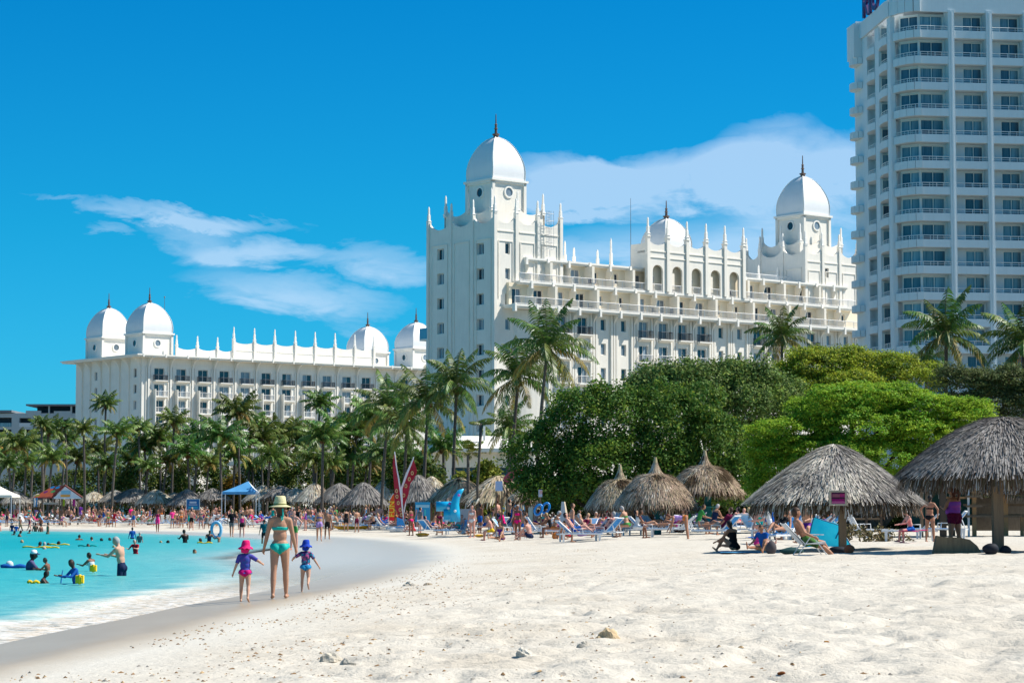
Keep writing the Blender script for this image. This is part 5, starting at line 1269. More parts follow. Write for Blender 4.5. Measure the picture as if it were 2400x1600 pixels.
    p = MB(); p.box(up_ - post_w, up_ + post_w, -pdy - post_w, -pdy + post_w, -.3, (za - H * .25 - spike * H * .6) if not pdy else ze + H * .05); p.build('post', pm, T)
    rf = MB()
    for j in range(8):
        az = 2 * math.pi * j / 8 + .2; k = pol(az); r1, z1 = prof(.97); r0, z0 = prof(.3); rf.tube([(r0 * math.cos(az), r0 * math.sin(az), z0 - .09), (r1 * k * .97 * math.cos(az), r1 * k * .97 * math.sin(az), z1 - .08)], .03, 4)
    rf.build('rafters', POSTW, T, fix=False)
    return T
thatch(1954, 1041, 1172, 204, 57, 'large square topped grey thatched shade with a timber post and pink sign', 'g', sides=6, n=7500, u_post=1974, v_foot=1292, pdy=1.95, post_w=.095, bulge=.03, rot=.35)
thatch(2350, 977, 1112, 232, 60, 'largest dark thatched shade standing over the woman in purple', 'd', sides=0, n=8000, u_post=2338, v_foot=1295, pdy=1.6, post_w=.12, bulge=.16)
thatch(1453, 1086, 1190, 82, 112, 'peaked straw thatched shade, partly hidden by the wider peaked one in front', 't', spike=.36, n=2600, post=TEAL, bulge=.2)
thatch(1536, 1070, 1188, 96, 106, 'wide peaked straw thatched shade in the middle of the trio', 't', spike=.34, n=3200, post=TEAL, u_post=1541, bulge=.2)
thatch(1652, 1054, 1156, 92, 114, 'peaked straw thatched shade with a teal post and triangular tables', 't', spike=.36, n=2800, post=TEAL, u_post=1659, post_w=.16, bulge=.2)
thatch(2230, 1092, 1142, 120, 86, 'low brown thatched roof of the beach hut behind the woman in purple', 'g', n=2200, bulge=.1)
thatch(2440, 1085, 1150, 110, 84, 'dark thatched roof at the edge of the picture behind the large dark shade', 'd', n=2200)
far_t = [(40, 1146, 1176, 34, 246, 'g', 'grey thatched shade between the white tent and the painted kiosk'), (220, 1146, 1172, 30, 250, 'l', 'pale thatched shade just beside the painted kiosk roof'),
         (271, 1143, 1172, 34, 246, 'g', 'thatched shade behind the slim palm trunk next to the painted kiosk'), (316, 1138, 1174, 58, 244, 'd', 'wide dark slate coloured thatched roof in the far row'), (366, 1141, 1178, 42, 240, 'l', 'round tan thatched shade above the woman in the pink dress'),
         (408, 1148, 1176, 34, 246, 'g', 'grey thatched shade half hidden behind the blue notice board'), (440, 1140, 1182, 44, 238, 'd', 'dark grey thatched shade directly above the blue notice board'), (499, 1138, 1168, 36, 238, 'd', 'dark open thatched shade beside the blue and white canopy'),
         (617, 1131, 1168, 40, 226, 'l', 'pale thatched shade next to the blue and white canopy'), (659, 1132, 1162, 36, 224, 'd', 'small dark thatched shade above the straw hat'), (694, 1137, 1170, 34, 222, 'l', 'pale thatched shade between the straw hat and the dark roofs'),
         (737, 1126, 1174, 44, 214, 'l', 'bleached domed thatched shade above the couple in swimwear'), (795, 1126, 1176, 50, 208, 'd', 'dark thatched shade above the yellow kayak'), (853, 1124, 1182, 52, 200, 'd', 'dark thatched shade beside the orange feather flag'),
         (902, 1117, 1170, 36, 205, 'l', 'pale thatched shade right behind the tall red sail'), (980, 1106, 1178, 54, 172, 'd', 'nearly black thatched shade behind the leaning red sail'), (1012, 1110, 1165, 42, 176, 'l', 'pale thatched shade behind the nearly black one'),
         (1078, 1112, 1176, 68, 160, 't', 'broad straw thatched shade behind the blue inflatable'), (1168, 1108, 1178, 80, 152, 't', 'broad brown thatched shade under the red awning'), (1234, 1130, 1172, 40, 142, 't', 'golden straw hut roof beneath the red awning'),
         (150, 1152, 1178, 30, 252, 'd', 'small dark thatched shade behind the painted kiosk'), (92, 1150, 1176, 26, 252, 'g', 'small thatched shade behind the left edge of the painted kiosk'), (1300, 1150, 1182, 42, 140, 'd', 'dark thatched shade in the shadow of the sea grape tree')]
for (u, va, ve, hw, Y, tn, lab) in far_t: thatch(u, va + 5, ve + 3, hw * 1.18, Y, lab, tn, n=700, bulge=.06, blade=1.2, spike=0)

# ================================================================ LOUNGERS
WPL = material('white plastic', (.66, .67, .68), .45, .35, var=.06, var_scale=3)
BLUE1 = material('blue sling fabric', (.02, .22, .60), .7, .2, col2=(.06, .32, .70), var_scale=6); BLUE2 = material('pale blue sling fabric', (.16, .40, .74), .7, .2, col2=(.30, .52, .78), var_scale=6)
GREYP = material('grey plastic', (.32, .35, .38), .6, .2)
def lounger_meshes(back_deg, fab, key):
    k = ('lg', back_deg, key)
    if k in MESHES: return MESHES[k]
    w = .30; fr = MB(); z = .34
    for s in (-1, 1): fr.box(s * w - .025, s * w + .025, -.65, 1.15, z - .03, z + .02)
    for y in (-.62, .02, .55, 1.12): fr.box(-w, w, y - .02, y + .02, z - .04, z + .005)
    a = R(back_deg); L = .78; yb = -.12
    for s in (-1, 1): fr.tube([(s * w, yb, z), (s * w, yb - L * math.cos(a), z + L * math.sin(a))], .028, 4)
    fr.tube([(-w, yb - L * math.cos(a), z + L * math.sin(a)), (w, yb - L * math.cos(a), z + L * math.sin(a))], .028, 4)
    for s in (-1, 1): fr.tube([(s * w, yb - L * .6 * math.cos(a), z + L * .6 * math.sin(a)), (s * w, -.55, z)], .018, 4)
    for s in (-1, 1): fr.tube([(s * (w + .02), -.1, z), (s * (w + .04), -.1, z + .2), (s * (w + .04), .28, z + .2), (s * (w + .02), .3, z)], .02, 4)
    leg = MB(); leg.prism([(-.03, 0), (.03, 0), (.045, z - .03), (-.045, z - .03)], 'x', -.025, .025)
    st = MB()
    for i in range(14): y = -.08 + i * .088; st.box(-w + .02, w - .02, y, y + .07, z + .006, z + .026)
    bk = MB(); d = Vector((0, -math.cos(a), math.sin(a))); nn = Vector((0, math.sin(a), math.cos(a))) * .02
    for i in range(8):
        p = Vector((0, yb, z)) + d * (.06 + i * .09); q = p + d * .072
        x = w - .02; vs = [(-x, p.y, p.z), (x, p.y, p.z), (x, q.y, q.z), (-x, q.y, q.z)]; vs += [(v[0], v[1] + nn.y, v[2] + nn.z) for v in vs]
        bk.add(vs, [(0, 3, 2, 1), (4, 5, 6, 7), (0, 1, 5, 4), (2, 3, 7, 6), (1, 2, 6, 5), (3, 0, 4, 7)])
    MESHES[k] = (fr.mesh('frame', [WPL]), leg.mesh('leg', [WPL]), st.mesh('seat', [fab]), bk.mesh('backrest', [fab])); return MESHES[k]
def lounger(loc, rz, back, fab, label, key, group='sun loungers on the sand'):
    fr, lg, st, bk = lounger_meshes(back, fab, key); T = thing('sun_lounger', label, 'lounger', loc, rz, group)
    link('frame', fr, T); link('seat', st, T); link('backrest', bk, T)
    for x in (-.3, .3):
        for y in (-.5, 1.0): link('leg', lg, T, (x, y, 0))
    return T
FABS = {'b': (BLUE1, 'blue'), 'p': (BLUE2, 'pale blue'), 'w': (WPL, 'white')}
def lg_at(u, v, deg, back, f, label):
    p = pl(u, v); return lounger(p, R(deg), back, FABS[f][0], label, f)
# deg: 0 = feet point away from the camera; -90 = feet point right; 90 = feet point left
near_lg = [(1068, 1252, -75, 58, 'b', 'blue lounger with raised back behind the brown standing man'), (1185, 1262, -100, 52, 'p', 'pale blue lounger with a steep back and its frame end towards the sea'), (1262, 1261, -80, 55, 'b', 'blue and white lounger beside the pale blue one'),
           (1275, 1240, 78, 48, 'b', 'blue lounger with its back raised towards the dark tree'), (1345, 1270, -78, 42, 'b', 'lounger under the lying man with the orange bag behind its head'), (1462, 1254, -35, 68, 'p', 'pale blue checked lounger standing nearly upright'),
           (1585, 1258, 82, 40, 'p', 'lounger with the lying person in pink beneath the bending woman'), (1685, 1238, 80, 52, 'b', 'bright blue lounger with white legs beside the teal tables'), (1625, 1240, 84, 50, 'p', 'pale lounger behind the bending woman'),
           (1550, 1240, 85, 45, 'p', 'pale lounger in the shade of the middle peaked thatch'), (1830, 1250, 60, 60, 'p', 'pale blue patterned lounger under the bending man'), (1745, 1250, 85, 35, 'b', 'blue lounger behind the seated woman in the dark bikini'),
           (1850, 1226, 20, 62, 'b', 'deep blue lounger backs behind the head of the chair man'), (2150, 1268, 82, 44, 'w', 'white lounger with pink towels under the seated man'), (2222, 1262, 70, 50, 'b', 'lounger draped with a deep blue towel beside the woman in purple'),
           (2015, 1232, -80, 62, 'w', 'white lounger with a steep back behind the timber post'), (1390, 1238, 86, 35, 'p', 'pale lounger in shade behind the lying man'), (1010, 1240, -80, 30, 'p', 'low pale lounger in front of the painted board'),
           (965, 1236, -85, 48, 'b', 'blue lounger at the foot of the red sails'), (1110, 1238, -86, 30, 'p', 'lounger under the sunbather beside the blue inflatable'), (1420, 1225, 88, 40, 'b', 'blue lounger deep in the shade of the peaked thatch'), (1330, 1228, 80, 45, 'b', 'blue lounger beside the white folding board'),
           (1215, 1230, 70, 55, 'b', 'dark blue lounger behind the standing couple'), (1900, 1222, 85, 40, 'p', 'pale lounger in the shade beneath the square topped thatch'), (1515, 1226, 80, 50, 'p', 'pale lounger beside the teal post')]
LG = {}
for i, q in enumerate(near_lg): LG[i] = lg_at(*q)
# rows of white loungers along the far beach
rr = random.Random(8); nfar = 0
refs = ['by the white tent', 'by the painted kiosk', 'beside the kiosk', 'below the wide slate roof', 'behind the pink skirt', 'by the blue notice board', 'by the blue canopy', 'behind the black shirt', 'behind the straw hat', 'behind the swimwear couple', 'behind the yellow kayak']
FARP = []
rown = ['front row', 'second row', 'third row', 'rear row']
for r_, v in enumerate((8.5, 12.5, 16.5, 20.5)):
    u = -10 + rr.random() * 10
    while u < 905:
        if not (u > 590 and u < 730 and r_ == 0 and False):
            vv = v + rr.uniform(-1.2, 1.2); p = at_s(u, vv)
            ref = refs[min(10, int(max(0, u) / 83))]; kind = rr.choice('wwwwpw'); back = rr.choice([0, 30, 45, 55]); dg = rr.choice([-80, 75, 100, -100, 20])
            st_ = {0: 'flat', 30: 'half raised', 45: 'raised', 55: 'steep backed'}[back]
            fr, lgm, st, bk = lounger_meshes(back, FABS[kind][0], kind); key = ('lgm', back, kind)
            if key not in MESHES:
                bm = bmesh.new(); bm.from_mesh(fr); bm.from_mesh(st); bm.from_mesh(bk)
                me = bpy.data.meshes.new('lounger'); bm.to_mesh(me); bm.free(); me.materials.append(FABS[kind][0])
                MESHES[key] = me
            o = link('sun_lounger', MESHES[key], None, p, R(dg)); tag(o, f'{st_} {FABS[kind][1]} far lounger, {rown[r_]}, {ref}', 'lounger', 'white loungers along the far beach')
            FARP.append((u, vv, p, R(dg), back, ref, r_))
        u += rr.uniform(13, 24) * (1.0 if r_ < 2 else 1.3)

# ================================================================ KIOSK, TENT, CANOPY, SIGNS, BOATS
def kiosk():
    Y = 222; X = lambda u: at(u, 1150, Y).x; Z = lambda v: at(130, v, Y).z
    b = (X(150), Y, gz(X(150), Y)); T = thing('beach_kiosk', 'beach kiosk with a brown roof painted with coloured ovals and a white gable', 'kiosk', b)
    x = lambda u: X(u) - b[0]; z = lambda v: Z(v) - b[2]
    r0, r1, rp = x(132), x(200), x(160); ze, zr = z(1165), z(1137.5); D_ = 3.2
    rt = material('terracotta roof boards', (.34, .07, .035), .8, .1, col2=(.24, .06, .035), var_scale=1.5)
    m = MB()
    # ridge runs from the gable towards the back-left; left slope visible
    m.add([(r0, -D_ / 2, ze), (rp, -D_ / 2, zr), (x(112), D_ / 2 + 1, zr), (x(71), D_ / 2 - .4, ze)], [(0, 1, 2, 3)])
    m.add([(r1, -D_ / 2, ze), (rp, -D_ / 2, zr), (x(112), D_ / 2 + 1, zr), (x(150), D_ / 2 + 1, ze)], [(3, 2, 1, 0)])
    m.build('roof', rt, T)
    f = MB(); f.tube([(r0 - .05, -D_ / 2 - .08, ze), (rp, -D_ / 2 - .08, zr + .04), (r1 + .05, -D_ / 2 - .08, ze)], .075, 4); f.tube([(x(71), D_ / 2 - .45, ze - .05), (r0, -D_ / 2 - .05, ze - .05)], .06, 4); f.build('barge_board', material('maroon barge board', (.12, .015, .015), .6), T, fix=False)
    g = MB(); g.add([(r0 + .15, -D_ / 2 - .01, ze), (r1 - .15, -D_ / 2 - .01, ze), (rp, -D_ / 2 - .01, zr - .1)], [(0, 1, 2)]); g.box(r0 + .1, r1 - .1, -D_ / 2 - .05, -D_ / 2 + .02, ze - .14, ze); g.build('gable', material('white gable board', (.68, .70, .74), .6), T)
    bx = MB(); bx.box(x(151), x(173), -D_ / 2 - .05, -D_ / 2 - .03, z(1157), z(1150)); bx.build('gable_panel', material('light blue panel', (.25, .50, .66), .6), T)
    bx = MB(); bx.box(x(150), x(172), -D_ / 2 - .07, -D_ / 2 - .052, z(1164), z(1159)); bx.build('gable_stripe', material('orange stripe', (.75, .33, .06), .6), T)
    # ovals painted on the visible slope
    P0 = Vector((r0, -D_ / 2, ze)); A = Vector((x(71), D_ / 2 - .4, ze)) - P0; B = Vector((rp, -D_ / 2, zr)) - P0; n_ = A.cross(B).normalized(); n_ = n_ if n_.y < 0 else -n_
    for (ta, tb, c, nm) in ((.25, .82, (.02, .36, .66), 'sky blue'), (.52, .84, (.02, .36, .66), 'blue'), (.28, .48, (.15, .52, .12), 'green'), (.62, .45, (.45, .05, .20), 'pink'), (.84, .16, (.80, .48, .06), 'yellow')):
        ov = MB(); ov.add([P0 + A * (ta + .10 * math.cos(t)) + B * (tb + .11 * math.sin(t)) + n_ * .02 for t in [2 * math.pi * i / 14 for i in range(14)]], [tuple(range(14))]); ov.build('painted_oval', material('roof oval ' + nm, c, .7), T)
    p = [(x(74), D_ / 2 - .5), (x(147), -D_ / 2 + .1), (x(153), -D_ / 2 + .1), (x(172), -D_ / 2 + .2), (x(190), -D_ / 2 + .2), (x(122), 1.2)]
    for (px_, py_) in p: m = MB(); m.box(px_ - .06, px_ + .06, py_ - .06, py_ + .06, -.2, ze - .1); m.build('post', POSTW, T)
    c = MB(); c.box(x(100), x(143), .3, .9, z(1181), z(1177)); c.build('counter', material('kiosk counter', (.5, .5, .46), .6), T)
    for (u, c_, nm) in ((79, (.7, .72, .74), 'white'), (84, (.03, .22, .45), 'blue')):
        m = MB(); m.box(x(u), x(u + 3.5), .1, .16, z(1187), z(1166)); tag(m.build('surfboard', material('board ' + nm, c_, .4), None, loc=b), f'narrow {nm} board standing upright at the side of the painted kiosk', 'board')
    for u, c_, nm in ((152, (.38, .55, .03), 'lime'), (176, (.45, .03, .25), 'magenta')):
        m = MB(); m.box(x(u), x(u + 6), -1.2, -1.15, z(1185), z(1170)); tag(m.build('hanging_towel', material('towel ' + nm, c_, .8), None, loc=b), f'{nm} towel hanging under the gable of the painted kiosk', 'towel')
kiosk()
def canopy(u0, u1, ua, va, ve, Y, name, label, cols, vf=1196):
    X = lambda u: at(u, 1150, Y).x; bx = (X(u0) + X(u1)) / 2; b = (bx, Y, gz(bx, Y)); T = thing(name, label, 'canopy', b)
    w = (X(u1) - X(u0)) / 2; ze = at(600, ve, Y).z - b[2]; za = at(600, va, Y).z - b[2]; ax = X(ua) - bx
    cs = [(-w, -w * .8), (w, -w * .8), (w, w * .8), (-w, w * .8)]
    for i in range(4):
        a, c = cs[i], cs[(i + 1) % 4]; m = MB(); n = 6
        for j in range(n):
            t0, t1 = j / n, (j + 1) / n
            def P(p, t): s = t; return (p[0] + (ax - p[0]) * s, p[1] * (1 - s), ze + (za - ze) * (s ** 1.15))
            m.add([P(a, t0), P(c, t0), P(c, t1), P(a, t1)], [(0, 1, 2, 3)])
        m.add([(a[0], a[1], ze - .22), (c[0], c[1], ze - .22), (c[0], c[1], ze), (a[0], a[1], ze)], [(0, 1, 2, 3)])
        m.build('canopy_panel', cols[i % len(cols)], T, fix=False)
    for (px_, py_) in cs: m = MB(); m.box(px_ - .035, px_ + .035, py_ - .035, py_ + .035, -.2, ze); m.build('pole', WPL, T)
canopy(524, 604, 582, 1127, 1152, 205, 'beach_canopy', 'blue and white peaked beach canopy on white poles', [material('blue canvas', (.10, .33, .60), .7, .2, col2=(.06, .25, .50), var_scale=1), material('white canvas', (.72, .74, .76), .7, .2)])
canopy(-80, 37, -25, 1126, 1160, 225, 'beach_tent', 'cream white tent roof at the water sports end of the beach', [material('cream canvas', (.74, .71, .62), .7, .2)])
def board_sign(name, label, u0, u1, v0, v1, Y, col, posts=(0, 1), marks=None, frame=None, th=.05, cat='sign', ground=True):
    a = at(u0, v1, Y); c = at(u1, v0, Y); bz = gz(a.x, Y); T = thing(name, label, cat, (a.x, Y, bz)); w = c.x - a.x; h0 = a.z - bz; h1 = c.z - bz
    m = MB(); m.box(0, w, -th / 2, th / 2, h0, h1); m.build('board', material(name + str(int(u0)), col, .6, .2), T)
    if frame:
        f = MB(); t = .05 * max(1, w); f.box(-t, 0, -th, th, h0 - t, h1 + t); f.box(w, w + t, -th, th, h0 - t, h1 + t); f.box(0, w, -th, th, h1, h1 + t); f.box(0, w, -th, th, h0 - t, h0); f.build('frame', frame, T)
    for (x0, x1, z0, z1, c_, nm) in (marks or []):
        k = MB(); k.box(w * x0, w * x1, -th / 2 - .012, -th / 2 - .002, h0 + (h1 - h0) * z0, h0 + (h1 - h0) * z1); k.build('printed_mark', material('print ' + nm, c_, .6), T)
    if ground:
        for p in posts: q = MB(); q.box(w * p - .04, w * p + .04, th, th + .08, -.2, h1 if not frame else h0 - .001 if False else h1 - .02); q.build('post', POSTW, T)
    return T
board_sign('notice_board', 'deep blue notice board with pale lettering on the far beach', 438, 467, 1170, 1193, 208, (.015, .12, .33), marks=[(.22, .78, .62, .80, (.45, .52, .62), 'pale'), (.15, .85, .42, .52, (.30, .40, .55), 'dim'), (.1, .9, .08, .30, (.02, .28, .45), 'teal')], frame=material('pale blue frame', (.3, .42, .5), .6))
board_sign('painted_board', 'light blue painted board with a square picture in front of the dark thatch', 973, 1008, 1176, 1222, 150, (.03, .30, .55), marks=[(.05, .95, .72, .86, (.30, .55, .68), 'aqua'), (.10, .60, .08, .62, (.10, .22, .42), 'navy'), (.62, .72, .05, .62, (.05, .50, .55), 'cyan'), (.2, .5, .3, .5, (.45, .25, .32), 'rose')], frame=None)
board_sign('small_sign', 'pale blue sign on a brown post beside the red awning', 1161, 1178, 1127, 1150, 122, (.36, .46, .66), posts=(.1, .9))
board_sign('small_sign', 'small white and blue sign on a thin post below the dark tree', 1262, 1271, 1147, 1164, 118, (.45, .50, .60), posts=(.5,), marks=[(.3, 1, .4, .9, (.6, .35, .35), 'faded red')])
board_sign('equipment_box', 'grey metal locker behind the blue inflatable', 1078, 1112, 1192, 1230, 135, (.36, .40, .44), th=.6, cat='locker', posts=(.05, .95))
T = board_sign('post_sign', 'pink and maroon sign on a cream backing board fixed to the timber post', 1948, 1980, 1153, 1180, place(1974, 1292).y - .6, (.42, .03, .16), marks=[(.0, 1, .0, .22, (.55, .10, .26), 'rose pink'), (.02, .98, .44, .55, (.05, .01, .03), 'black'), (.05, .95, .22, .42, (.28, 0, .12), 'maroon'), (.08, .62, .58, .84, (.30, .09, .12), 'dull red'), (.05, .98, .88, .98, (.04, .01, .04), 'dark')], frame=material('cream backing', (.50, .42, .30), .8), ground=False)
def text_mesh(body, size, mat, ext=.006):
    cu = bpy.data.curves.new('letters', 'FONT'); cu.body = body; cu.size = size; cu.extrude = ext; cu.align_x = 'CENTER'; cu.align_y = 'CENTER'; cu.offset = .012 * size
    t = bpy.data.objects.new('tmp', cu); COL.objects.link(t); bpy.context.view_layer.update()
    me = bpy.data.meshes.new_from_object(t.evaluated_get(bpy.context.evaluated_depsgraph_get())); bpy.data.objects.remove(t); me.materials.clear(); me.materials.append(mat); return me
def sails():
    Y = 150; P = lambda u, v: at(u, v, Y); base = P(945, 1236); bz = gz(base.x, Y)
    T = thing('catamaran', 'small beached catamaran with two tall red sails and a pale blue trampoline', 'sailing boat', (base.x, Y, bz)); o = Vector((base.x, Y, bz))
    red = material('red sailcloth', (.42, .02, .04), .6, .2, col2=(.55, .05, .09), var_scale=1.2, trans=.25); wt = material('white luff', (.72, .68, .72), .5, .3); yl = material('pale gold print', (.62, .42, .20), .6)
    def panel(name, L, mat, dy=0.0, par=T, bul=.0):
        m = MB(); pts = [P(u, v) - o + Vector((0, dy, 0)) for u, v in L]; n = len(pts); m.add(pts + [p + Vector((0, .03, 0)) for p in pts], [tuple(range(n)), tuple(reversed(range(n, 2 * n)))] + [(i, n + i, n + (i + 1) % n, (i + 1) % n) for i in range(n)]); return m.build(name, mat, par)
    s1 = panel('sail', [(924, 1062), (929, 1092), (938, 1130), (944, 1175), (950, 1216), (938, 1214), (927, 1190), (925, 1150), (922, 1110), (921, 1085)], red, -.3)
    panel('luff', [(925, 1060), (929, 1085), (936, 1118), (943, 1165), (948, 1216), (944.6, 1216), (939.5, 1165), (933, 1120), (927.5, 1088)], wt, -.34)
    s2 = panel('sail', [(968, 1074), (974, 1092), (977.5, 1105), (970, 1122), (961, 1132), (957, 1158), (949, 1178), (944, 1186), (940, 1150), (949, 1122), (958, 1098)], red, .2)
    panel('luff', [(967, 1074), (970, 1074), (955, 1112), (943, 1145), (944, 1190), (940, 1190), (939, 1142), (951, 1108)], wt, .16)
    for sp, L in ((s1, [(930, 1150), (931, 1163), (934, 1178), (938.5, 1194), (941, 1206)]), (s2, [(966, 1108), (959, 1122), (951, 1138), (946, 1160)])):
        for (u, v) in L:
            q = MB(); a = P(u, v) - o; y = -.36 if sp is s1 else .14; n = 8
            q.add([a + Vector((.10 * math.cos(t * .785), 0, .14 * math.sin(t * .785))) + Vector((0, y - a.y, 0)) for t in range(n)] + [a + Vector((.05 * math.cos(t * .785), 0, .07 * math.sin(t * .785))) + Vector((0, y - a.y, 0)) for t in range(n)], [(i, (i + 1) % n, n + (i + 1) % n, n + i) for i in range(n)]); q.build('sail_print', yl, T, fix=False)
    m = MB(); m.tube([P(948, 1236) - o, P(925, 1058) - o], .035, 5); m.tube([P(940, 1236) - o + Vector((0, .3, 0)), P(969, 1070) - o + Vector((0, .3, 0))], .035, 5); m.build('mast', wt, T, fix=False)
    h = MB()
    for dy in (-.7, .7): h.tube([(-1.1, dy, .25), (-.7, dy, .14), (.9, dy, .14), (1.5, dy, .3)], [.04, .16, .16, .03], 7)
    h.build('hull', WPL, T, smooth=True, fix=False); t = MB(); t.box(-.6, .8, -.6, .6, .3, .33); t.build('trampoline', BLUE2, T)
    jb = MB(); pts = [P(931, 1211) - o, P(944, 1216) - o, P(950, 1230) - o, P(931, 1231) - o]; jb.add([p + Vector((0, -.6, 0)) for p in pts] + [p + Vector((0, -.5, 0)) for p in pts], [(0, 1, 2, 3), (7, 6, 5, 4), (0, 4, 5, 1), (1, 5, 6, 2), (2, 6, 7, 3), (3, 7, 4, 0)]); jb.build('blue_cover', BLUE1, T)
    # feather flag
    Y2 = 146; Q = lambda u, v: at(u, v, Y2); b2 = Q(913, 1236); bz2 = gz(b2.x, Y2); F_ = thing('feather_flag', 'orange feather flag with yellow letters in front of the red sails', 'flag', (b2.x, Y2, bz2)); o2 = Vector((b2.x, Y2, bz2))
    og = material('orange flag cloth', (.80, .13, .03), .6, .2, trans=.25)
    L = [(912, 1218), (911.5, 1195), (912.5, 1182), (916, 1168), (920, 1159), (923.5, 1157), (924.5, 1170), (925, 1195), (924, 1218)]
    m = MB(); pts = [Q(u, v) - o2 for u, v in L]; n = len(pts); m.add(pts + [p + Vector((0, .02, 0)) for p in pts], [tuple(range(n)), tuple(reversed(range(n, 2 * n)))] + [(i, n + i, n + (i + 1) % n, (i + 1) % n) for i in range(n)]); m.build('flag_cloth', og, F_)
    m = MB(); m.box(*(lambda a, b: (a.x, b.x, -.03, .0, b.z, a.z))(Q(912.3, 1213) - o2, Q(923.6, 1219.5) - o2)); m.build('flag_foot', material('red flag foot', (.72, .01, .03), .6), F_)
    m = MB(); m.tube([Q(911, 1236) - o2, Q(911, 1190) - o2, Q(914, 1168) - o2, Q(922, 1156) - o2], .02, 4); m.build('pole', WPL, F_, fix=False)
    me = text_mesh('FUN', .52, material('yellow letters', (.85, .58, .05), .6)); lt = link('letters', me, F_, Q(918.6, 1192) - o2 + Vector((0, -.04, 0))); lt.rotation_euler = (R(90), -R(90), 0)
sails()
def simple_things():
    # yellow kayak, dark teal kayak leaning on it
    def kayak(label, u0, u1, v, Y, col, r=.28, dz=0.0, cock=True):
        a = at(u0, v, Y); b = at(u1, v, Y); z = gz(a.x, Y) + dz; L = b.x - a.x; T = thing('kayak', label, 'kayak', (a.x, Y, z))
        m = MB(); n = 14; pts = []; rad = []
        for i in range(n + 1): t = i / n; pts.append((L * t, 0, r * .85 + .18 * r * (2 * t - 1) ** 4 * 2)); rad.append(max(.03, r * (1 - abs(2 * t - 1) ** 3.2)))
        m.tube(pts, rad, 10); m.build('hull', col, T, smooth=True)
        if cock: m = MB(); m.lathe([(.34, r * 1.45), (.36, r * 1.62), (.30, r * 1.64), (.26, r * 1.45)], 12, (L * .5, 0, 0)); m.build('cockpit', material('dark cockpit', (.03, .03, .035), .5), T)
        m = MB(); m.box(L * .1, L * .9, -r - .02, -r + .05, r * .75, r * .85); m.build('rub_line', material('darker line', (.55, .25, .01), .5) if cock else GREYP, T)
        return T
    yel = material('yellow kayak plastic', (.85, .42, .01), .35, .4, col2=(.80, .36, .01), var_scale=1); teal = material('dark teal kayak', (.01, .06, .10), .35, .4)
    kayak('yellow kayak lying on the sand beside the couple in swimwear', 779, 871, 1240, 165, yel, .27)
    kayak('dark teal kayak lying on top of the yellow one', 783, 838, 1240, 165.2, teal, .13, .42, False)
    kayak('short yellow kayak at the foot of the blue painted board', 974, 1006, 1230, 130, yel, .12, 0, False)
    kayak('small yellow float board beside the brown standing man', 1112, 1136, 1231, 112, yel, .08, .15, False)
    # blue inflatable with a tall curved fin
    Y = 122; P = lambda u, v: at(u, v, Y); b = P(1050, 1226); bz = gz(b.x, Y); o = Vector((b.x, Y, bz)); T = thing('inflatable_toy', 'large blue inflatable with a tall curved fin and pink spots', 'inflatable', o)
    bl = material('blue inflatable vinyl', (.0, .30, .62), .3, .5, col2=(.02, .42, .62), var_scale=1.5)
    m = MB(); pts = [P(u, v) - o for u, v in ((1066, 1222), (1066, 1200), (1066, 1182), (1070, 1165), (1078, 1152), (1087, 1145))]; m.tube(pts, [.30, .28, .23, .19, .14, .03], 10); m.build('fin', bl, T, smooth=True, fix=False)
    m = MB(); m.tube([P(1022, 1186) - o + Vector((0, .3, 0)), P(1068, 1186) - o + Vector((0, .3, 0))], .26, 10); m.tube([P(1040, 1206) - o + Vector((0, .2, 0)), P(1068, 1206) - o + Vector((0, .2, 0))], .30, 10); m.build('body', bl, T, smooth=True, fix=False)
    for (u, v, c, nm) in ((1054, 1179, (.30, .10, .50), 'violet'), (1076, 1160, (.55, .15, .50), 'pink'), (1051, 1190, (.6, .65, .75), 'white'), (1053, 1196, (.05, .45, .45), 'aqua'), (1067, 1197, (.75, .8, .85), 'pale')):
        q = MB(); a = P(u, v) - o; q.ell((a.x, -.30 if u > 1060 else .0, a.z), (.075, .03, .075), 8, 5); q.build('spot', material('spot ' + nm, c, .4), T)
    # blue ring shaped inflatables
    for (u, v, Yr, lab) in ((1262, 1194, 112, 'blue ring inflatable leaning under the dark tree'), (1279, 1190, 113, 'second blue ring inflatable leaning beside the first')):
        c = at(u, v, Yr); m = MB(); n = 16; pts = [(.17 * math.cos(2 * math.pi * i / n), 0, .26 * math.sin(2 * math.pi * i / n)) for i in range(n + 1)]; m.tube(pts, .06, 7, caps=False); q = m.build('swim_ring', material('blue ring vinyl', (.01, .22, .60), .3, .5), smooth=True, loc=c, fix=False); q.rotation_euler = (0, R(25), 0); tag(q, lab, 'swim ring')
    # white folding A board
    Y = 112; a = at(1309, 1213, Y); bz = gz(a.x, Y); T = thing('folding_board', 'white folding board shaped like an A below the dark tree', 'sign', (a.x, Y, bz)); w = at(1341, 1213, Y).x - a.x; h = at(1320, 1175, Y).z - bz
    m = MB(); m.add([(0, 0, .0), (w * .72, 0, 0), (w * .42, .1, h), (w * .22, .1, h)], [(0, 1, 2, 3)]); m.build('front_panel', material('white board face', (.55, .57, .60), .6, .2), T); m = MB(); m.add([(w * .72, 0, 0), (w, .5, 0), (w * .5, .2, h), (w * .42, .1, h)], [(0, 1, 2, 3)]); m.build('side_panel', material('cream board side', (.62, .52, .38), .6, .2), T)
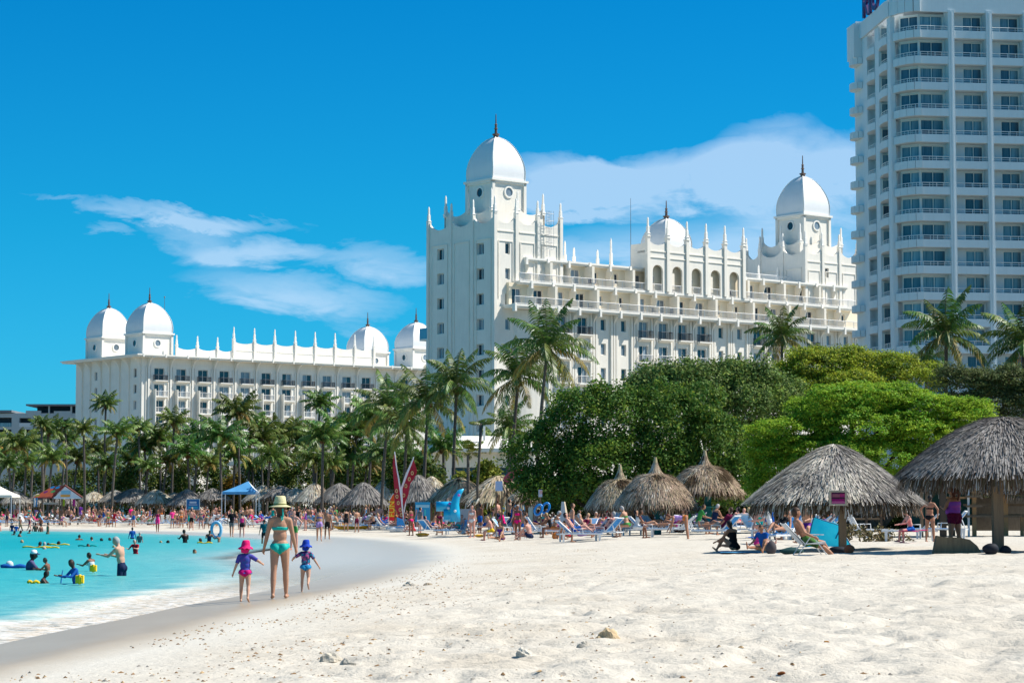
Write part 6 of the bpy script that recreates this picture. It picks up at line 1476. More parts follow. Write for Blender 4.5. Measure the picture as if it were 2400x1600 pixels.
    # teal triangular tables
    for (u, Yt, lab) in ((1659, 113.6, 'teal table fixed round the post of the right hand peaked shade'), (1541, 105.6, 'teal table round the post of the middle peaked shade')):
        c = at(u, 1187, Yt); z = c.z - gz(c.x, Yt); T = thing('table', lab, 'table', (c.x, Yt, gz(c.x, Yt))); m = MB(); m.lathe([(.42, z - .03), (.45, z), (.45, z + .02), (.42, z + .03)], 12); m.build('table_top', TEAL, T); m = MB()
        for s in (-1, 1): m.prism([(s * .08, z - .5), (s * .4, z - .04), (s * .3, z - .04), (s * .08, z - .4)], 'y', -.03, .03)
        m.box(-.16, .16, -.16, .16, 0, .25); m.build('bracket', TEAL, T)
    # cyan pop-up beach tent
    Y = place(1930, 1287).y + 4.3; P = lambda u, v: at(u, v, Y); b = P(1930, 1290); b.z = gz(b.x, Y); T = thing('beach_tent', 'bright cyan pop up beach tent next to the timber post', 'tent', b); cy = material('cyan nylon', (.0, .60, .80), .35, .4, col2=(.06, .72, .84), var_scale=2, trans=.5, bump=.02, bump_scale=4)
    L = [(1884, 1288), (1890, 1262), (1895, 1235), (1902, 1210), (1925, 1219), (1950, 1226), (1966, 1232), (1976, 1258), (1990, 1288)]
    fr = [P(u, v) - Vector((b.x, Y, b.z)) for u, v in L]; 
    m = MB(); n = len(fr); N = 7
    for j in range(N + 1):
        t = j / N; s = math.cos(t * math.pi / 2 * .92)
        for p in fr: m.v.append((p.x * (1 - .18 * t) + .05 * t, -.55 + 1.25 * t, max(0, p.z) * s * (1 + .05 * math.sin(t * 9 + p.x * 6))))
    for j in range(N):
        for i in range(n - 1): m.f.append((j * n + i, j * n + i + 1, (j + 1) * n + i + 1, (j + 1) * n + i)); m.mi.append(0)
    m.build('tent_skin', cy, T, smooth=True, fix=False)
    m = MB(); fl = [Vector((p.x, -.56 + .0, max(p.z, 0))) for p in fr]; m.add(fl, [tuple(range(n))]); m.build('front_panel', cy, T); m = MB(); m.tube([tuple(p) for p in fl], .018, 4); m.tube([tuple(fl[6]), (fl[6].x - .18, -.58, .25)], .02, 4); m.build('tent_pole', material('navy binding', (.0, .09, .20), .6), T, fix=False)
    # bags at the post feet, brown windbreak
    def blob(name, label, u, v, rx, ry, rz_, col, cat, dy=0.0, seed=1):
        p = place(u, v); m = MB(); m.ell((0, 0, rz_ * .8), (rx, ry, rz_), 14, 9)
        m.v = [(x * (1 + .25 * (float(vnoise(np.array([x * 6 + seed]), np.array([z * 6 + y * 4]), seed)[0]) - .5)), y, max(-.02, z * (1 + .3 * (float(vnoise(np.array([x * 5]), np.array([y * 6 + seed]), seed + 3)[0]) - .5)))) for x, y, z in m.v]
        o_ = m.build(name, col, smooth=True, loc=(p.x, p.y + dy, p.z)); tag(o_, label, cat); return o_
    bk = material('black bag cloth', (.012, .016, .025), .7, .2, var=.3, var_scale=9)
    blob('beach_bag', 'black beach bag on the sand against the foot of the timber post with the sign', 1966, 1296, .26, .13, .10, bk, 'bag', seed=2); blob('beach_bag', 'orange brown bag beside the black one at the foot of the signed post', 1990, 1296, .14, .10, .11, material('orange brown bag', (.30, .09, .04), .7), 'bag', seed=5)
    blob('backpack', 'dark backpack with a blue pocket leaning on the thick post of the dark shade', 2322, 1296, .19, .13, .14, bk, 'backpack', seed=7); blob('beach_bag', 'small black bag on the far side of the thick post', 2356, 1296, .14, .12, .10, bk, 'bag', seed=9)
    blob('beach_bag', 'orange bag behind the head of the lying man', 1302, 1262, .16, .12, .17, material('orange bag', (.55, .16, .02), .7), 'bag', seed=11); blob('backpack', 'grey backpack between the loungers beside the folding chair', 1808, 1297, .15, .13, .18, material('grey backpack cloth', (.07, .06, .065), .8), 'backpack', seed=13)
    blob('beach_bag', 'dark green bag on the sand under the folding chair', 1855, 1297, .30, .2, .09, material('dark green bag', (.01, .05, .05), .8), 'bag', seed=15); blob('backpack', 'black and red backpack beside the teal post', 1592, 1246, .38, .25, .42, material('black red pack', (.02, .015, .03), .8, col2=(.25, .01, .02), var_scale=3), 'backpack', seed=17)
    # brown half buried palm mat / windbreak
    a = place(2186, 1298); T0 = at(2300, 1298, a.y); w = T0.x - a.x; h = .44; m = MB(); prof_ = [(0, 0), (.06 * w, .8 * h), (.08 * w, h), (.2 * w, .92 * h), (.55 * w, .9 * h), (.75 * w, .78 * h), (.9 * w, .45 * h), (w, 0)]
    m.prism(prof_, 'y', -.12, .12); tag(m.build('windbreak', material('brown windbreak board', (.24, .17, .10), .85, .1, col2=(.17, .12, .075), var_scale=3, stretch=(6, 1, 1)), loc=a), 'low brown board with a curved top standing on the sand before the woman in purple', 'windbreak')
    # seaweed heap by the post
    p = place(2040, 1268); leaf_cloud('dry_weed_heap', [((p.x - .3, p.y, p.z + .1), (1.0, .8, .38)), ((p.x + .7, p.y + .3, p.z + .05), (.7, .6, .2))], 60, 26, .2, .13, [material('dry weed', (.20, .16, .07), .9, .1, col2=(.12, .10, .06), var_scale=2, island=.8)], None, 60, minz=p.z - .1)
    tag(bpy.data.objects['dry_weed_heap'], 'heap of dry brown seaweed and sand between the signed post and the seated man', 'seaweed heap')
    # wooden beach hut frame, rails and benches in the shade on the far right
    wood = material('bright timber', (.36, .21, .10), .8, .1, var=.2, var_scale=3); dkw = material('dark timber', (.08, .06, .045), .85, .1)
    Yh = 84; X = lambda u: at(u, 1200, Yh).x; Zh = lambda v: at(2250, v, Yh).z; gx = X(2250); gb = gz(gx, Yh); T = thing('wooden_hut', 'open wooden hut frame with rails and benches behind the woman in purple', 'hut', (gx, Yh, gb))
    for (u, t, mt, v1) in ((2283, .07, wood, 1120), (2270, .035, WPL, 1130), (2210, .11, dkw, 1130), (2172, .05, POSTW, 1138), (2355, .10, wood, 1142), (2395, .06, wood, 1205), (2160, .05, POSTW, 1135), (2420, .08, POSTW, 1130)):
        m = MB(); m.box(X(u) - gx - t, X(u) - gx + t, -t, t, -.1, Zh(v1) - gb); m.build('post', mt, T)
    for (u0, u1, v, mt, dy) in ((2262, 2440, 1206, POSTW, .2), (2262, 2440, 1208.5, POSTW, -.1), (2210, 2290, 1165, wood, .12), (2262, 2440, 1182, POSTW, .3), (2262, 2300, 1185, POSTW, -.2), (2262, 2300, 1162, POSTW, -.2)):
        m = MB(); z = Zh(v) - gb; m.box(X(u0) - gx, X(u1) - gx, dy - .05, dy + .05, z - .05, z + .03); m.build('rail', mt, T)
    m = MB(); m.box(X(2320) - gx, X(2440) - gx, 2.4, 2.5, .2, Zh(1165) - gb); m.build('back_wall', material('reed wall', (.16, .13, .10), .9, .05, col2=(.22, .18, .14), var_scale=6, stretch=(8, 1, 1)), T)
    m = MB(); m.box(X(2150) - gx, X(2300) - gx, 1.4, 1.46, .4, Zh(1140) - gb); m.build('screen', material('green shade cloth', (.01, .06, .055), .8), T)
    for (u0, u1, v, lab) in ((1775, 1900, 1190, 'long low timber rail in the shade behind the bending man'), (1960, 2065, 1198, 'timber rail behind the white steep backed lounger')):
        a = at(u0, v, 92); b_ = at(u1, v, 92); z0 = gz(a.x, 92); T = thing('rail_fence', lab, 'fence', (a.x, 92, z0)); L = b_.x - a.x
        for dz in (0, -.28): m = MB(); m.box(0, L, -.03, .03, a.z - z0 + dz - .05, a.z - z0 + dz + .03); m.build('rail', POSTW, T)
        for i in range(4): m = MB(); m.box(L * i / 3 - .04, L * i / 3 + .04, -.075, -.032, -.1, a.z - z0 + .05); m.build('post', dkw, T)
    # red awning on a dark frame
    Y = 138; P = lambda u, v: at(u, v, Y); b = P(1188, 1230); bz = gz(b.x, Y); o = Vector((b.x, Y, bz)); T = thing('awning', 'red slanted awning on a dark frame between the brown shade and the dark tree', 'awning', o)
    pts = [P(1180, 1136) - o, P(1187, 1136) - o, P(1226, 1101) - o, P(1196, 1104) - o, P(1180, 1118) - o]; m = MB(); m.add([p for p in pts] + [p + Vector((.1, .8, .05)) for p in pts], [tuple(range(5)), tuple(reversed(range(5, 10)))] + [(i, 5 + i, 5 + (i + 1) % 5, (i + 1) % 5) for i in range(5)]); m.build('awning_cloth', material('faded red canvas', (.62, .12, .13), .7, .2, col2=(.50, .09, .13), var_scale=1.5), T)
    m = MB(); m.tube([P(1187, 1137) - o, P(1260, 1137) - o], .05, 4); m.tube([P(1188, 1137) - o, (P(1188, 1137) - o) * Vector((1, 1, 0))], .04, 4); m.tube([P(1213, 1108) - o, P(1213, 1136) - o], .05, 4); m.build('frame', dkw, T, fix=False)
simple_things()
# ================================================================ PEOPLE
SKINS = [material('skin fair', (.55, .31, .21), .55, .3, var=.08, var_scale=5), material('skin tanned', (.38, .18, .105), .55, .3, var=.1, var_scale=5), material('skin pink', (.60, .30, .23), .55, .3, var=.1, var_scale=5),
         material('skin brown', (.20, .085, .05), .55, .3, var=.1, var_scale=5), material('skin dark', (.07, .032, .022), .5, .35, var=.1, var_scale=5), material('skin golden', (.46, .24, .15), .55, .3, var=.1, var_scale=5)]
HAIRS = {'black': material('black hair', (.012, .01, .01), .6, .3), 'brown': material('brown hair', (.055, .028, .015), .6, .3), 'blond': material('blond hair', (.38, .26, .12), .6, .3), 'grey': material('grey hair', (.35, .34, .33), .7, .2), 'red': material('auburn hair', (.10, .03, .015), .6, .3)}
CLOTH = {'black': (.012, .013, .016), 'navy': (.012, .025, .07), 'white': (.68, .69, .71), 'red': (.42, .015, .03), 'blue': (.01, .10, .40), 'sky blue': (.10, .36, .62), 'teal': (.0, .30, .28), 'green': (.05, .26, .06), 'yellow': (.75, .50, .02), 'pink': (.75, .04, .25),
         'hot pink': (.80, .01, .20), 'purple': (.13, .03, .28), 'lilac': (.38, .25, .55), 'orange': (.70, .18, .03), 'grey': (.16, .17, .18), 'maroon': (.14, .008, .04), 'turquoise': (.0, .48, .42), 'khaki': (.25, .20, .13), 'dark teal': (.0, .09, .12)}
def cloth(n): return material('cloth ' + n, CLOTH[n], .8, .12, var=.22, var_scale=9, bump=.006, bump_scale=25)
MAT_LS = MATS
class Body:
    """joint driven figure, built from tapered shapes that are fused into one continuous skin"""
    def __init__(s, H=1.7, fem=False, build=1.0, kid=False): s.H = H; s.fem = fem; s.b = build; s.kid = kid; s.pr = []
    def cap(s, a, b, ra, rb, tag_, n=10): s.pr.append(('c', Vector(a), Vector(b), ra, rb, tag_))
    def ell(s, c, r, tag_, M=None): s.pr.append(('e', Vector(c), Vector(r), M or Matrix.Identity(3), 0, tag_))
    def pose(s, hip, lean=0, side=0, twist=0, legs=((0, 4, 0), (0, 4, 0)), arms=((0, 8, 10), (0, 8, 10)), head=(0, 0), fingers=False, lying=False, foot=None, arm_in=(0, 0)):
        """hip=(x,y,z); angles in degrees; legs=(forward pitch, splay, knee bend); arms=(forward pitch, abduction, elbow bend)"""
        H, b = s.H, s.b; hd = H / 7.4 if not s.kid else H / 5.6
        hs = .090 * H * (1.06 if s.fem else 1.0); ss = .108 * H * (.92 if s.fem else 1.04)
        P = Vector(hip); M = Matrix.Rotation(R(-lean), 3, 'X') @ Matrix.Rotation(R(side), 3, 'Y'); up = M @ Vector((0, 0, 1)); fw = M @ Vector((0, 1, 0)); rt = M @ Vector((1, 0, 0))
        tl = .295 * H * (.97 if s.kid else 1)
        C = P + up * tl; s.P, s.C, s.M = P, C, M
        wa = (.080 if s.fem else .088) * H * b; ch = (.088 if s.fem else .100) * H * b; hw = (.098 if s.fem else .088) * H * b; dp = .058 * H * b
        if s.kid: wa = .082 * H; ch = .086 * H; hw = .086 * H; dp = .062 * H
        s.ell(P + up * .02 * H, (hw, dp * 1.12, .070 * H), 'pelvis', M)
        for k in (-1, 1): s.ell(P + rt * k * .042 * H - fw * .030 * H * (1.2 if s.fem else 1) - up * .018 * H, (.047 * H * b, .046 * H * b, .052 * H), 'pelvis', M)
        s.ell(P + up * tl * .40, (wa, dp * 1.0, .085 * H), 'waist', M); s.ell(P + up * tl * .74, (ch, dp * 1.12, .105 * H), 'chest', M)
        if b > 1.15 : s.ell(P + up * tl * .3 + fw * .03 * H, (wa * 1.05, dp * 1.35, .09 * H), 'waist', M)
        s.cap(C - rt * ss * .78 - up * .012 * H, C + rt * ss * .78 - up * .012 * H, .036 * H, .036 * H, 'chest')
        if s.fem and not s.kid:
            for k in (-1, 1): s.ell(P + up * tl * .70 + rt * k * .042 * H + fw * .052 * H, (.036 * H, .034 * H, .036 * H), 'chest', M)
        hp, hy = head; Mh = M @ Matrix.Rotation(R(-hp), 3, 'X') @ Matrix.Rotation(R(hy), 3, 'Z'); hu = Mh @ Vector((0, 0, 1)); hf = Mh @ Vector((0, 1, 0)); hr = Mh @ Vector((1, 0, 0))
        nk = C + up * .012 * H; Hc = nk + (up * .5 + hu * .5) * (.045 * H if not s.kid else .03 * H) + hu * hd * .48 + hf * .012 * H; s.Hc, s.hd, s.Mh = Hc, hd, Mh
        s.cap(nk - up * .03 * H, Hc - hu * hd * .25, .033 * H, .030 * H, 'neck'); s.ell(Hc, (hd * .37, hd * .44, hd * .52), 'head', Mh); s.ell(Hc - hu * hd * .24 + hf * hd * .12, (hd * .27, hd * .30, hd * .27), 'head', Mh)
        s.ell(Hc + hf * hd * .45 - hu * hd * .08, (hd * .06, hd * .10, hd * .11), 'head', Mh)
        for k in (-1, 1): s.ell(Hc + hr * k * hd * .37 - hu * hd * .04, (hd * .05, hd * .08, hd * .12), 'head', Mh)
        for k, (lg, ar) in zip((-1, 1), zip(legs, arms)):
            ph, sp, kn = lg; hj = P + rt * k * hs * .52 - up * .012 * H
            def dirv(p, sp_): return Vector((k * math.sin(R(sp_)), math.sin(R(p)) * math.cos(R(sp_)), -math.cos(R(p)) * math.cos(R(sp_))))
            th = .245 * H * (.92 if s.kid else 1); sh = .245 * H * (.92 if s.kid else 1); K = hj + dirv(ph, sp) * th; A = K + dirv(ph - kn, sp * .4) * sh
            q = b ** .6 * (1.12 if s.fem else 1); s.cap(hj, K, .053 * H * q, .034 * H * b ** .4, 'thigh'); s.cap(K, K.lerp(A, .38), .033 * H, .034 * H * b ** .4, 'shin'); s.cap(K.lerp(A, .34), A, .034 * H * b ** .4, .020 * H, 'shin')
            fa = (ph - kn) + 90 if foot is None else foot; fd = Vector((k * .15, math.sin(R(fa)), -math.cos(R(fa)))).normalized(); heel = A - Vector((0, 0, .022 * H)) if abs(ph - kn) < 40 else A + dirv(ph - kn, 0) * .02 * H
            s.cap(heel - fd * .022 * H, heel + fd * .075 * H, .021 * H, .019 * H, 'foot'); s.cap(heel + fd * .07 * H, heel + fd * .115 * H, .019 * H, .012 * H, 'foot')
            ap, ab, eb = ar; sj = C + rt * k * ss - up * .014 * H; U = sj + dirv(ap, ab) * .168 * H
            iw = arm_in[0 if k < 0 else 1]; d2 = dirv(ap + eb, ab); d2 = Vector((d2.x - k * math.sin(R(iw)), d2.y, d2.z)).normalized(); W_ = U + d2 * .145 * H
            s.cap(sj, U, .031 * H * b ** .5, .024 * H, 'uarm'); s.cap(U, U.lerp(W_, .35), .0235 * H, .0235 * H, 'farm'); s.cap(U.lerp(W_, .3), W_, .0235 * H, .0155 * H, 'farm')
            hb = W_ + d2 * .035 * H; side_ = Vector((0, 1, 0)) if abs(d2.y) < .8 else Vector((0, 0, 1)); side_ = (side_ - d2 * side_.dot(d2)).normalized(); s.cap(W_, hb, .015 * H, .019 * H, 'hand'); 
            pn = d2.cross(side_)
            if fingers:
                for j, (o_, l_) in enumerate(((-.6, .85), (-.2, 1.0), (.2, .95), (.6, .75))):
                    r0 = hb + side_ * o_ * .024 * H; m1 = r0 + (d2 * .8 - pn * k * .25) .normalized() * .024 * H * l_; s.cap(r0, m1, .0062 * H, .0056 * H, 'hand'); s.cap(m1, m1 + (d2 * .5 - pn * k * .8).normalized() * .02 * H * l_, .0056 * H, .0045 * H, 'hand')
                s.cap(W_ + side_ * .014 * H, W_ + side_ * .032 * H + d2 * .03 * H, .0068 * H, .0052 * H, 'hand')
            else: s.ell(hb + d2 * .022 * H, (.017 * H, .017 * H, .030 * H), 'hand', d2.to_track_quat('Z', 'Y').to_matrix())
            if k < 0: s.handL = hb + d2 * .02 * H; s.footL = heel
            else: s.handR = hb + d2 * .02 * H; s.footR = heel
        return s
    def mesh(s, name, voxel=None, smooth=3):
        mb = MB()
        for p in s.pr:
            if p[0] == 'e': mb.ell(p[1], p[2], 14, 9, M=p[3])
            else:
                a, b, ra, rb = p[1:5]; d = b - a; L = d.length; q = d.to_track_quat('Z', 'Y').to_matrix(); n = 10; prof = []
                for i in range(5): t = math.pi / 2 * i / 4; prof.append((max(1e-4, ra * math.sin(t)), -ra * math.cos(t)))
                for i in range(1, 5): t = math.pi / 2 * i / 4; prof.append((max(1e-4, rb * math.cos(t)), L + rb * math.sin(t)))
                if abs(prof[4][1]) < 1e-9: pass
                prof.insert(5, (rb, L)); o = len(mb.v)
                for (r, z) in prof:
                    for j in range(n): w = 2 * math.pi * j / n; mb.v.append(tuple(a + q @ Vector((r * math.cos(w), r * math.sin(w), z))))
                for i in range(len(prof) - 1):
                    for j in range(n): mb.f.append((o + i * n + j, o + i * n + (j + 1) % n, o + (i + 1) * n + (j + 1) % n, o + (i + 1) * n + j)); mb.mi.append(0)
        me = mb.fix(mb.mesh('tmp', [SKINS[0]])); o = bpy.data.objects.new('tmp', me); COL.objects.link(o)
        r = o.modifiers.new('r', 'REMESH'); r.mode = 'VOXEL'; r.voxel_size = voxel or s.H * .0125; r.use_smooth_shade = True
        sm = o.modifiers.new('s', 'SMOOTH'); sm.factor = .5; sm.iterations = smooth
        bpy.context.view_layer.update(); ev = o.evaluated_get(bpy.context.evaluated_depsgraph_get()); out = bpy.data.meshes.new_from_object(ev); out.name = name; bpy.data.objects.remove(o)
        out.materials.clear(); s.me = out; s.classify(); return out
    def classify(s):
        me = s.me; n = len(me.polygons); c = np.empty(n * 3); me.polygons.foreach_get('center', c); c = c.reshape(-1, 3); best = np.full(n, 1e9); idx = np.zeros(n, int); tt = np.zeros(n)
        for i, p in enumerate(s.pr):
            if p[0] == 'c':
                a, b = np.array(p[1]), np.array(p[2]); d = b - a; L2 = max(1e-9, d @ d); t = np.clip(((c - a) @ d) / L2, 0, 1); q = np.linalg.norm(c - a - t[:, None] * d, axis=1) - (p[3] + (p[4] - p[3]) * t)
            else:
                Mi = np.array(p[3].transposed()); l = (c - np.array(p[1])) @ Mi.T; rr_ = np.array(p[2]); nn_ = np.linalg.norm(l / rr_, axis=1); q = (nn_ - 1) * rr_.min(); t = np.full(n, .5)
            m = q < best; best = np.where(m, q, best); idx = np.where(m, i, idx); tt = np.where(m, t, tt)
        tags = np.array([p[5] for p in s.pr])[idx]; Mi = np.array(s.M.transposed()); loc = (c - np.array(s.P)) @ Mi.T / s.H; hl = (c - np.array(s.Hc)) @ np.array(s.Mh.transposed()).T / s.hd
        # order of shin prims: second one carries the rest
        s.tags, s.tt, s.loc, s.hl = tags, tt, loc, hl
    def sel(s, kind):
        T, t, L, h = s.tags, s.tt, s.loc, s.hl; H_ = np.isin
        if kind == 'hair': return (T == 'head') & ((h[:, 1] < .02) | (h[:, 2] > .26)) & (h[:, 2] > -.42) | ((T == 'head') & (h[:, 2] > .30))
        if kind == 'long_hair': return ((T == 'head') & (((h[:, 1] < .05) & (h[:, 2] > -.6)) | (h[:, 2] > .28))) | ((T == 'neck') & (h[:, 1] < 0))
        if kind == 'trunks': return ((T == 'pelvis') | ((T == 'waist') & (L[:, 2] < .055)) | ((T == 'thigh') & (t < .62)))
        if kind == 'shorts': return ((T == 'pelvis') | ((T == 'waist') & (L[:, 2] < .055)) | ((T == 'thigh') & (t < .38)))
        if kind == 'bikini': return ((T == 'pelvis') & (L[:, 2] < .035) & (L[:, 2] > -.075 + .62 * np.abs(L[:, 0]))) | ((T == 'thigh') & (t < .28) & (L[:, 2] < .035) & (L[:, 2] > -.082 + .75 * np.abs(L[:, 0])))
        if kind == 'bra': return ((T == 'chest') | (T == 'waist')) & (L[:, 2] > .175) & (L[:, 2] < .205)
        if kind == 'bra2': return ((T == 'chest') | (T == 'waist')) & (L[:, 2] > .165) & (L[:, 2] < .235) & ((L[:, 1] > 0) | (L[:, 2] < .20))
        if kind == 'shirt': return H_(T, ['chest', 'waist']) | ((T == 'uarm') & (t < .72)) | ((T == 'pelvis') & (L[:, 2] > -.01))
        if kind == 'longshirt': return H_(T, ['chest', 'waist', 'uarm']) | ((T == 'farm')) | ((T == 'pelvis') & (L[:, 2] > -.01))
        if kind == 'suit': return (T == 'chest') & (L[:, 2] < .25) | (T == 'waist') | ((T == 'pelvis') & (L[:, 2] > -.075 + .55 * np.abs(L[:, 0]))) | ((T == 'thigh') & (t < .22) & (L[:, 2] > -.082 + .7 * np.abs(L[:, 0])))
        if kind == 'dress': return H_(T, ['waist', 'pelvis']) | ((T == 'chest') & (L[:, 2] < .255)) | ((T == 'thigh') & (t < .70))
        if kind == 'tankini': return ((T == 'chest') & (L[:, 2] < .25)) | (T == 'waist')
        return np.zeros(len(T), bool)
    def shell(s, kind, name, mat, off, parent, flare=0.0):
        """a garment: the covered skin lifted off the body and closed along its hems"""
        m = s.sel(kind); me = s.me
        if not m.any(): return None
        nv = len(me.vertices); co = np.empty(nv * 3); me.vertices.foreach_get('co', co); co = co.reshape(-1, 3); no = np.empty(nv * 3); me.vertices.foreach_get('normal', no); no = no.reshape(-1, 3)
        fs = [tuple(me.polygons[i].vertices) for i in np.nonzero(m)[0]]; used = sorted({v for f in fs for v in f}); mp = {v: i for i, v in enumerate(used)}; n = len(used); U = np.array(used)
        out = co[U] + no[U] * off
        if flare: 
            loc = (co[U] - np.array(s.P)) @ np.array(s.M.transposed()).T / s.H; k = np.clip(.02 - loc[:, 2], 0, .2) * flare; out = out + no[U] * k[:, None]
        vs = [tuple(v) for v in out] + [tuple(v) for v in co[U] - no[U] * .002]; F2 = [tuple(mp[v] for v in f) for f in fs]; cnt = {}
        for f in F2:
            for a, b in zip(f, f[1:] + f[:1]): cnt[(a, b)] = 1
        rim = [(a, b) for (a, b) in cnt if (b, a) not in cnt]; F2 += [(b, a, a + n, b + n) for a, b in rim]
        g = bpy.data.meshes.new(name); g.from_pydata(vs, [], F2); g.materials.append(mat); g.polygons.foreach_set('use_smooth', [True] * len(g.polygons)); g.update()
        return link(name, g, parent)
# ---------------------------------------------------------------- shared poses for the people of the middle and far beach
TEMPL = {}
def build_templates():
    def st(**k): return k
    spec = {
        'standing': dict(z=.515, k=st(legs=((2, 5, 2), (-3, 5, 2)), arms=((5, 10, 14), (-4, 10, 12)))),
        'walking': dict(z=.505, k=st(lean=4, legs=((20, 2, 8), (-16, 2, 14)), arms=((-18, 8, 14), (20, 8, 22)))),
        'hands on hips': dict(z=.515, k=st(legs=((0, 7, 0), (0, 7, 0)), arms=((-18, 42, 40), (-18, 42, 40)), arm_in=(58, 58))),
        'arms raised': dict(z=.515, k=st(legs=((0, 6, 0), (0, 6, 0)), arms=((60, 20, 70), (40, 25, 85)), arm_in=(20, 20))),
        'sitting on the ground': dict(z=.062, k=st(lean=14, legs=((130, 12, 94), (95, 14, 4)), arms=((38, 10, 28), (30, 12, 30)), head=(10, 0))),
        'sitting upright': dict(z=.285, k=st(lean=16, legs=((84, 12, 84), (86, 12, 80)), arms=((34, 6, 45), (30, 6, 50)), arm_in=(15, 15), head=(12, 0))),
        'reclining': dict(z=.07, k=st(lean=-42, legs=((90, 5, 2), (112, 6, 58)), arms=((30, 14, 20), (28, 14, 24)), head=(30, 0))),
        'lying': dict(z=.07, k=st(lean=-84, legs=((89, 6, 2), (89, 6, 2)), arms=((88, 12, 0), (88, 14, 0)), head=(8, 0), foot=178)),
        'bending': dict(z=.50, k=st(lean=88, legs=((-6, 8, 2), (-6, 8, 2)), arms=((8, 6, 10), (22, 8, 8)), head=(-30, 0))),
        'wading': dict(z=.515, k=st(lean=8, legs=((4, 5, 6), (-4, 5, 6)), arms=((45, 16, 55), (40, 18, 60)), arm_in=(25, 25), head=(18, 20))),
    }
    for nm, d in spec.items():
        for fem in (False, True):
            if nm in ('hands on hips', 'arms raised') and fem and False: continue
            b = Body(1.7, fem); b.pose((0, 0, d['z'] * 1.7), **d['k']); me = b.mesh('body_' + nm.replace(' ', '_') + ('_f' if fem else ''), voxel=.026, smooth=2)
            for c in ('skin', 'hair', 'top', 'bottom'): me.materials.append(SKINS[0])
            z = np.array([v.co.z for v in me.vertices]).min() if nm != 'bending' else 0
            TEMPL[(nm, fem)] = (me, b, z)
build_templates()
def outfit_mesh(pose, fem, top, bottom, hair='hair'):
    key = ('om', pose, fem, top, bottom, hair)
    if key in MESHES: return MESHES[key]
    me0, b, z = TEMPL[(pose, fem)]; me = me0.copy(); mi = np.zeros(len(me.polygons), np.int32)
    mi[b.sel(hair)] = 1
    if bottom: mi[b.sel(bottom)] = 3
    if top: mi[b.sel(top)] = 2
    me.polygons.foreach_set('material_index', mi); MESHES[key] = me; return me
PLABEL = {}
TOPN = {'shirt': 'shirt', 'longshirt': 'long sleeved shirt', 'bra2': 'bikini', 'bra': 'bikini', 'suit': 'swimsuit', 'dress': 'dress', 'tankini': 'swim top', None: None}
def person(pose, loc, deg, label, skin=0, hair='brown', top=None, tc=None, bottom='trunks', bc='black', fem=False, scale=1.0, group='people on the beach', longhair=False, dz=0.0):
    """deg: facing, 0 = away from the camera, 90 = to the left, -90 = to the right, 180 = towards the camera"""
    me = outfit_mesh(pose, fem, top, bottom, 'long_hair' if longhair else 'hair'); o = link('person', me, None, None); z = TEMPL[(pose, fem)][2]
    o.location = (loc[0], loc[1], loc[2] - (z * scale if pose not in ('wading',) else z * scale) + dz); o.rotation_euler = (0, 0, R(deg)); o.scale = (scale,) * 3
    mats = [SKINS[skin], HAIRS[hair], cloth(tc) if tc else SKINS[skin], cloth(bc) if bc else SKINS[skin]]
    for i, m in enumerate(mats): o.material_slots[i].link = 'OBJECT'; o.material_slots[i].material = m
    tag(o, label, 'person', group); return o
def pp(u, vf, vt, pose, deg, label, **k):
    """stand a person at picture point (u, vf) with the head reaching vt"""
    p = pl(u, vf); h = (vf - vt) * p.y / F; full = {'bending': 1.05, 'sitting on the ground': .92, 'sitting upright': 1.28}.get(pose, 1.7); k.setdefault('scale', max(.55, min(1.12, h / full))); return person(pose, p, deg, label, **k)

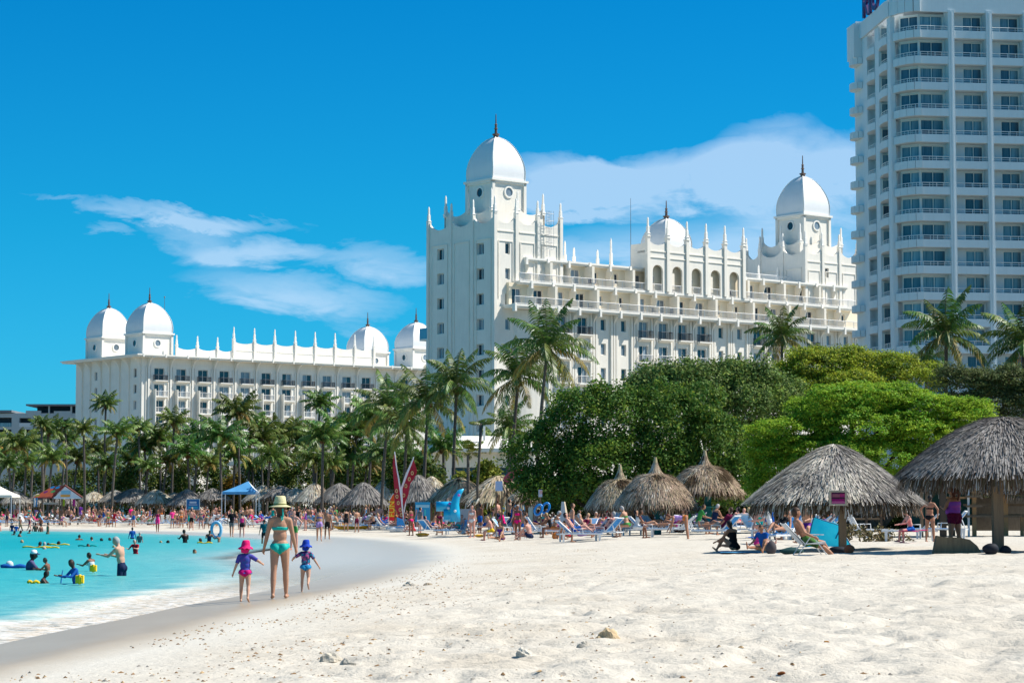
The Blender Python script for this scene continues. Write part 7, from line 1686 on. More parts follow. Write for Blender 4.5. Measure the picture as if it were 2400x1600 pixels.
def heroes():
    # ------------------------------------------------ woman walking away between two small children
    p = place(655, 1402); H = 1.66 * ((1402 - 1180) * p.y / F) / 1.66; H = (1402 - 1182) * p.y / F
    T = thing('person', 'woman in turquoise bikini and straw hat walking away between two small children', 'person', p, R(3), 'walking family at the waterline')
    B = Body(H, True, .95); B.pose((0, 0, .512 * H), lean=1, legs=((-7, 3, 2), (6, 3, 3)), arms=((8, 13, 8), (8, 12, 8)), head=(-2, 0), fingers=True); me = B.mesh('body', voxel=.0125, smooth=3); me.materials.append(SKINS[5])
    z = min(v.co.z for v in me.vertices); T.location.z -= z; link('body', me, T)
    tq = material('turquoise bikini', (.0, .42, .36), .6, .25, var=.12, var_scale=20)
    B.shell('bra', 'bikini_top', tq, .006, T); B.shell('bikini', 'bikini_bottom', tq, .008, T); B.shell('long_hair', 'hair', HAIRS['brown'], .010, T)
    st = MB(); c = B.C; P0 = B.P; st.tube([c + Vector((.02, -.072, .05)), c + Vector((.035, -.085, -.03))], .010, 5); st.build('bikini_tie', tq, T, fix=False)
    b2 = MB(); q = P0 + Vector((0, -.11, .205 * H)); b2.tube([q + Vector((-.05, 0, 0)), q + Vector((.0, -.012, -.005)), q + Vector((.05, 0, 0))], .012, 5); b2.build('bikini_bow', tq, T, fix=False)
    hm = material('straw hat', (.66, .60, .34), .8, .1, var=.2, var_scale=14, bump=.005, bump_scale=40); h = MB(); hc = B.Hc; r = B.hd
    h.lathe([(.02, r * .80), (r * .30, r * .82), (r * .40, r * .76), (r * .46, r * .40), (r * .50, r * .10), (r * .86, -r * .02), (r * .90, -r * .05), (r * .86, -r * .07), (r * .48, r * .04), (r * .44, r * .06)], 22, hc + Vector((0, -.01, .02))); h.build('straw_hat', hm, T, smooth=True)
    bd = MB(); bd.lathe([(r * .505, r * .11), (r * .495, r * .22), (r * .48, r * .22), (r * .49, r * .11)], 22, hc + Vector((0, -.01, .02))); bd.build('hat_band', material('olive hat band', (.22, .22, .08), .8), T, smooth=True)
    rb = MB(); rb.tube([hc + Vector((.05, -.14, -.02)), hc + Vector((.055, -.15, -.12)), hc + Vector((.05, -.13, -.22))], .013, 5); rb.build('hat_ribbon', tq, T, fix=False)
    # ------------------------------------------------ children
    def child(u, vf, vt, label, hat, shirt, pants, legs, arms, arm_in=(0, 0), ruffle=False, rot=0, skin=0):
        p = place(u, vf); H = (vf - vt - 6) * p.y / F * .975; T = thing('person', label, 'person', p, R(rot), 'walking family at the waterline')
        B = Body(H, True, 1.0, kid=True); B.pose((0, 0, .475 * H), lean=2, legs=legs, arms=arms, head=(0, 0), fingers=True, arm_in=arm_in); me = B.mesh('body', voxel=.0105, smooth=3); me.materials.append(SKINS[skin]); z = min(v.co.z for v in me.vertices); T.location.z -= z; link('body', me, T)
        B.shell('hair', 'hair', HAIRS['brown'], .008, T); B.shell('bikini' if not ruffle else 'bikini', 'swim_bottom', pants, .016, T); B.shell('pelvis_', 'x', pants, .01, T); B.shell('shirt', 'swim_shirt', shirt, .011, T)
        r = B.hd; hc = B.Hc; h = MB(); pr = [(.02, r * .62), (r * .26, r * .61), (r * .36, r * .52), (r * .42, r * .22), (r * .45, r * .02), (r * .70, -r * .16), (r * .76, -r * .26), (r * .70, -r * .22), (r * .42, -r * .04)]
        h.lathe(pr, 20, hc + Vector((0, -.008, .03))); h.v = [(x + .012 * math.sin(7 * z), y, z + (.014 * math.sin(9 * math.atan2(y - hc.y, x - hc.x)) if math.hypot(x - hc.x, y - hc.y) > r * .55 else 0)) for x, y, z in h.v]; h.build('sun_hat', hat, T, smooth=True)
        nf = MB(); nf.prism([(-r * .40, -.02), (r * .40, -.02), (r * .34, -r * .42), (0, -r * .5), (-r * .34, -r * .42)], 'y', -.012, .0); nf.v = [(x + hc.x, y + hc.y - r * .40 - .02, z + hc.z) for x, y, z in nf.v]; nf.build('neck_flap', hat, T)
        fr = MB(); n = 26; pc = B.P + Vector((0, 0, .015 * H))
        for j in range(n):
            a0, a1 = 2 * math.pi * j / n, 2 * math.pi * (j + 1) / n; R1 = (.098 * H, .078 * H)
            o1 = 1.22 + .08 * (j % 2); o2 = 1.22 + .08 * ((j + 1) % 2); fr.add([pc + Vector((R1[0] * math.cos(a0), R1[1] * math.sin(a0), 0)), pc + Vector((R1[0] * math.cos(a1), R1[1] * math.sin(a1), 0)), pc + Vector((R1[0] * o2 * math.cos(a1), R1[1] * o2 * math.sin(a1), -.035 * H)), pc + Vector((R1[0] * o1 * math.cos(a0), R1[1] * o1 * math.sin(a0), -.035 * H))], [(0, 1, 2, 3)])
        fr.build('ruffle', shirt if not ruffle else pants, T, fix=False); return T, B
    hotp = material('hot pink hat', (.80, .015, .16), .75, .15, var=.2, var_scale=9); bluh = material('blue sun hat', (.01, .07, .48), .75, .15, col2=(.01, .03, .30), var_scale=6)
    dblue = material('blue purple patterned shirt', (.025, .075, .33), .75, .15, col2=(.10, .05, .30), var_scale=26, detail=1)
    pm = bpy.data.materials.new('navy shirt with pink and aqua print'); pm.use_nodes = True; g = NT(pm.node_tree); tc = g.n('ShaderNodeTexCoord'); vo = g.n('ShaderNodeTexVoronoi'); g.l(tc.outputs['Object'], vo.inputs['Vector']); vo.inputs['Scale'].default_value = 24
    sp = g.n('ShaderNodeSeparateColor'); g.l(vo.outputs['Color'], sp.inputs[0]); g.put(pm.node_tree.nodes['Principled BSDF'].inputs['Base Color'], g.ramp(sp.outputs[0], [(0, (.01, .02, .10)), (.45, (.40, .06, .20)), (.62, (.02, .03, .14)), (.72, (.0, .22, .38)), (.84, (.20, .03, .16))], 'CONSTANT'))
    mag = material('magenta swim bottom', (.50, .005, .16), .7, .15); lb = material('sky blue frilled bottom', (.02, .26, .52), .7, .15, var=.2, var_scale=20)
    child(574, 1411, 1266, 'small child in a pink sun hat and dark blue shirt', hotp, dblue, mag, ((3, 4, 3), (-10, 3, 20)), ((-4, 20, 8), (0, 58, 72)), (0, 44), skin=0)
    child(716, 1386, 1262, 'small child in a blue sun hat and frilled blue bottoms', bluh, pm, lb, ((4, 5, 2), (-14, 4, 48)), ((0, 58, 72), (2, 32, 6)), (44, 0), ruffle=True, skin=0)
heroes()

def middle_people():
    S_ = dict
    pp(619, 1284, 1218, 'standing', 10, 'dark haired child in a dark teal shirt standing behind the walking woman', skin=1, hair='black', top='shirt', tc='dark teal', bc='black')
    pp(689, 1288, 1197, 'hands on hips', 150, 'person in green swimwear with hands on hips behind the walking woman', skin=2, hair='brown', top=None, bottom='shorts', bc='green', fem=True)
    pp(748, 1268, 1192, 'walking', 4, 'woman in a lilac and blue swimsuit walking beside the man in black shorts', skin=5, hair='brown', top='bra2', tc='blue', bottom='shorts', bc='lilac', fem=True)
    pp(767, 1263, 1196, 'standing', -4, 'tanned man with a white cap and black shorts near the yellow kayak', skin=1, hair='grey', bc='black')
    pp(543, 1259, 1194, 'walking', 0, 'person in a black shirt and grey shorts walking on the wet far sand', skin=5, hair='blond', top='shirt', tc='black', bc='grey')
    pp(567, 1259, 1203, 'standing', 5, 'woman in a pink top and black shorts beside the one in the black shirt', skin=2, hair='brown', top='tankini', tc='pink', bottom='shorts', bc='black', fem=True)
    pp(448, 1242, 1193, 'hands on hips', 0, 'bare backed man in long black shorts below the blue notice board', skin=2, hair='black', bc='black')
    pp(471, 1239, 1192, 'hands on hips', 180, 'woman in a dark patterned bikini standing by the man in long black shorts', skin=2, hair='blond', top='bra2', tc='grey', bottom='shorts', bc='grey', fem=True)
    pp(424, 1236, 1189, 'standing', 20, 'slim woman in an orange bikini left of the blue notice board post'.replace('left of', 'near'), skin=5, hair='brown', top='bra2', tc='orange', bottom='bikini', bc='orange', fem=True)
    pp(369, 1247, 1194, 'walking', 180, 'person in a bright pink skirt walking on the wet far sand', skin=3, hair='black', top='bra2', tc='maroon', bottom='dress', bc='pink', fem=True)
    pp(233, 1248, 1206, 'standing', -30, 'dark haired person in blue shorts standing on the far waterline', skin=1, hair='black', bc='blue')
    pp(187, 1245, 1185, 'standing', 10, 'woman in a purple top standing at the water in front of the kiosk', skin=3, hair='black', top='shirt', tc='purple', bottom='shorts', bc='lilac', fem=True)
    pp(159, 1231, 1190, 'standing', -20, 'man in black shorts and dark cap in front of the kiosk', skin=1, hair='black', bc='black')
    pp(207, 1220, 1182, 'standing', 30, 'woman in a hot pink wrap beside the painted kiosk', skin=1, hair='red', top='dress', tc='hot pink', bottom='dress', bc='hot pink', fem=True)
    pp(221, 1219, 1180, 'standing', 170, 'tanned man in black trunks next to the hot pink wrap', skin=1, hair='brown', bc='black')
    pp(252, 1213, 1176, 'standing', 0, 'person with a bright blue towel round the waist near the kiosk', skin=2, hair='brown', bottom='dress', bc='sky blue')
    pp(278, 1214, 1178, 'sitting upright', 10, 'person in a red swimsuit among the far loungers', skin=2, hair='brown', top='suit', tc='red', bottom='suit', bc='red', fem=True)
    pp(48, 1238, 1197, 'walking', 80, 'tanned man in khaki shorts walking on the far sand by the water sports tent', skin=3, hair='brown', bc='khaki')
    pp(69, 1237, 1198, 'walking', -80, 'woman in a maroon swimsuit walking behind the man in khaki shorts', skin=2, hair='brown', top='suit', tc='maroon', bottom='suit', bc='maroon', fem=True)
    pp(28, 1241, 1211, 'standing', 0, 'child wrapped in a dark blue towel at the far waterline', skin=1, hair='black', top='shirt', tc='navy', bottom='dress', bc='blue', scale=.75)
    pp(38, 1241, 1213, 'standing', 0, 'child wrapped in a sky blue towel at the far waterline', skin=0, hair='blond', top='shirt', tc='blue', bottom='dress', bc='sky blue', scale=.72)
    pp(783, 1226, 1171, 'standing', 170, 'person in a white shirt standing before the dark thatched shades', skin=2, hair='brown', top='shirt', tc='white', bc='navy', scale=.95)
    pp(775, 1222, 1169, 'standing', 40, 'person in a dark navy shirt standing before the dark thatched shades', skin=2, hair='grey', top='shirt', tc='navy', bc='grey', scale=.95)
    pp(759, 1220, 1170, 'standing', 180, 'person in a white top under the bleached domed thatch', skin=2, hair='red', top='shirt', tc='white', bottom='shorts', bc='black', fem=True, scale=.92)
    pp(735, 1222, 1176, 'standing', 0, 'man in red shorts under the bleached domed thatch', skin=2, hair='brown', bc='red', scale=.95)
    pp(505, 1213, 1170, 'standing', 0, 'pink backed man in red shorts behind the far loungers', skin=2, hair='brown', bc='red', scale=1.0)
    pp(514, 1214, 1173, 'standing', 180, 'woman in a black bikini beside the man in red shorts', skin=1, hair='black', top='bra2', tc='black', bottom='bikini', bc='black', fem=True, scale=.95)
    pp(1030, 1254, 1174, 'standing', 20, 'deeply tanned grey haired man standing near the blue inflatable', skin=3, hair='grey', bottom='bikini', bc='maroon')
    pp(1166, 1238, 1166, 'standing', 60, 'man with dark blue shorts standing among the loungers under the red awning', skin=2, hair='red', bc='navy')
    pp(1193, 1240, 1158, 'arms raised', -60, 'slim person with raised hands and black trunks beside the red awning pole', skin=5, hair='black', bottom='shorts', bc='black')
    pp(1155, 1236, 1182, 'standing', 100, 'dark haired person in a grey wrap under the red awning', skin=3, hair='black', top='dress', tc='grey', bottom='dress', bc='grey', fem=True)
    pp(1606, 1262, 1202, 'bending', 82, 'woman in a patterned swimsuit bending over the lying person in pink', skin=1, hair='red', top='tankini', tc='lilac', bottom='bikini', bc='orange', fem=True)
    pp(1722, 1293, 1221, 'sitting on the ground', 40, 'dark haired woman in a dark bikini sitting on a towel on the sand', skin=1, hair='black', top='suit', tc='black', bottom='suit', bc='black', fem=True, longhair=True)
    pp(1802, 1262, 1190, 'bending', 30, 'bare backed man bending over behind the patterned lounger', skin=2, hair='brown', bc='blue')
    p = pp(2136, 1272, 1196, 'sitting upright', 100, 'bare chested man with blue trunks sitting on the edge of the white lounger', skin=2, hair='red', bc='blue')
    pp(2180, 1268, 1160, 'hands on hips', -35, 'woman in a black bikini standing behind the white lounger', skin=1, hair='black', top='bra2', tc='black', bottom='bikini', bc='black', fem=True, longhair=True)
    pp(1775, 1282, 1234, 'sitting on the ground', -60, 'child in pink sitting behind the blue towel', skin=2, hair='brown', top='suit', tc='pink', bottom='suit', bc='pink', fem=True, scale=.68)
    pp(1790, 1296, 1232, 'sitting on the ground', 150, 'person with a blue towel over the shoulder sitting under the square topped thatch', skin=1, hair='brown', top='shirt', tc='blue', bottom='trunks', bc='khaki')
    pp(1935, 1216, 1176, 'sitting upright', 60, 'dark haired woman in purple sitting deep in the shade behind the cyan tent', skin=3, hair='black', top='suit', tc='purple', bottom='suit', bc='purple', fem=True, dz=.2)
    pp(1872, 1224, 1196, 'sitting upright', 90, 'person in a magenta top resting behind the cyan tent', skin=3, hair='black', top='shirt', tc='pink', bottom='shorts', bc='navy', fem=True)
    # ------------------------------------------------ on loungers
    def on(i, pose, deg, dy, label, z=.37, scale=.97, **k):
        T = LG[i]; a = T.rotation_euler.z; off = Matrix.Rotation(a, 3, 'Z') @ Vector((0, dy, 0)); return person(pose, (T.location.x + off.x, T.location.y + off.y, T.location.z + z), math.degrees(a) + deg, label, scale=scale, group='people on loungers', **k)
    on(0, 'reclining', 0, .02, 'pink skinned sunbather leaning back on the blue lounger by the inflatable', skin=2, hair='grey', bc='green')
    on(4, 'reclining', 0, .02, 'person lying with dark head on the lounger by the orange bag', skin=2, hair='black', bc='blue')
    on(6, 'reclining', 0, .02, 'person in a pink swimsuit lying on the lounger beneath the bending woman', skin=1, hair='brown', top='suit', tc='pink', bottom='suit', bc='pink', fem=True)
    on(9, 'reclining', 0, 0, 'sunbather in white lying in the shade of the middle peaked thatch', skin=3, hair='black', top='bra2', tc='white', bottom='bikini', bc='white', fem=True)
    on(11, 'lying', 0, .1, 'person lying flat behind the seated woman in the dark bikini', z=.38, skin=2, hair='brown', bc='orange')
    on(19, 'lying', 0, .1, 'sunburnt sunbather lying beside the blue inflatable', z=.38, skin=2, hair='blond', top='suit', tc='red', bottom='suit', bc='red', fem=True)
    on(20, 'reclining', 0, 0, 'dark haired sunbather in deep shade of the peaked thatch', skin=3, hair='black', bc='navy')
    on(16, 'reclining', 0, 0, 'person in blue resting in shade behind the lying man', skin=3, hair='brown', bc='blue')
    on(8, 'reclining', 0, 0, 'tanned sunbather in lilac on the pale lounger behind the bending woman', skin=1, hair='brown', top='suit', tc='lilac', bottom='suit', bc='lilac', fem=True)
    # ------------------------------------------------ man in the folding chair
    p = place(1893, 1300); T = thing('folding_chair', 'white folding beach chair holding the reclining man beside the cyan tent', 'chair', p, R(-84)); fab = material('white chair sling', (.62, .64, .68), .6, .2)
    m = MB()
    for s in (-1, 1):
        x = .27 * s; m.tube([(x, -.62, 1.0 * .78), (x, -.12, .27), (x, .38, .33)], .014, 5); m.tube([(x, -.30, .0), (x, .05, .5), (x, .34, .5)], .013, 5); m.tube([(x, .42, 0), (x, .05, .5)], .013, 5); m.tube([(x, -.30, 0), (x, .42, 0)], .010, 4)
    m.build('frame', WPL, T, fix=False); m = MB(); m.add([(-.25, -.60, .77), (.25, -.60, .77), (.25, -.13, .28), (-.25, -.13, .28)], [(0, 1, 2, 3)]); m.add([(-.25, -.62, .76), (.25, -.62, .76), (.25, -.15, .26), (-.25, -.15, .26)], [(3, 2, 1, 0)]); m.build('backrest', fab, T, fix=False); m = MB(); m.box(-.25, .25, -.12, .38, .27, .29); m.build('seat', fab, T)
    H = 1.78; B = Body(H, False, 1.0); B.pose((0, -.02, .37), lean=-30, legs=((83, 8, 52), (66, 6, 18)), arms=((20, 10, 55), (26, 12, 40)), head=(34, 0), fingers=True); me = B.mesh('body', voxel=.014); me.materials.append(SKINS[1]); P_ = thing('person', 'tanned man in black and green shorts reclining in the white folding chair', 'person', p, R(-84)); link('body', me, P_)
    B.shell('hair', 'hair', HAIRS['brown'], .012, P_); B.shell('trunks', 'shorts', material('black green shorts', (.012, .015, .014), .8, .1, col2=(.10, .26, .06), var_scale=5, detail=1), .014, P_)
    tw = MB(); tw.box(-.2, .2, -.2, .3, .2, .21)
    # ------------------------------------------------ large woman in purple
    q = place(2238, 1290); H = (1290 - 1146) * q.y / F; P_ = thing('person', 'large woman in purple top and maroon shorts standing under the dark shade', 'person', q, R(35)); B = Body(H, True, 1.42); B.pose((0, 0, .51 * H), lean=2, legs=((2, 7, 2), (-2, 7, 2)), arms=((18, 22, 85), (10, 22, 80)), arm_in=(55, 40), head=(5, 40), fingers=True)
    me = B.mesh('body', voxel=.015); me.materials.append(SKINS[1]); z = min(v.co.z for v in me.vertices); P_.location.z -= z; link('body', me, P_); B.shell('long_hair', 'hair', HAIRS['red'], .025, P_); B.shell('shorts', 'swim_shorts', cloth('maroon'), .014, P_); B.shell('tankini', 'swim_top', material('purple striped top', (.16, .06, .42), .7, .15, col2=(.34, .05, .30), var_scale=5, stretch=(.3, .3, 3)), .012, P_)
    pn = MB(); hc = B.Hc; pn.tube([hc + Vector((0, -.12, .03)), hc + Vector((.03, -.2, -.06)), hc + Vector((.02, -.17, -.22))], [.06, .05, .02], 7); pn.build('ponytail', HAIRS['red'], P_, smooth=True, fix=False)
    # towels
    def towel(u, v, w, d, col, lab, deg=0, z=.012):
        p = place(u, v); m = MB(); n = 6
        for i in range(n + 1):
            for j in range(n + 1): x = -w / 2 + w * i / n; y = -d / 2 + d * j / n; m.v.append((x, y, .01 + .02 * float(vnoise(np.array([x * 4 + u]), np.array([y * 4]), 2)[0])))
        for i in range(n):
            for j in range(n): m.f.append((i * (n + 1) + j, (i + 1) * (n + 1) + j, (i + 1) * (n + 1) + j + 1, i * (n + 1) + j + 1)); m.mi.append(0)
        m.v = [(x, y, z_) for x, y, z_ in m.v]; k = len(m.v); m.v += [(x, y, z_ - .02) for x, y, z_ in m.v]; m.f += [tuple(k + a for a in reversed(f)) for f in m.f]; m.mi += m.mi
        o = m.build('towel', cloth(col), loc=(p.x, p.y, p.z + z), fix=False); o.rotation_euler = (0, 0, R(deg)); tag(o, lab, 'towel', 'towels')
    towel(1735, 1296, 1.1, 1.6, 'sky blue', 'bright blue towel under the seated woman in the dark bikini'); towel(2128, 1272, .7, .5, 'pink', 'pink towel hanging at the foot of the white lounger', z=.36); towel(2160, 1270, .6, .45, 'hot pink', 'hot pink towel on the white lounger', z=.38)
    towel(1764, 1274, .35, 1.4, 'blue', 'long deep blue towel sloping beside the child in pink', z=.2)
middle_people()

def water_people():
    G_ = 'bathers in the sea'
    def w(u, vw, vt, pose, deg, label, full=None, scale=1.0, **k):
        """bather at waterline (u, vw), head top at vt"""
        q = on_sea(u, vw); top = SEA + (vw - vt) * q.y / F; me0, b, z = TEMPL[(pose, k.get('fem', False))]
        zt = max(v.co.z for v in me0.vertices) * scale; o = person(pose, (q.x, q.y, 0), deg, label, scale=scale, group=G_, **k); o.location.z = top - zt; return q
    w(285, 1348, 1257, 'wading', 75, 'bare backed man in long dark shorts wading with bent arms', skin=0, hair='grey', bottom='trunks', bc='navy')
    q = on_sea(68, 1335); P_ = thing('person', 'man in a white and blue cap and violet shirt standing chest deep holding a child', 'person', (q.x, q.y, SEA), R(-75), G_); H = 1.76; B = Body(H, False, 1.1); B.pose((0, 0, .5 * H), lean=6, arms=((48, 14, 30), (42, 14, 34)), head=(12, 0), fingers=True); me = B.mesh('body', voxel=.016); me.materials.append(SKINS[4]); link('body', me, P_)
    P_.location.z = SEA + (1335 - 1290) * q.y / F - max(v.co.z for v in me.vertices); B.shell('shirt', 'rash_shirt', material('violet grey shirt', (.10, .09, .20), .7, .15, col2=(.03, .03, .08), var_scale=3), .012, P_); B.shell('hair', 'hair', HAIRS['black'], .012, P_)
    h = MB(); r = B.hd; h.lathe([(.01, r * .62), (r * .3, r * .55), (r * .42, r * .3), (r * .43, r * .12), (r * .40, r * .12)], 16, B.Hc); h.build('cap', material('white cap', (.7, .72, .76), .7), P_, smooth=True); m = MB(); f = B.Mh @ Vector((0, 1, 0)); m.tube([B.Hc + f * r * .3 + Vector((0, 0, r * .16)), B.Hc + f * r * .75 + Vector((0, 0, r * .08))], [.09, .05], 8); m.v = [(x, y, z * .25 + (B.Hc.z + r * .12) * .75) for x, y, z in m.v]; m.build('cap_visor', material('navy visor', (.02, .05, .16), .7), P_, fix=False)
    w(114, 1336, 1306, 'wading', 80, 'small child reaching towards the man in the cap', skin=3, hair='black', bottom='trunks', bc='yellow', scale=.66)
    w(97, 1366, 1336, 'wading', -85, 'dark haired child low in the water stretching both arms forward', skin=4, hair='black', bottom='trunks', bc='yellow', scale=.68)
    w(179, 1368, 1310, 'wading', 120, 'child in a royal blue long sleeved shirt stooping in the shallows', skin=4, hair='black', top='longshirt', tc='blue', bottom='trunks', bc='navy', scale=.78)
    w(216, 1337, 1294, 'wading', 60, 'girl with black curly hair and a yellow float on her back', skin=3, hair='black', top='suit', tc='white', bottom='suit', bc='sky blue', fem=True, scale=.72, longhair=True)
    for (u, v, sz, lab) in ((187, 1357, .09, 'yellow cube shaped swim float behind the child in royal blue'), (219, 1331, .085, 'yellow swim float on the girl with curly hair')):
        q = at(u, v, on_sea(u, v + 12).y - .25); m = MB(); m.box(-sz, sz, -.07, .07, -sz, sz); m.box(-sz * .7, sz * .7, -.09, -.07, -sz * .7, sz * .7); m.box(-.02, .02, -.095, .095, -sz - .02, sz + .02); o = m.build('swim_float', material('yellow foam', (.85, .52, .01), .6), loc=q); bv = o.modifiers.new('b', 'BEVEL'); bv.width = .02; bv.segments = 2; tag(o, lab, 'float')
    w(318, 1297, 1263, 'wading', 160, 'child in a bright red shirt just behind the wading man', skin=2, hair='grey', top='shirt', tc='red', bottom='trunks', bc='red', scale=.75)
    w(310, 1262, 1235, 'standing', 20, 'child in a royal blue shirt standing at the far water edge', skin=4, hair='black', top='longshirt', tc='blue', bottom='trunks', bc='navy', scale=.78)
    w(327, 1271, 1246, 'standing', -20, 'child in a dark grey shirt next to the royal blue one', skin=2, hair='grey', top='shirt', tc='grey', bottom='trunks', bc='dark teal', scale=.75)
    w(434, 1271, 1240, 'wading', 30, 'dark skinned woman with a pink float at the bend of the shore', skin=4, hair='black', top='suit', tc='black', bottom='suit', bc='pink', fem=True)
    w(490, 1271, 1242, 'wading', 200, 'child in a dark blue suit standing near the blue ring', skin=3, hair='black', top='suit', tc='navy', bottom='suit', bc='navy', scale=.8)
    w(476, 1272, 1260, 'wading', 100, 'head of a bather resting on a yellow float', skin=4, hair='black', scale=.9); w(513, 1270, 1249, 'arms raised', 60, 'child holding a blue ring overhead', skin=1, hair='brown', bottom='trunks', bc='grey', scale=.66)
    q = at(507, 1241, on_sea(507, 1270).y); m = MB(); n = 20; m.tube([(.26 * math.cos(2 * math.pi * i / n), 0, .42 * math.sin(2 * math.pi * i / n)) for i in range(n + 1)], .085, 8, caps=False); tag(m.build('swim_ring', material('blue white ring', (.03, .28, .60), .4, .4, col2=(.45, .62, .75), var_scale=2), smooth=True, loc=q, fix=False), 'blue and white ring held up by a child at the shore bend', 'swim ring')
    for (u, v, w_, c, lab) in ((480, 1272.5, .8, 'yellow', 'yellow float under the bather near the shore bend'), (88, 1283, 1.4, 'yellow', 'long pale yellow noodle under the group of swimmers'), (118, 1284, .8, 'yellow', 'second yellow noodle floating beside the first'), (139, 1277, 1.0, 'yellow', 'yellow noodle under the lone dark haired swimmer'),
                               (32, 1330, .75, 'blue', 'blue air mattress floating behind the man in the cap'), (78, 1367, .25, 'yellow', 'small yellow board beside the dark haired child'), (205, 1280, .9, 'teal', 'teal float beside a distant swimmer')):
        q = on_sea(u, v); m = MB(); n = 8; m.tube([(-w_ / 2 + w_ * i / n, .05 * math.sin(i), .03 + .03 * math.sin(i * 1.3)) for i in range(n + 1)], .034 if c != 'blue' else .06, 6); tag(m.build('pool_float', cloth(c), smooth=True, loc=q, fix=False), lab, 'float')
    q = on_sea(143, 1366); m = MB(); m.tube([(0, 0, 0), (.02, 0, .18), (.04, 0, .30)], [.02, .02, .012], 6); tag(m.build('toy_paddle', cloth('sky blue'), loc=q, fix=False), 'light blue toy standing up in the water between two children', 'toy')
    q = on_sea(22, 1329); m = MB(); m.ell((0, 0, .08), (.12, .1, .12), 10, 7); tag(m.build('toy_float', cloth('white'), smooth=True, loc=q, fix=False), 'small white and aqua float on the blue mattress', 'float')
    heads = [(185, 1265, 1252, 3, 'dark head and shoulders of a bather nearest the kiosk side shore'), (218, 1266, 1257, 2, 'swimmer with a tiny blue float'), (244, 1267, 1260, 4, 'dark head of a swimmer in the middle of the far water'), (263, 1266, 1259, 4, 'dark head just behind the wading man'), (210, 1280, 1273, 3, 'swimmer with a teal float'),
             (265, 1282, 1277, 2, 'nearly submerged swimmer in front of the wading man'), (388, 1272, 1265, 4, 'dark head alone near the shore bend'), (130, 1276, 1267, 4, 'swimmer leaning on the yellow noodle'), (88, 1281, 1268, 3, 'swimmer in the group on the long noodle, with a grey cap'), (103, 1278, 1269, 2, 'fair swimmer in the middle of the noodle group'),
             (117, 1277, 1271, 0, 'pale swimmer at the end of the noodle group'), (58, 1271, 1264, 2, 'lone swimmer with a pale cap before the noodle group'), (112, 1286, 1280, 1, 'swimmer low in the water under the noodle group'), (460, 1296, 1286, 1, 'lone swimmer nearest the walking family'), (375, 1271, 1266, 0, 'snorkel swimmer beside the lone dark head'),
             (30, 1253, 1243, 4, 'bather in a dark shirt crouching at the far waterline'), (43, 1257, 1242, 3, 'pair mate crouching beside the dark shirt at the far waterline'), (66, 1249, 1240, 3, 'bather sitting in the shallows behind the far pair')]
    for i, (u, vw, vt, sk, lab) in enumerate(heads): w(u, vw, vt, 'wading', 40 * i, lab, skin=sk, hair='black' if sk > 2 else ['grey', 'brown', 'blond'][i % 3], bottom='trunks', bc='navy', scale=.95)
    w(83, 1245, 1224, 'standing', 0, 'brown bather standing hip deep before the kiosk', skin=3, hair='black', bc='black'); w(96, 1246, 1226, 'standing', 60, 'second brown bather standing hip deep before the kiosk', skin=3, hair='black', bc='maroon', fem=True, top='bra2', tc='maroon'); w(112, 1251, 1223, 'standing', -60, 'bather with khaki trunks standing apart from the brown pair', skin=1, hair='black', bc='khaki'); w(0, 1244, 1224, 'standing', -90, 'pink shouldered bather cut off at the edge of the picture', skin=2, hair='brown', bc='red')
water_people()

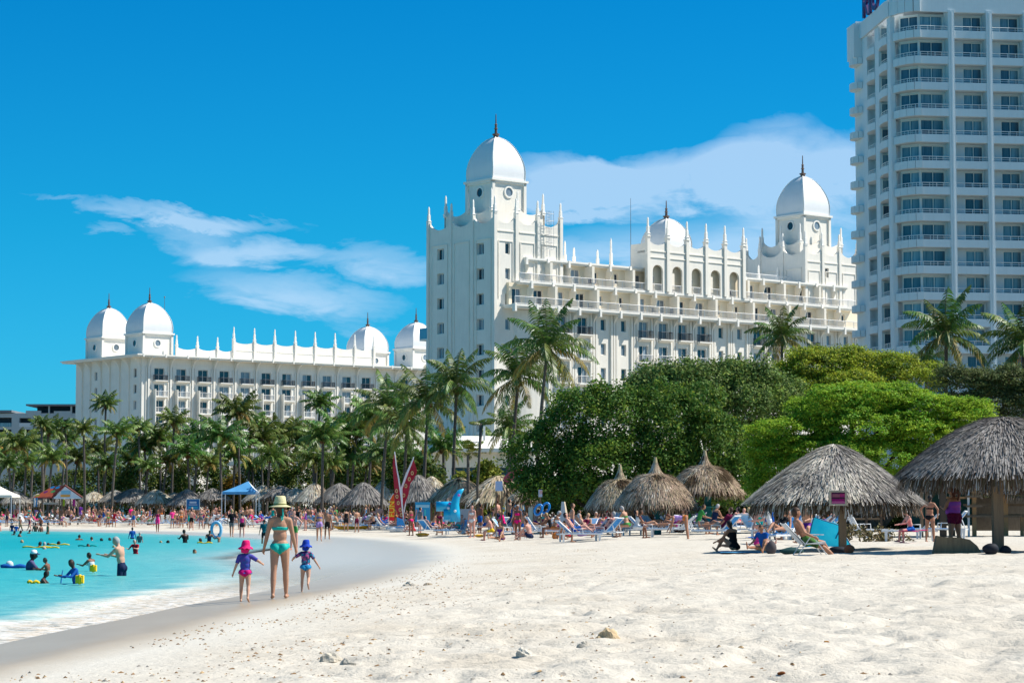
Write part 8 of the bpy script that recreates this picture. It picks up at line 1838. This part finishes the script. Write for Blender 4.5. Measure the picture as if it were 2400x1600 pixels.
PS = {'sitting upright': 'seated', 'sitting on the ground': 'seated low', 'standing': 'standing', 'walking': 'walking', 'hands on hips': 'hands on hips', 'reclining': 'reclining', 'lying': 'lying'}
def far_crowd():
    rnd = random.Random(21); used = set(); cols = ['black', 'navy', 'white', 'red', 'blue', 'sky blue', 'teal', 'green', 'yellow', 'pink', 'hot pink', 'purple', 'lilac', 'orange', 'grey', 'maroon', 'turquoise', 'red', 'black', 'blue']
    def uniq(base, extra):
        for e in [''] + extra:
            l = (base + e)
            if l not in used: used.add(l); return l
        return base
    hl = {0: 'fair', 1: 'tanned', 2: 'pink skinned', 3: 'brown', 4: 'dark', 5: 'golden'}
    def dressed():
        fem = rnd.random() < .5; c = rnd.choice(cols); sk = rnd.choice([0, 1, 1, 2, 2, 2, 3, 5, 5]); hr = rnd.choice(['black', 'brown', 'brown', 'blond', 'grey', 'red'])
        if fem: kd = rnd.choice(['suit', 'bra2', 'dress']); return dict(fem=True, top=kd, tc=c, bottom={'bra2': 'bikini'}.get(kd, kd), bc=c, skin=sk, hair=hr), f'{hl[sk]} woman in {c} {TOPN[kd]}'
        if rnd.random() < .25: return dict(top='shirt', tc=c, bottom='trunks', bc='grey', skin=sk, hair=hr), f'{hl[sk]} man in {c} shirt'
        return dict(bottom='trunks', bc=c, skin=sk, hair=hr), f'{hl[sk]} man in {c} trunks'
    rest = []                        # those past the first few hundred go into one crowd
    def put(pose, loc, deg, ref, ex, scale, k, lab, keep=True, g='sunbathers and strollers on the far beach'):
        if keep: person(pose, loc, deg, uniq(f'{lab} {PS[pose]} {ref}', [f', {ex}' if ex else f', {k["hair"]} hair', f', {k["hair"]} hair']), group=g, scale=scale, **k)
        else: rest.append((pose, loc, deg, scale, k))
    cnt = 0
    for (u, vv, p, rz, back, ref, r_) in FARP:
        if rnd.random() < .66:
            k, lab = dressed(); cnt += 1; put('reclining' if back else 'lying', (p.x, p.y, p.z + .37), math.degrees(rz), ref, rown[r_], rnd.uniform(.9, 1.03), k, lab, keep=(r_ < 2 and cnt % 5 != 0))
    for i in range(150):
        u = rnd.uniform(-5, 900); s_ = rnd.choice([6.5, 10.5, 14.5, 18.5, 20.5, 22.5]) + rnd.uniform(-1, 1); q = at_s(u, s_); k, lab = dressed(); pose = rnd.choice(['standing', 'standing', 'standing', 'sitting upright', 'walking', 'hands on hips', 'sitting on the ground'])
        put(pose, q, rnd.uniform(0, 360), refs[min(10, int(max(0, u) / 83))], '', rnd.uniform(.8, 1.03), k, lab, keep=(s_ < 13))
    zones = [(860, 'under the kayak side thatch', 158, 196), (960, 'behind the red sails', 150, 190), (1060, 'behind the painted board', 122, 158), (1150, 'before the broad straw shade', 112, 148), (1240, 'under the red awning', 104, 138), (1340, 'before the dark tree', 98, 128), (1480, 'under the first peaked shade', 92, 112), (1640, 'under the middle peaked shade', 92, 108), (1760, 'by the teal tables', 88, 110), (1960, 'behind the square topped thatch', 70, 92)]
    u = 780
    while u < 1950:
        zn = next(z for z in zones if u < z[0]); Y = rnd.uniform(zn[2], zn[3]); d = ray(u, 1200); x = d[0] / d[1] * Y; p = Vector((x, Y, gz(x, Y))); k, lab = dressed()
        pose = rnd.choice(['sitting upright', 'reclining', 'standing', 'sitting upright', 'reclining', 'sitting on the ground']) if u < 1450 else rnd.choice(['reclining', 'sitting upright', 'reclining']); dg = rnd.choice([-80, 80, 60, -50, 150]); z = .37 if pose == 'reclining' else (.05 if pose == 'sitting upright' else 0)
        if pose == 'reclining':
            f = rnd.choice('bbp'); fr, lgm, st, bk = lounger_meshes(45, FABS[f][0], f); key = ('lgn', f)
            if key not in MESHES:
                bm = bmesh.new(); bm.from_mesh(fr); nfr = len(bm.faces); bm.from_mesh(st); bm.from_mesh(bk); bm.faces.ensure_lookup_table()
                for i in range(nfr, len(bm.faces)): bm.faces[i].material_index = 1
                me = bpy.data.meshes.new('lounger'); bm.to_mesh(me); bm.free(); me.materials.append(WPL); me.materials.append(FABS[f][0]); MESHES[key] = me
            tag(link('sun_lounger', MESHES[key], None, p, R(dg)), uniq(f'{FABS[f][1]} lounger {zn[1]}, {" ".join(lab.split()[-2:])} on it', [', second', ', third']), 'lounger', 'shaded loungers under the thatch')
        put(pose, (p.x, p.y, p.z + z), dg, zn[1], '', rnd.uniform(.85, 1.02), k, lab, keep=True, g='people under the nearer thatched shades')
        u += rnd.uniform(5.5, 13) * (1 if u < 1420 else 2.2)
    # everyone else on the rear rows: one packed crowd
    V = []; Fc = []; MI = []; mats = []; mk = {}; base = 0
    for (pose, loc, deg, sc, k) in rest:
        me = outfit_mesh(pose, k.get('fem', False), k.get('top'), k.get('bottom'), 'hair'); z = TEMPL[(pose, k.get('fem', False))][2]; n = len(me.vertices); co = np.empty(n * 3); me.vertices.foreach_get('co', co); co = co.reshape(-1, 3) * sc; a = R(deg); c, s = math.cos(a), math.sin(a)
        co = np.stack([co[:, 0] * c - co[:, 1] * s + loc[0], co[:, 0] * s + co[:, 1] * c + loc[1], co[:, 2] + loc[2] - z * sc], 1); V.append(co); ms = []
        for m in (SKINS[k['skin']], HAIRS[k['hair']], cloth(k['tc']) if k.get('tc') else SKINS[k['skin']], cloth(k['bc'])):
            if m.name not in mk: mk[m.name] = len(mats); mats.append(m)
            ms.append(mk[m.name])
        lt = np.empty(len(me.polygons), np.int32); me.polygons.foreach_get('loop_total', lt); lv = np.empty(len(me.loops), np.int32); me.loops.foreach_get('vertex_index', lv); mi = np.empty(len(me.polygons), np.int32); me.polygons.foreach_get('material_index', mi)
        Fc.append((lt, lv + base)); MI.append(np.array(ms)[mi]); base += n
    co = np.concatenate(V); lt = np.concatenate([f[0] for f in Fc]); lv = np.concatenate([f[1] for f in Fc]); g = bpy.data.meshes.new('crowd'); g.vertices.add(len(co)); g.vertices.foreach_set('co', co.ravel()); g.loops.add(len(lv)); g.loops.foreach_set('vertex_index', lv); g.polygons.add(len(lt))
    g.polygons.foreach_set('loop_start', np.concatenate([[0], np.cumsum(lt)[:-1]]).astype(np.int32)); g.polygons.foreach_set('loop_total', lt)
    for m in mats: g.materials.append(m)
    g.polygons.foreach_set('material_index', np.concatenate(MI).astype(np.int32)); g.update(calc_edges=True); stuff(link('crowd', g))
far_crowd()
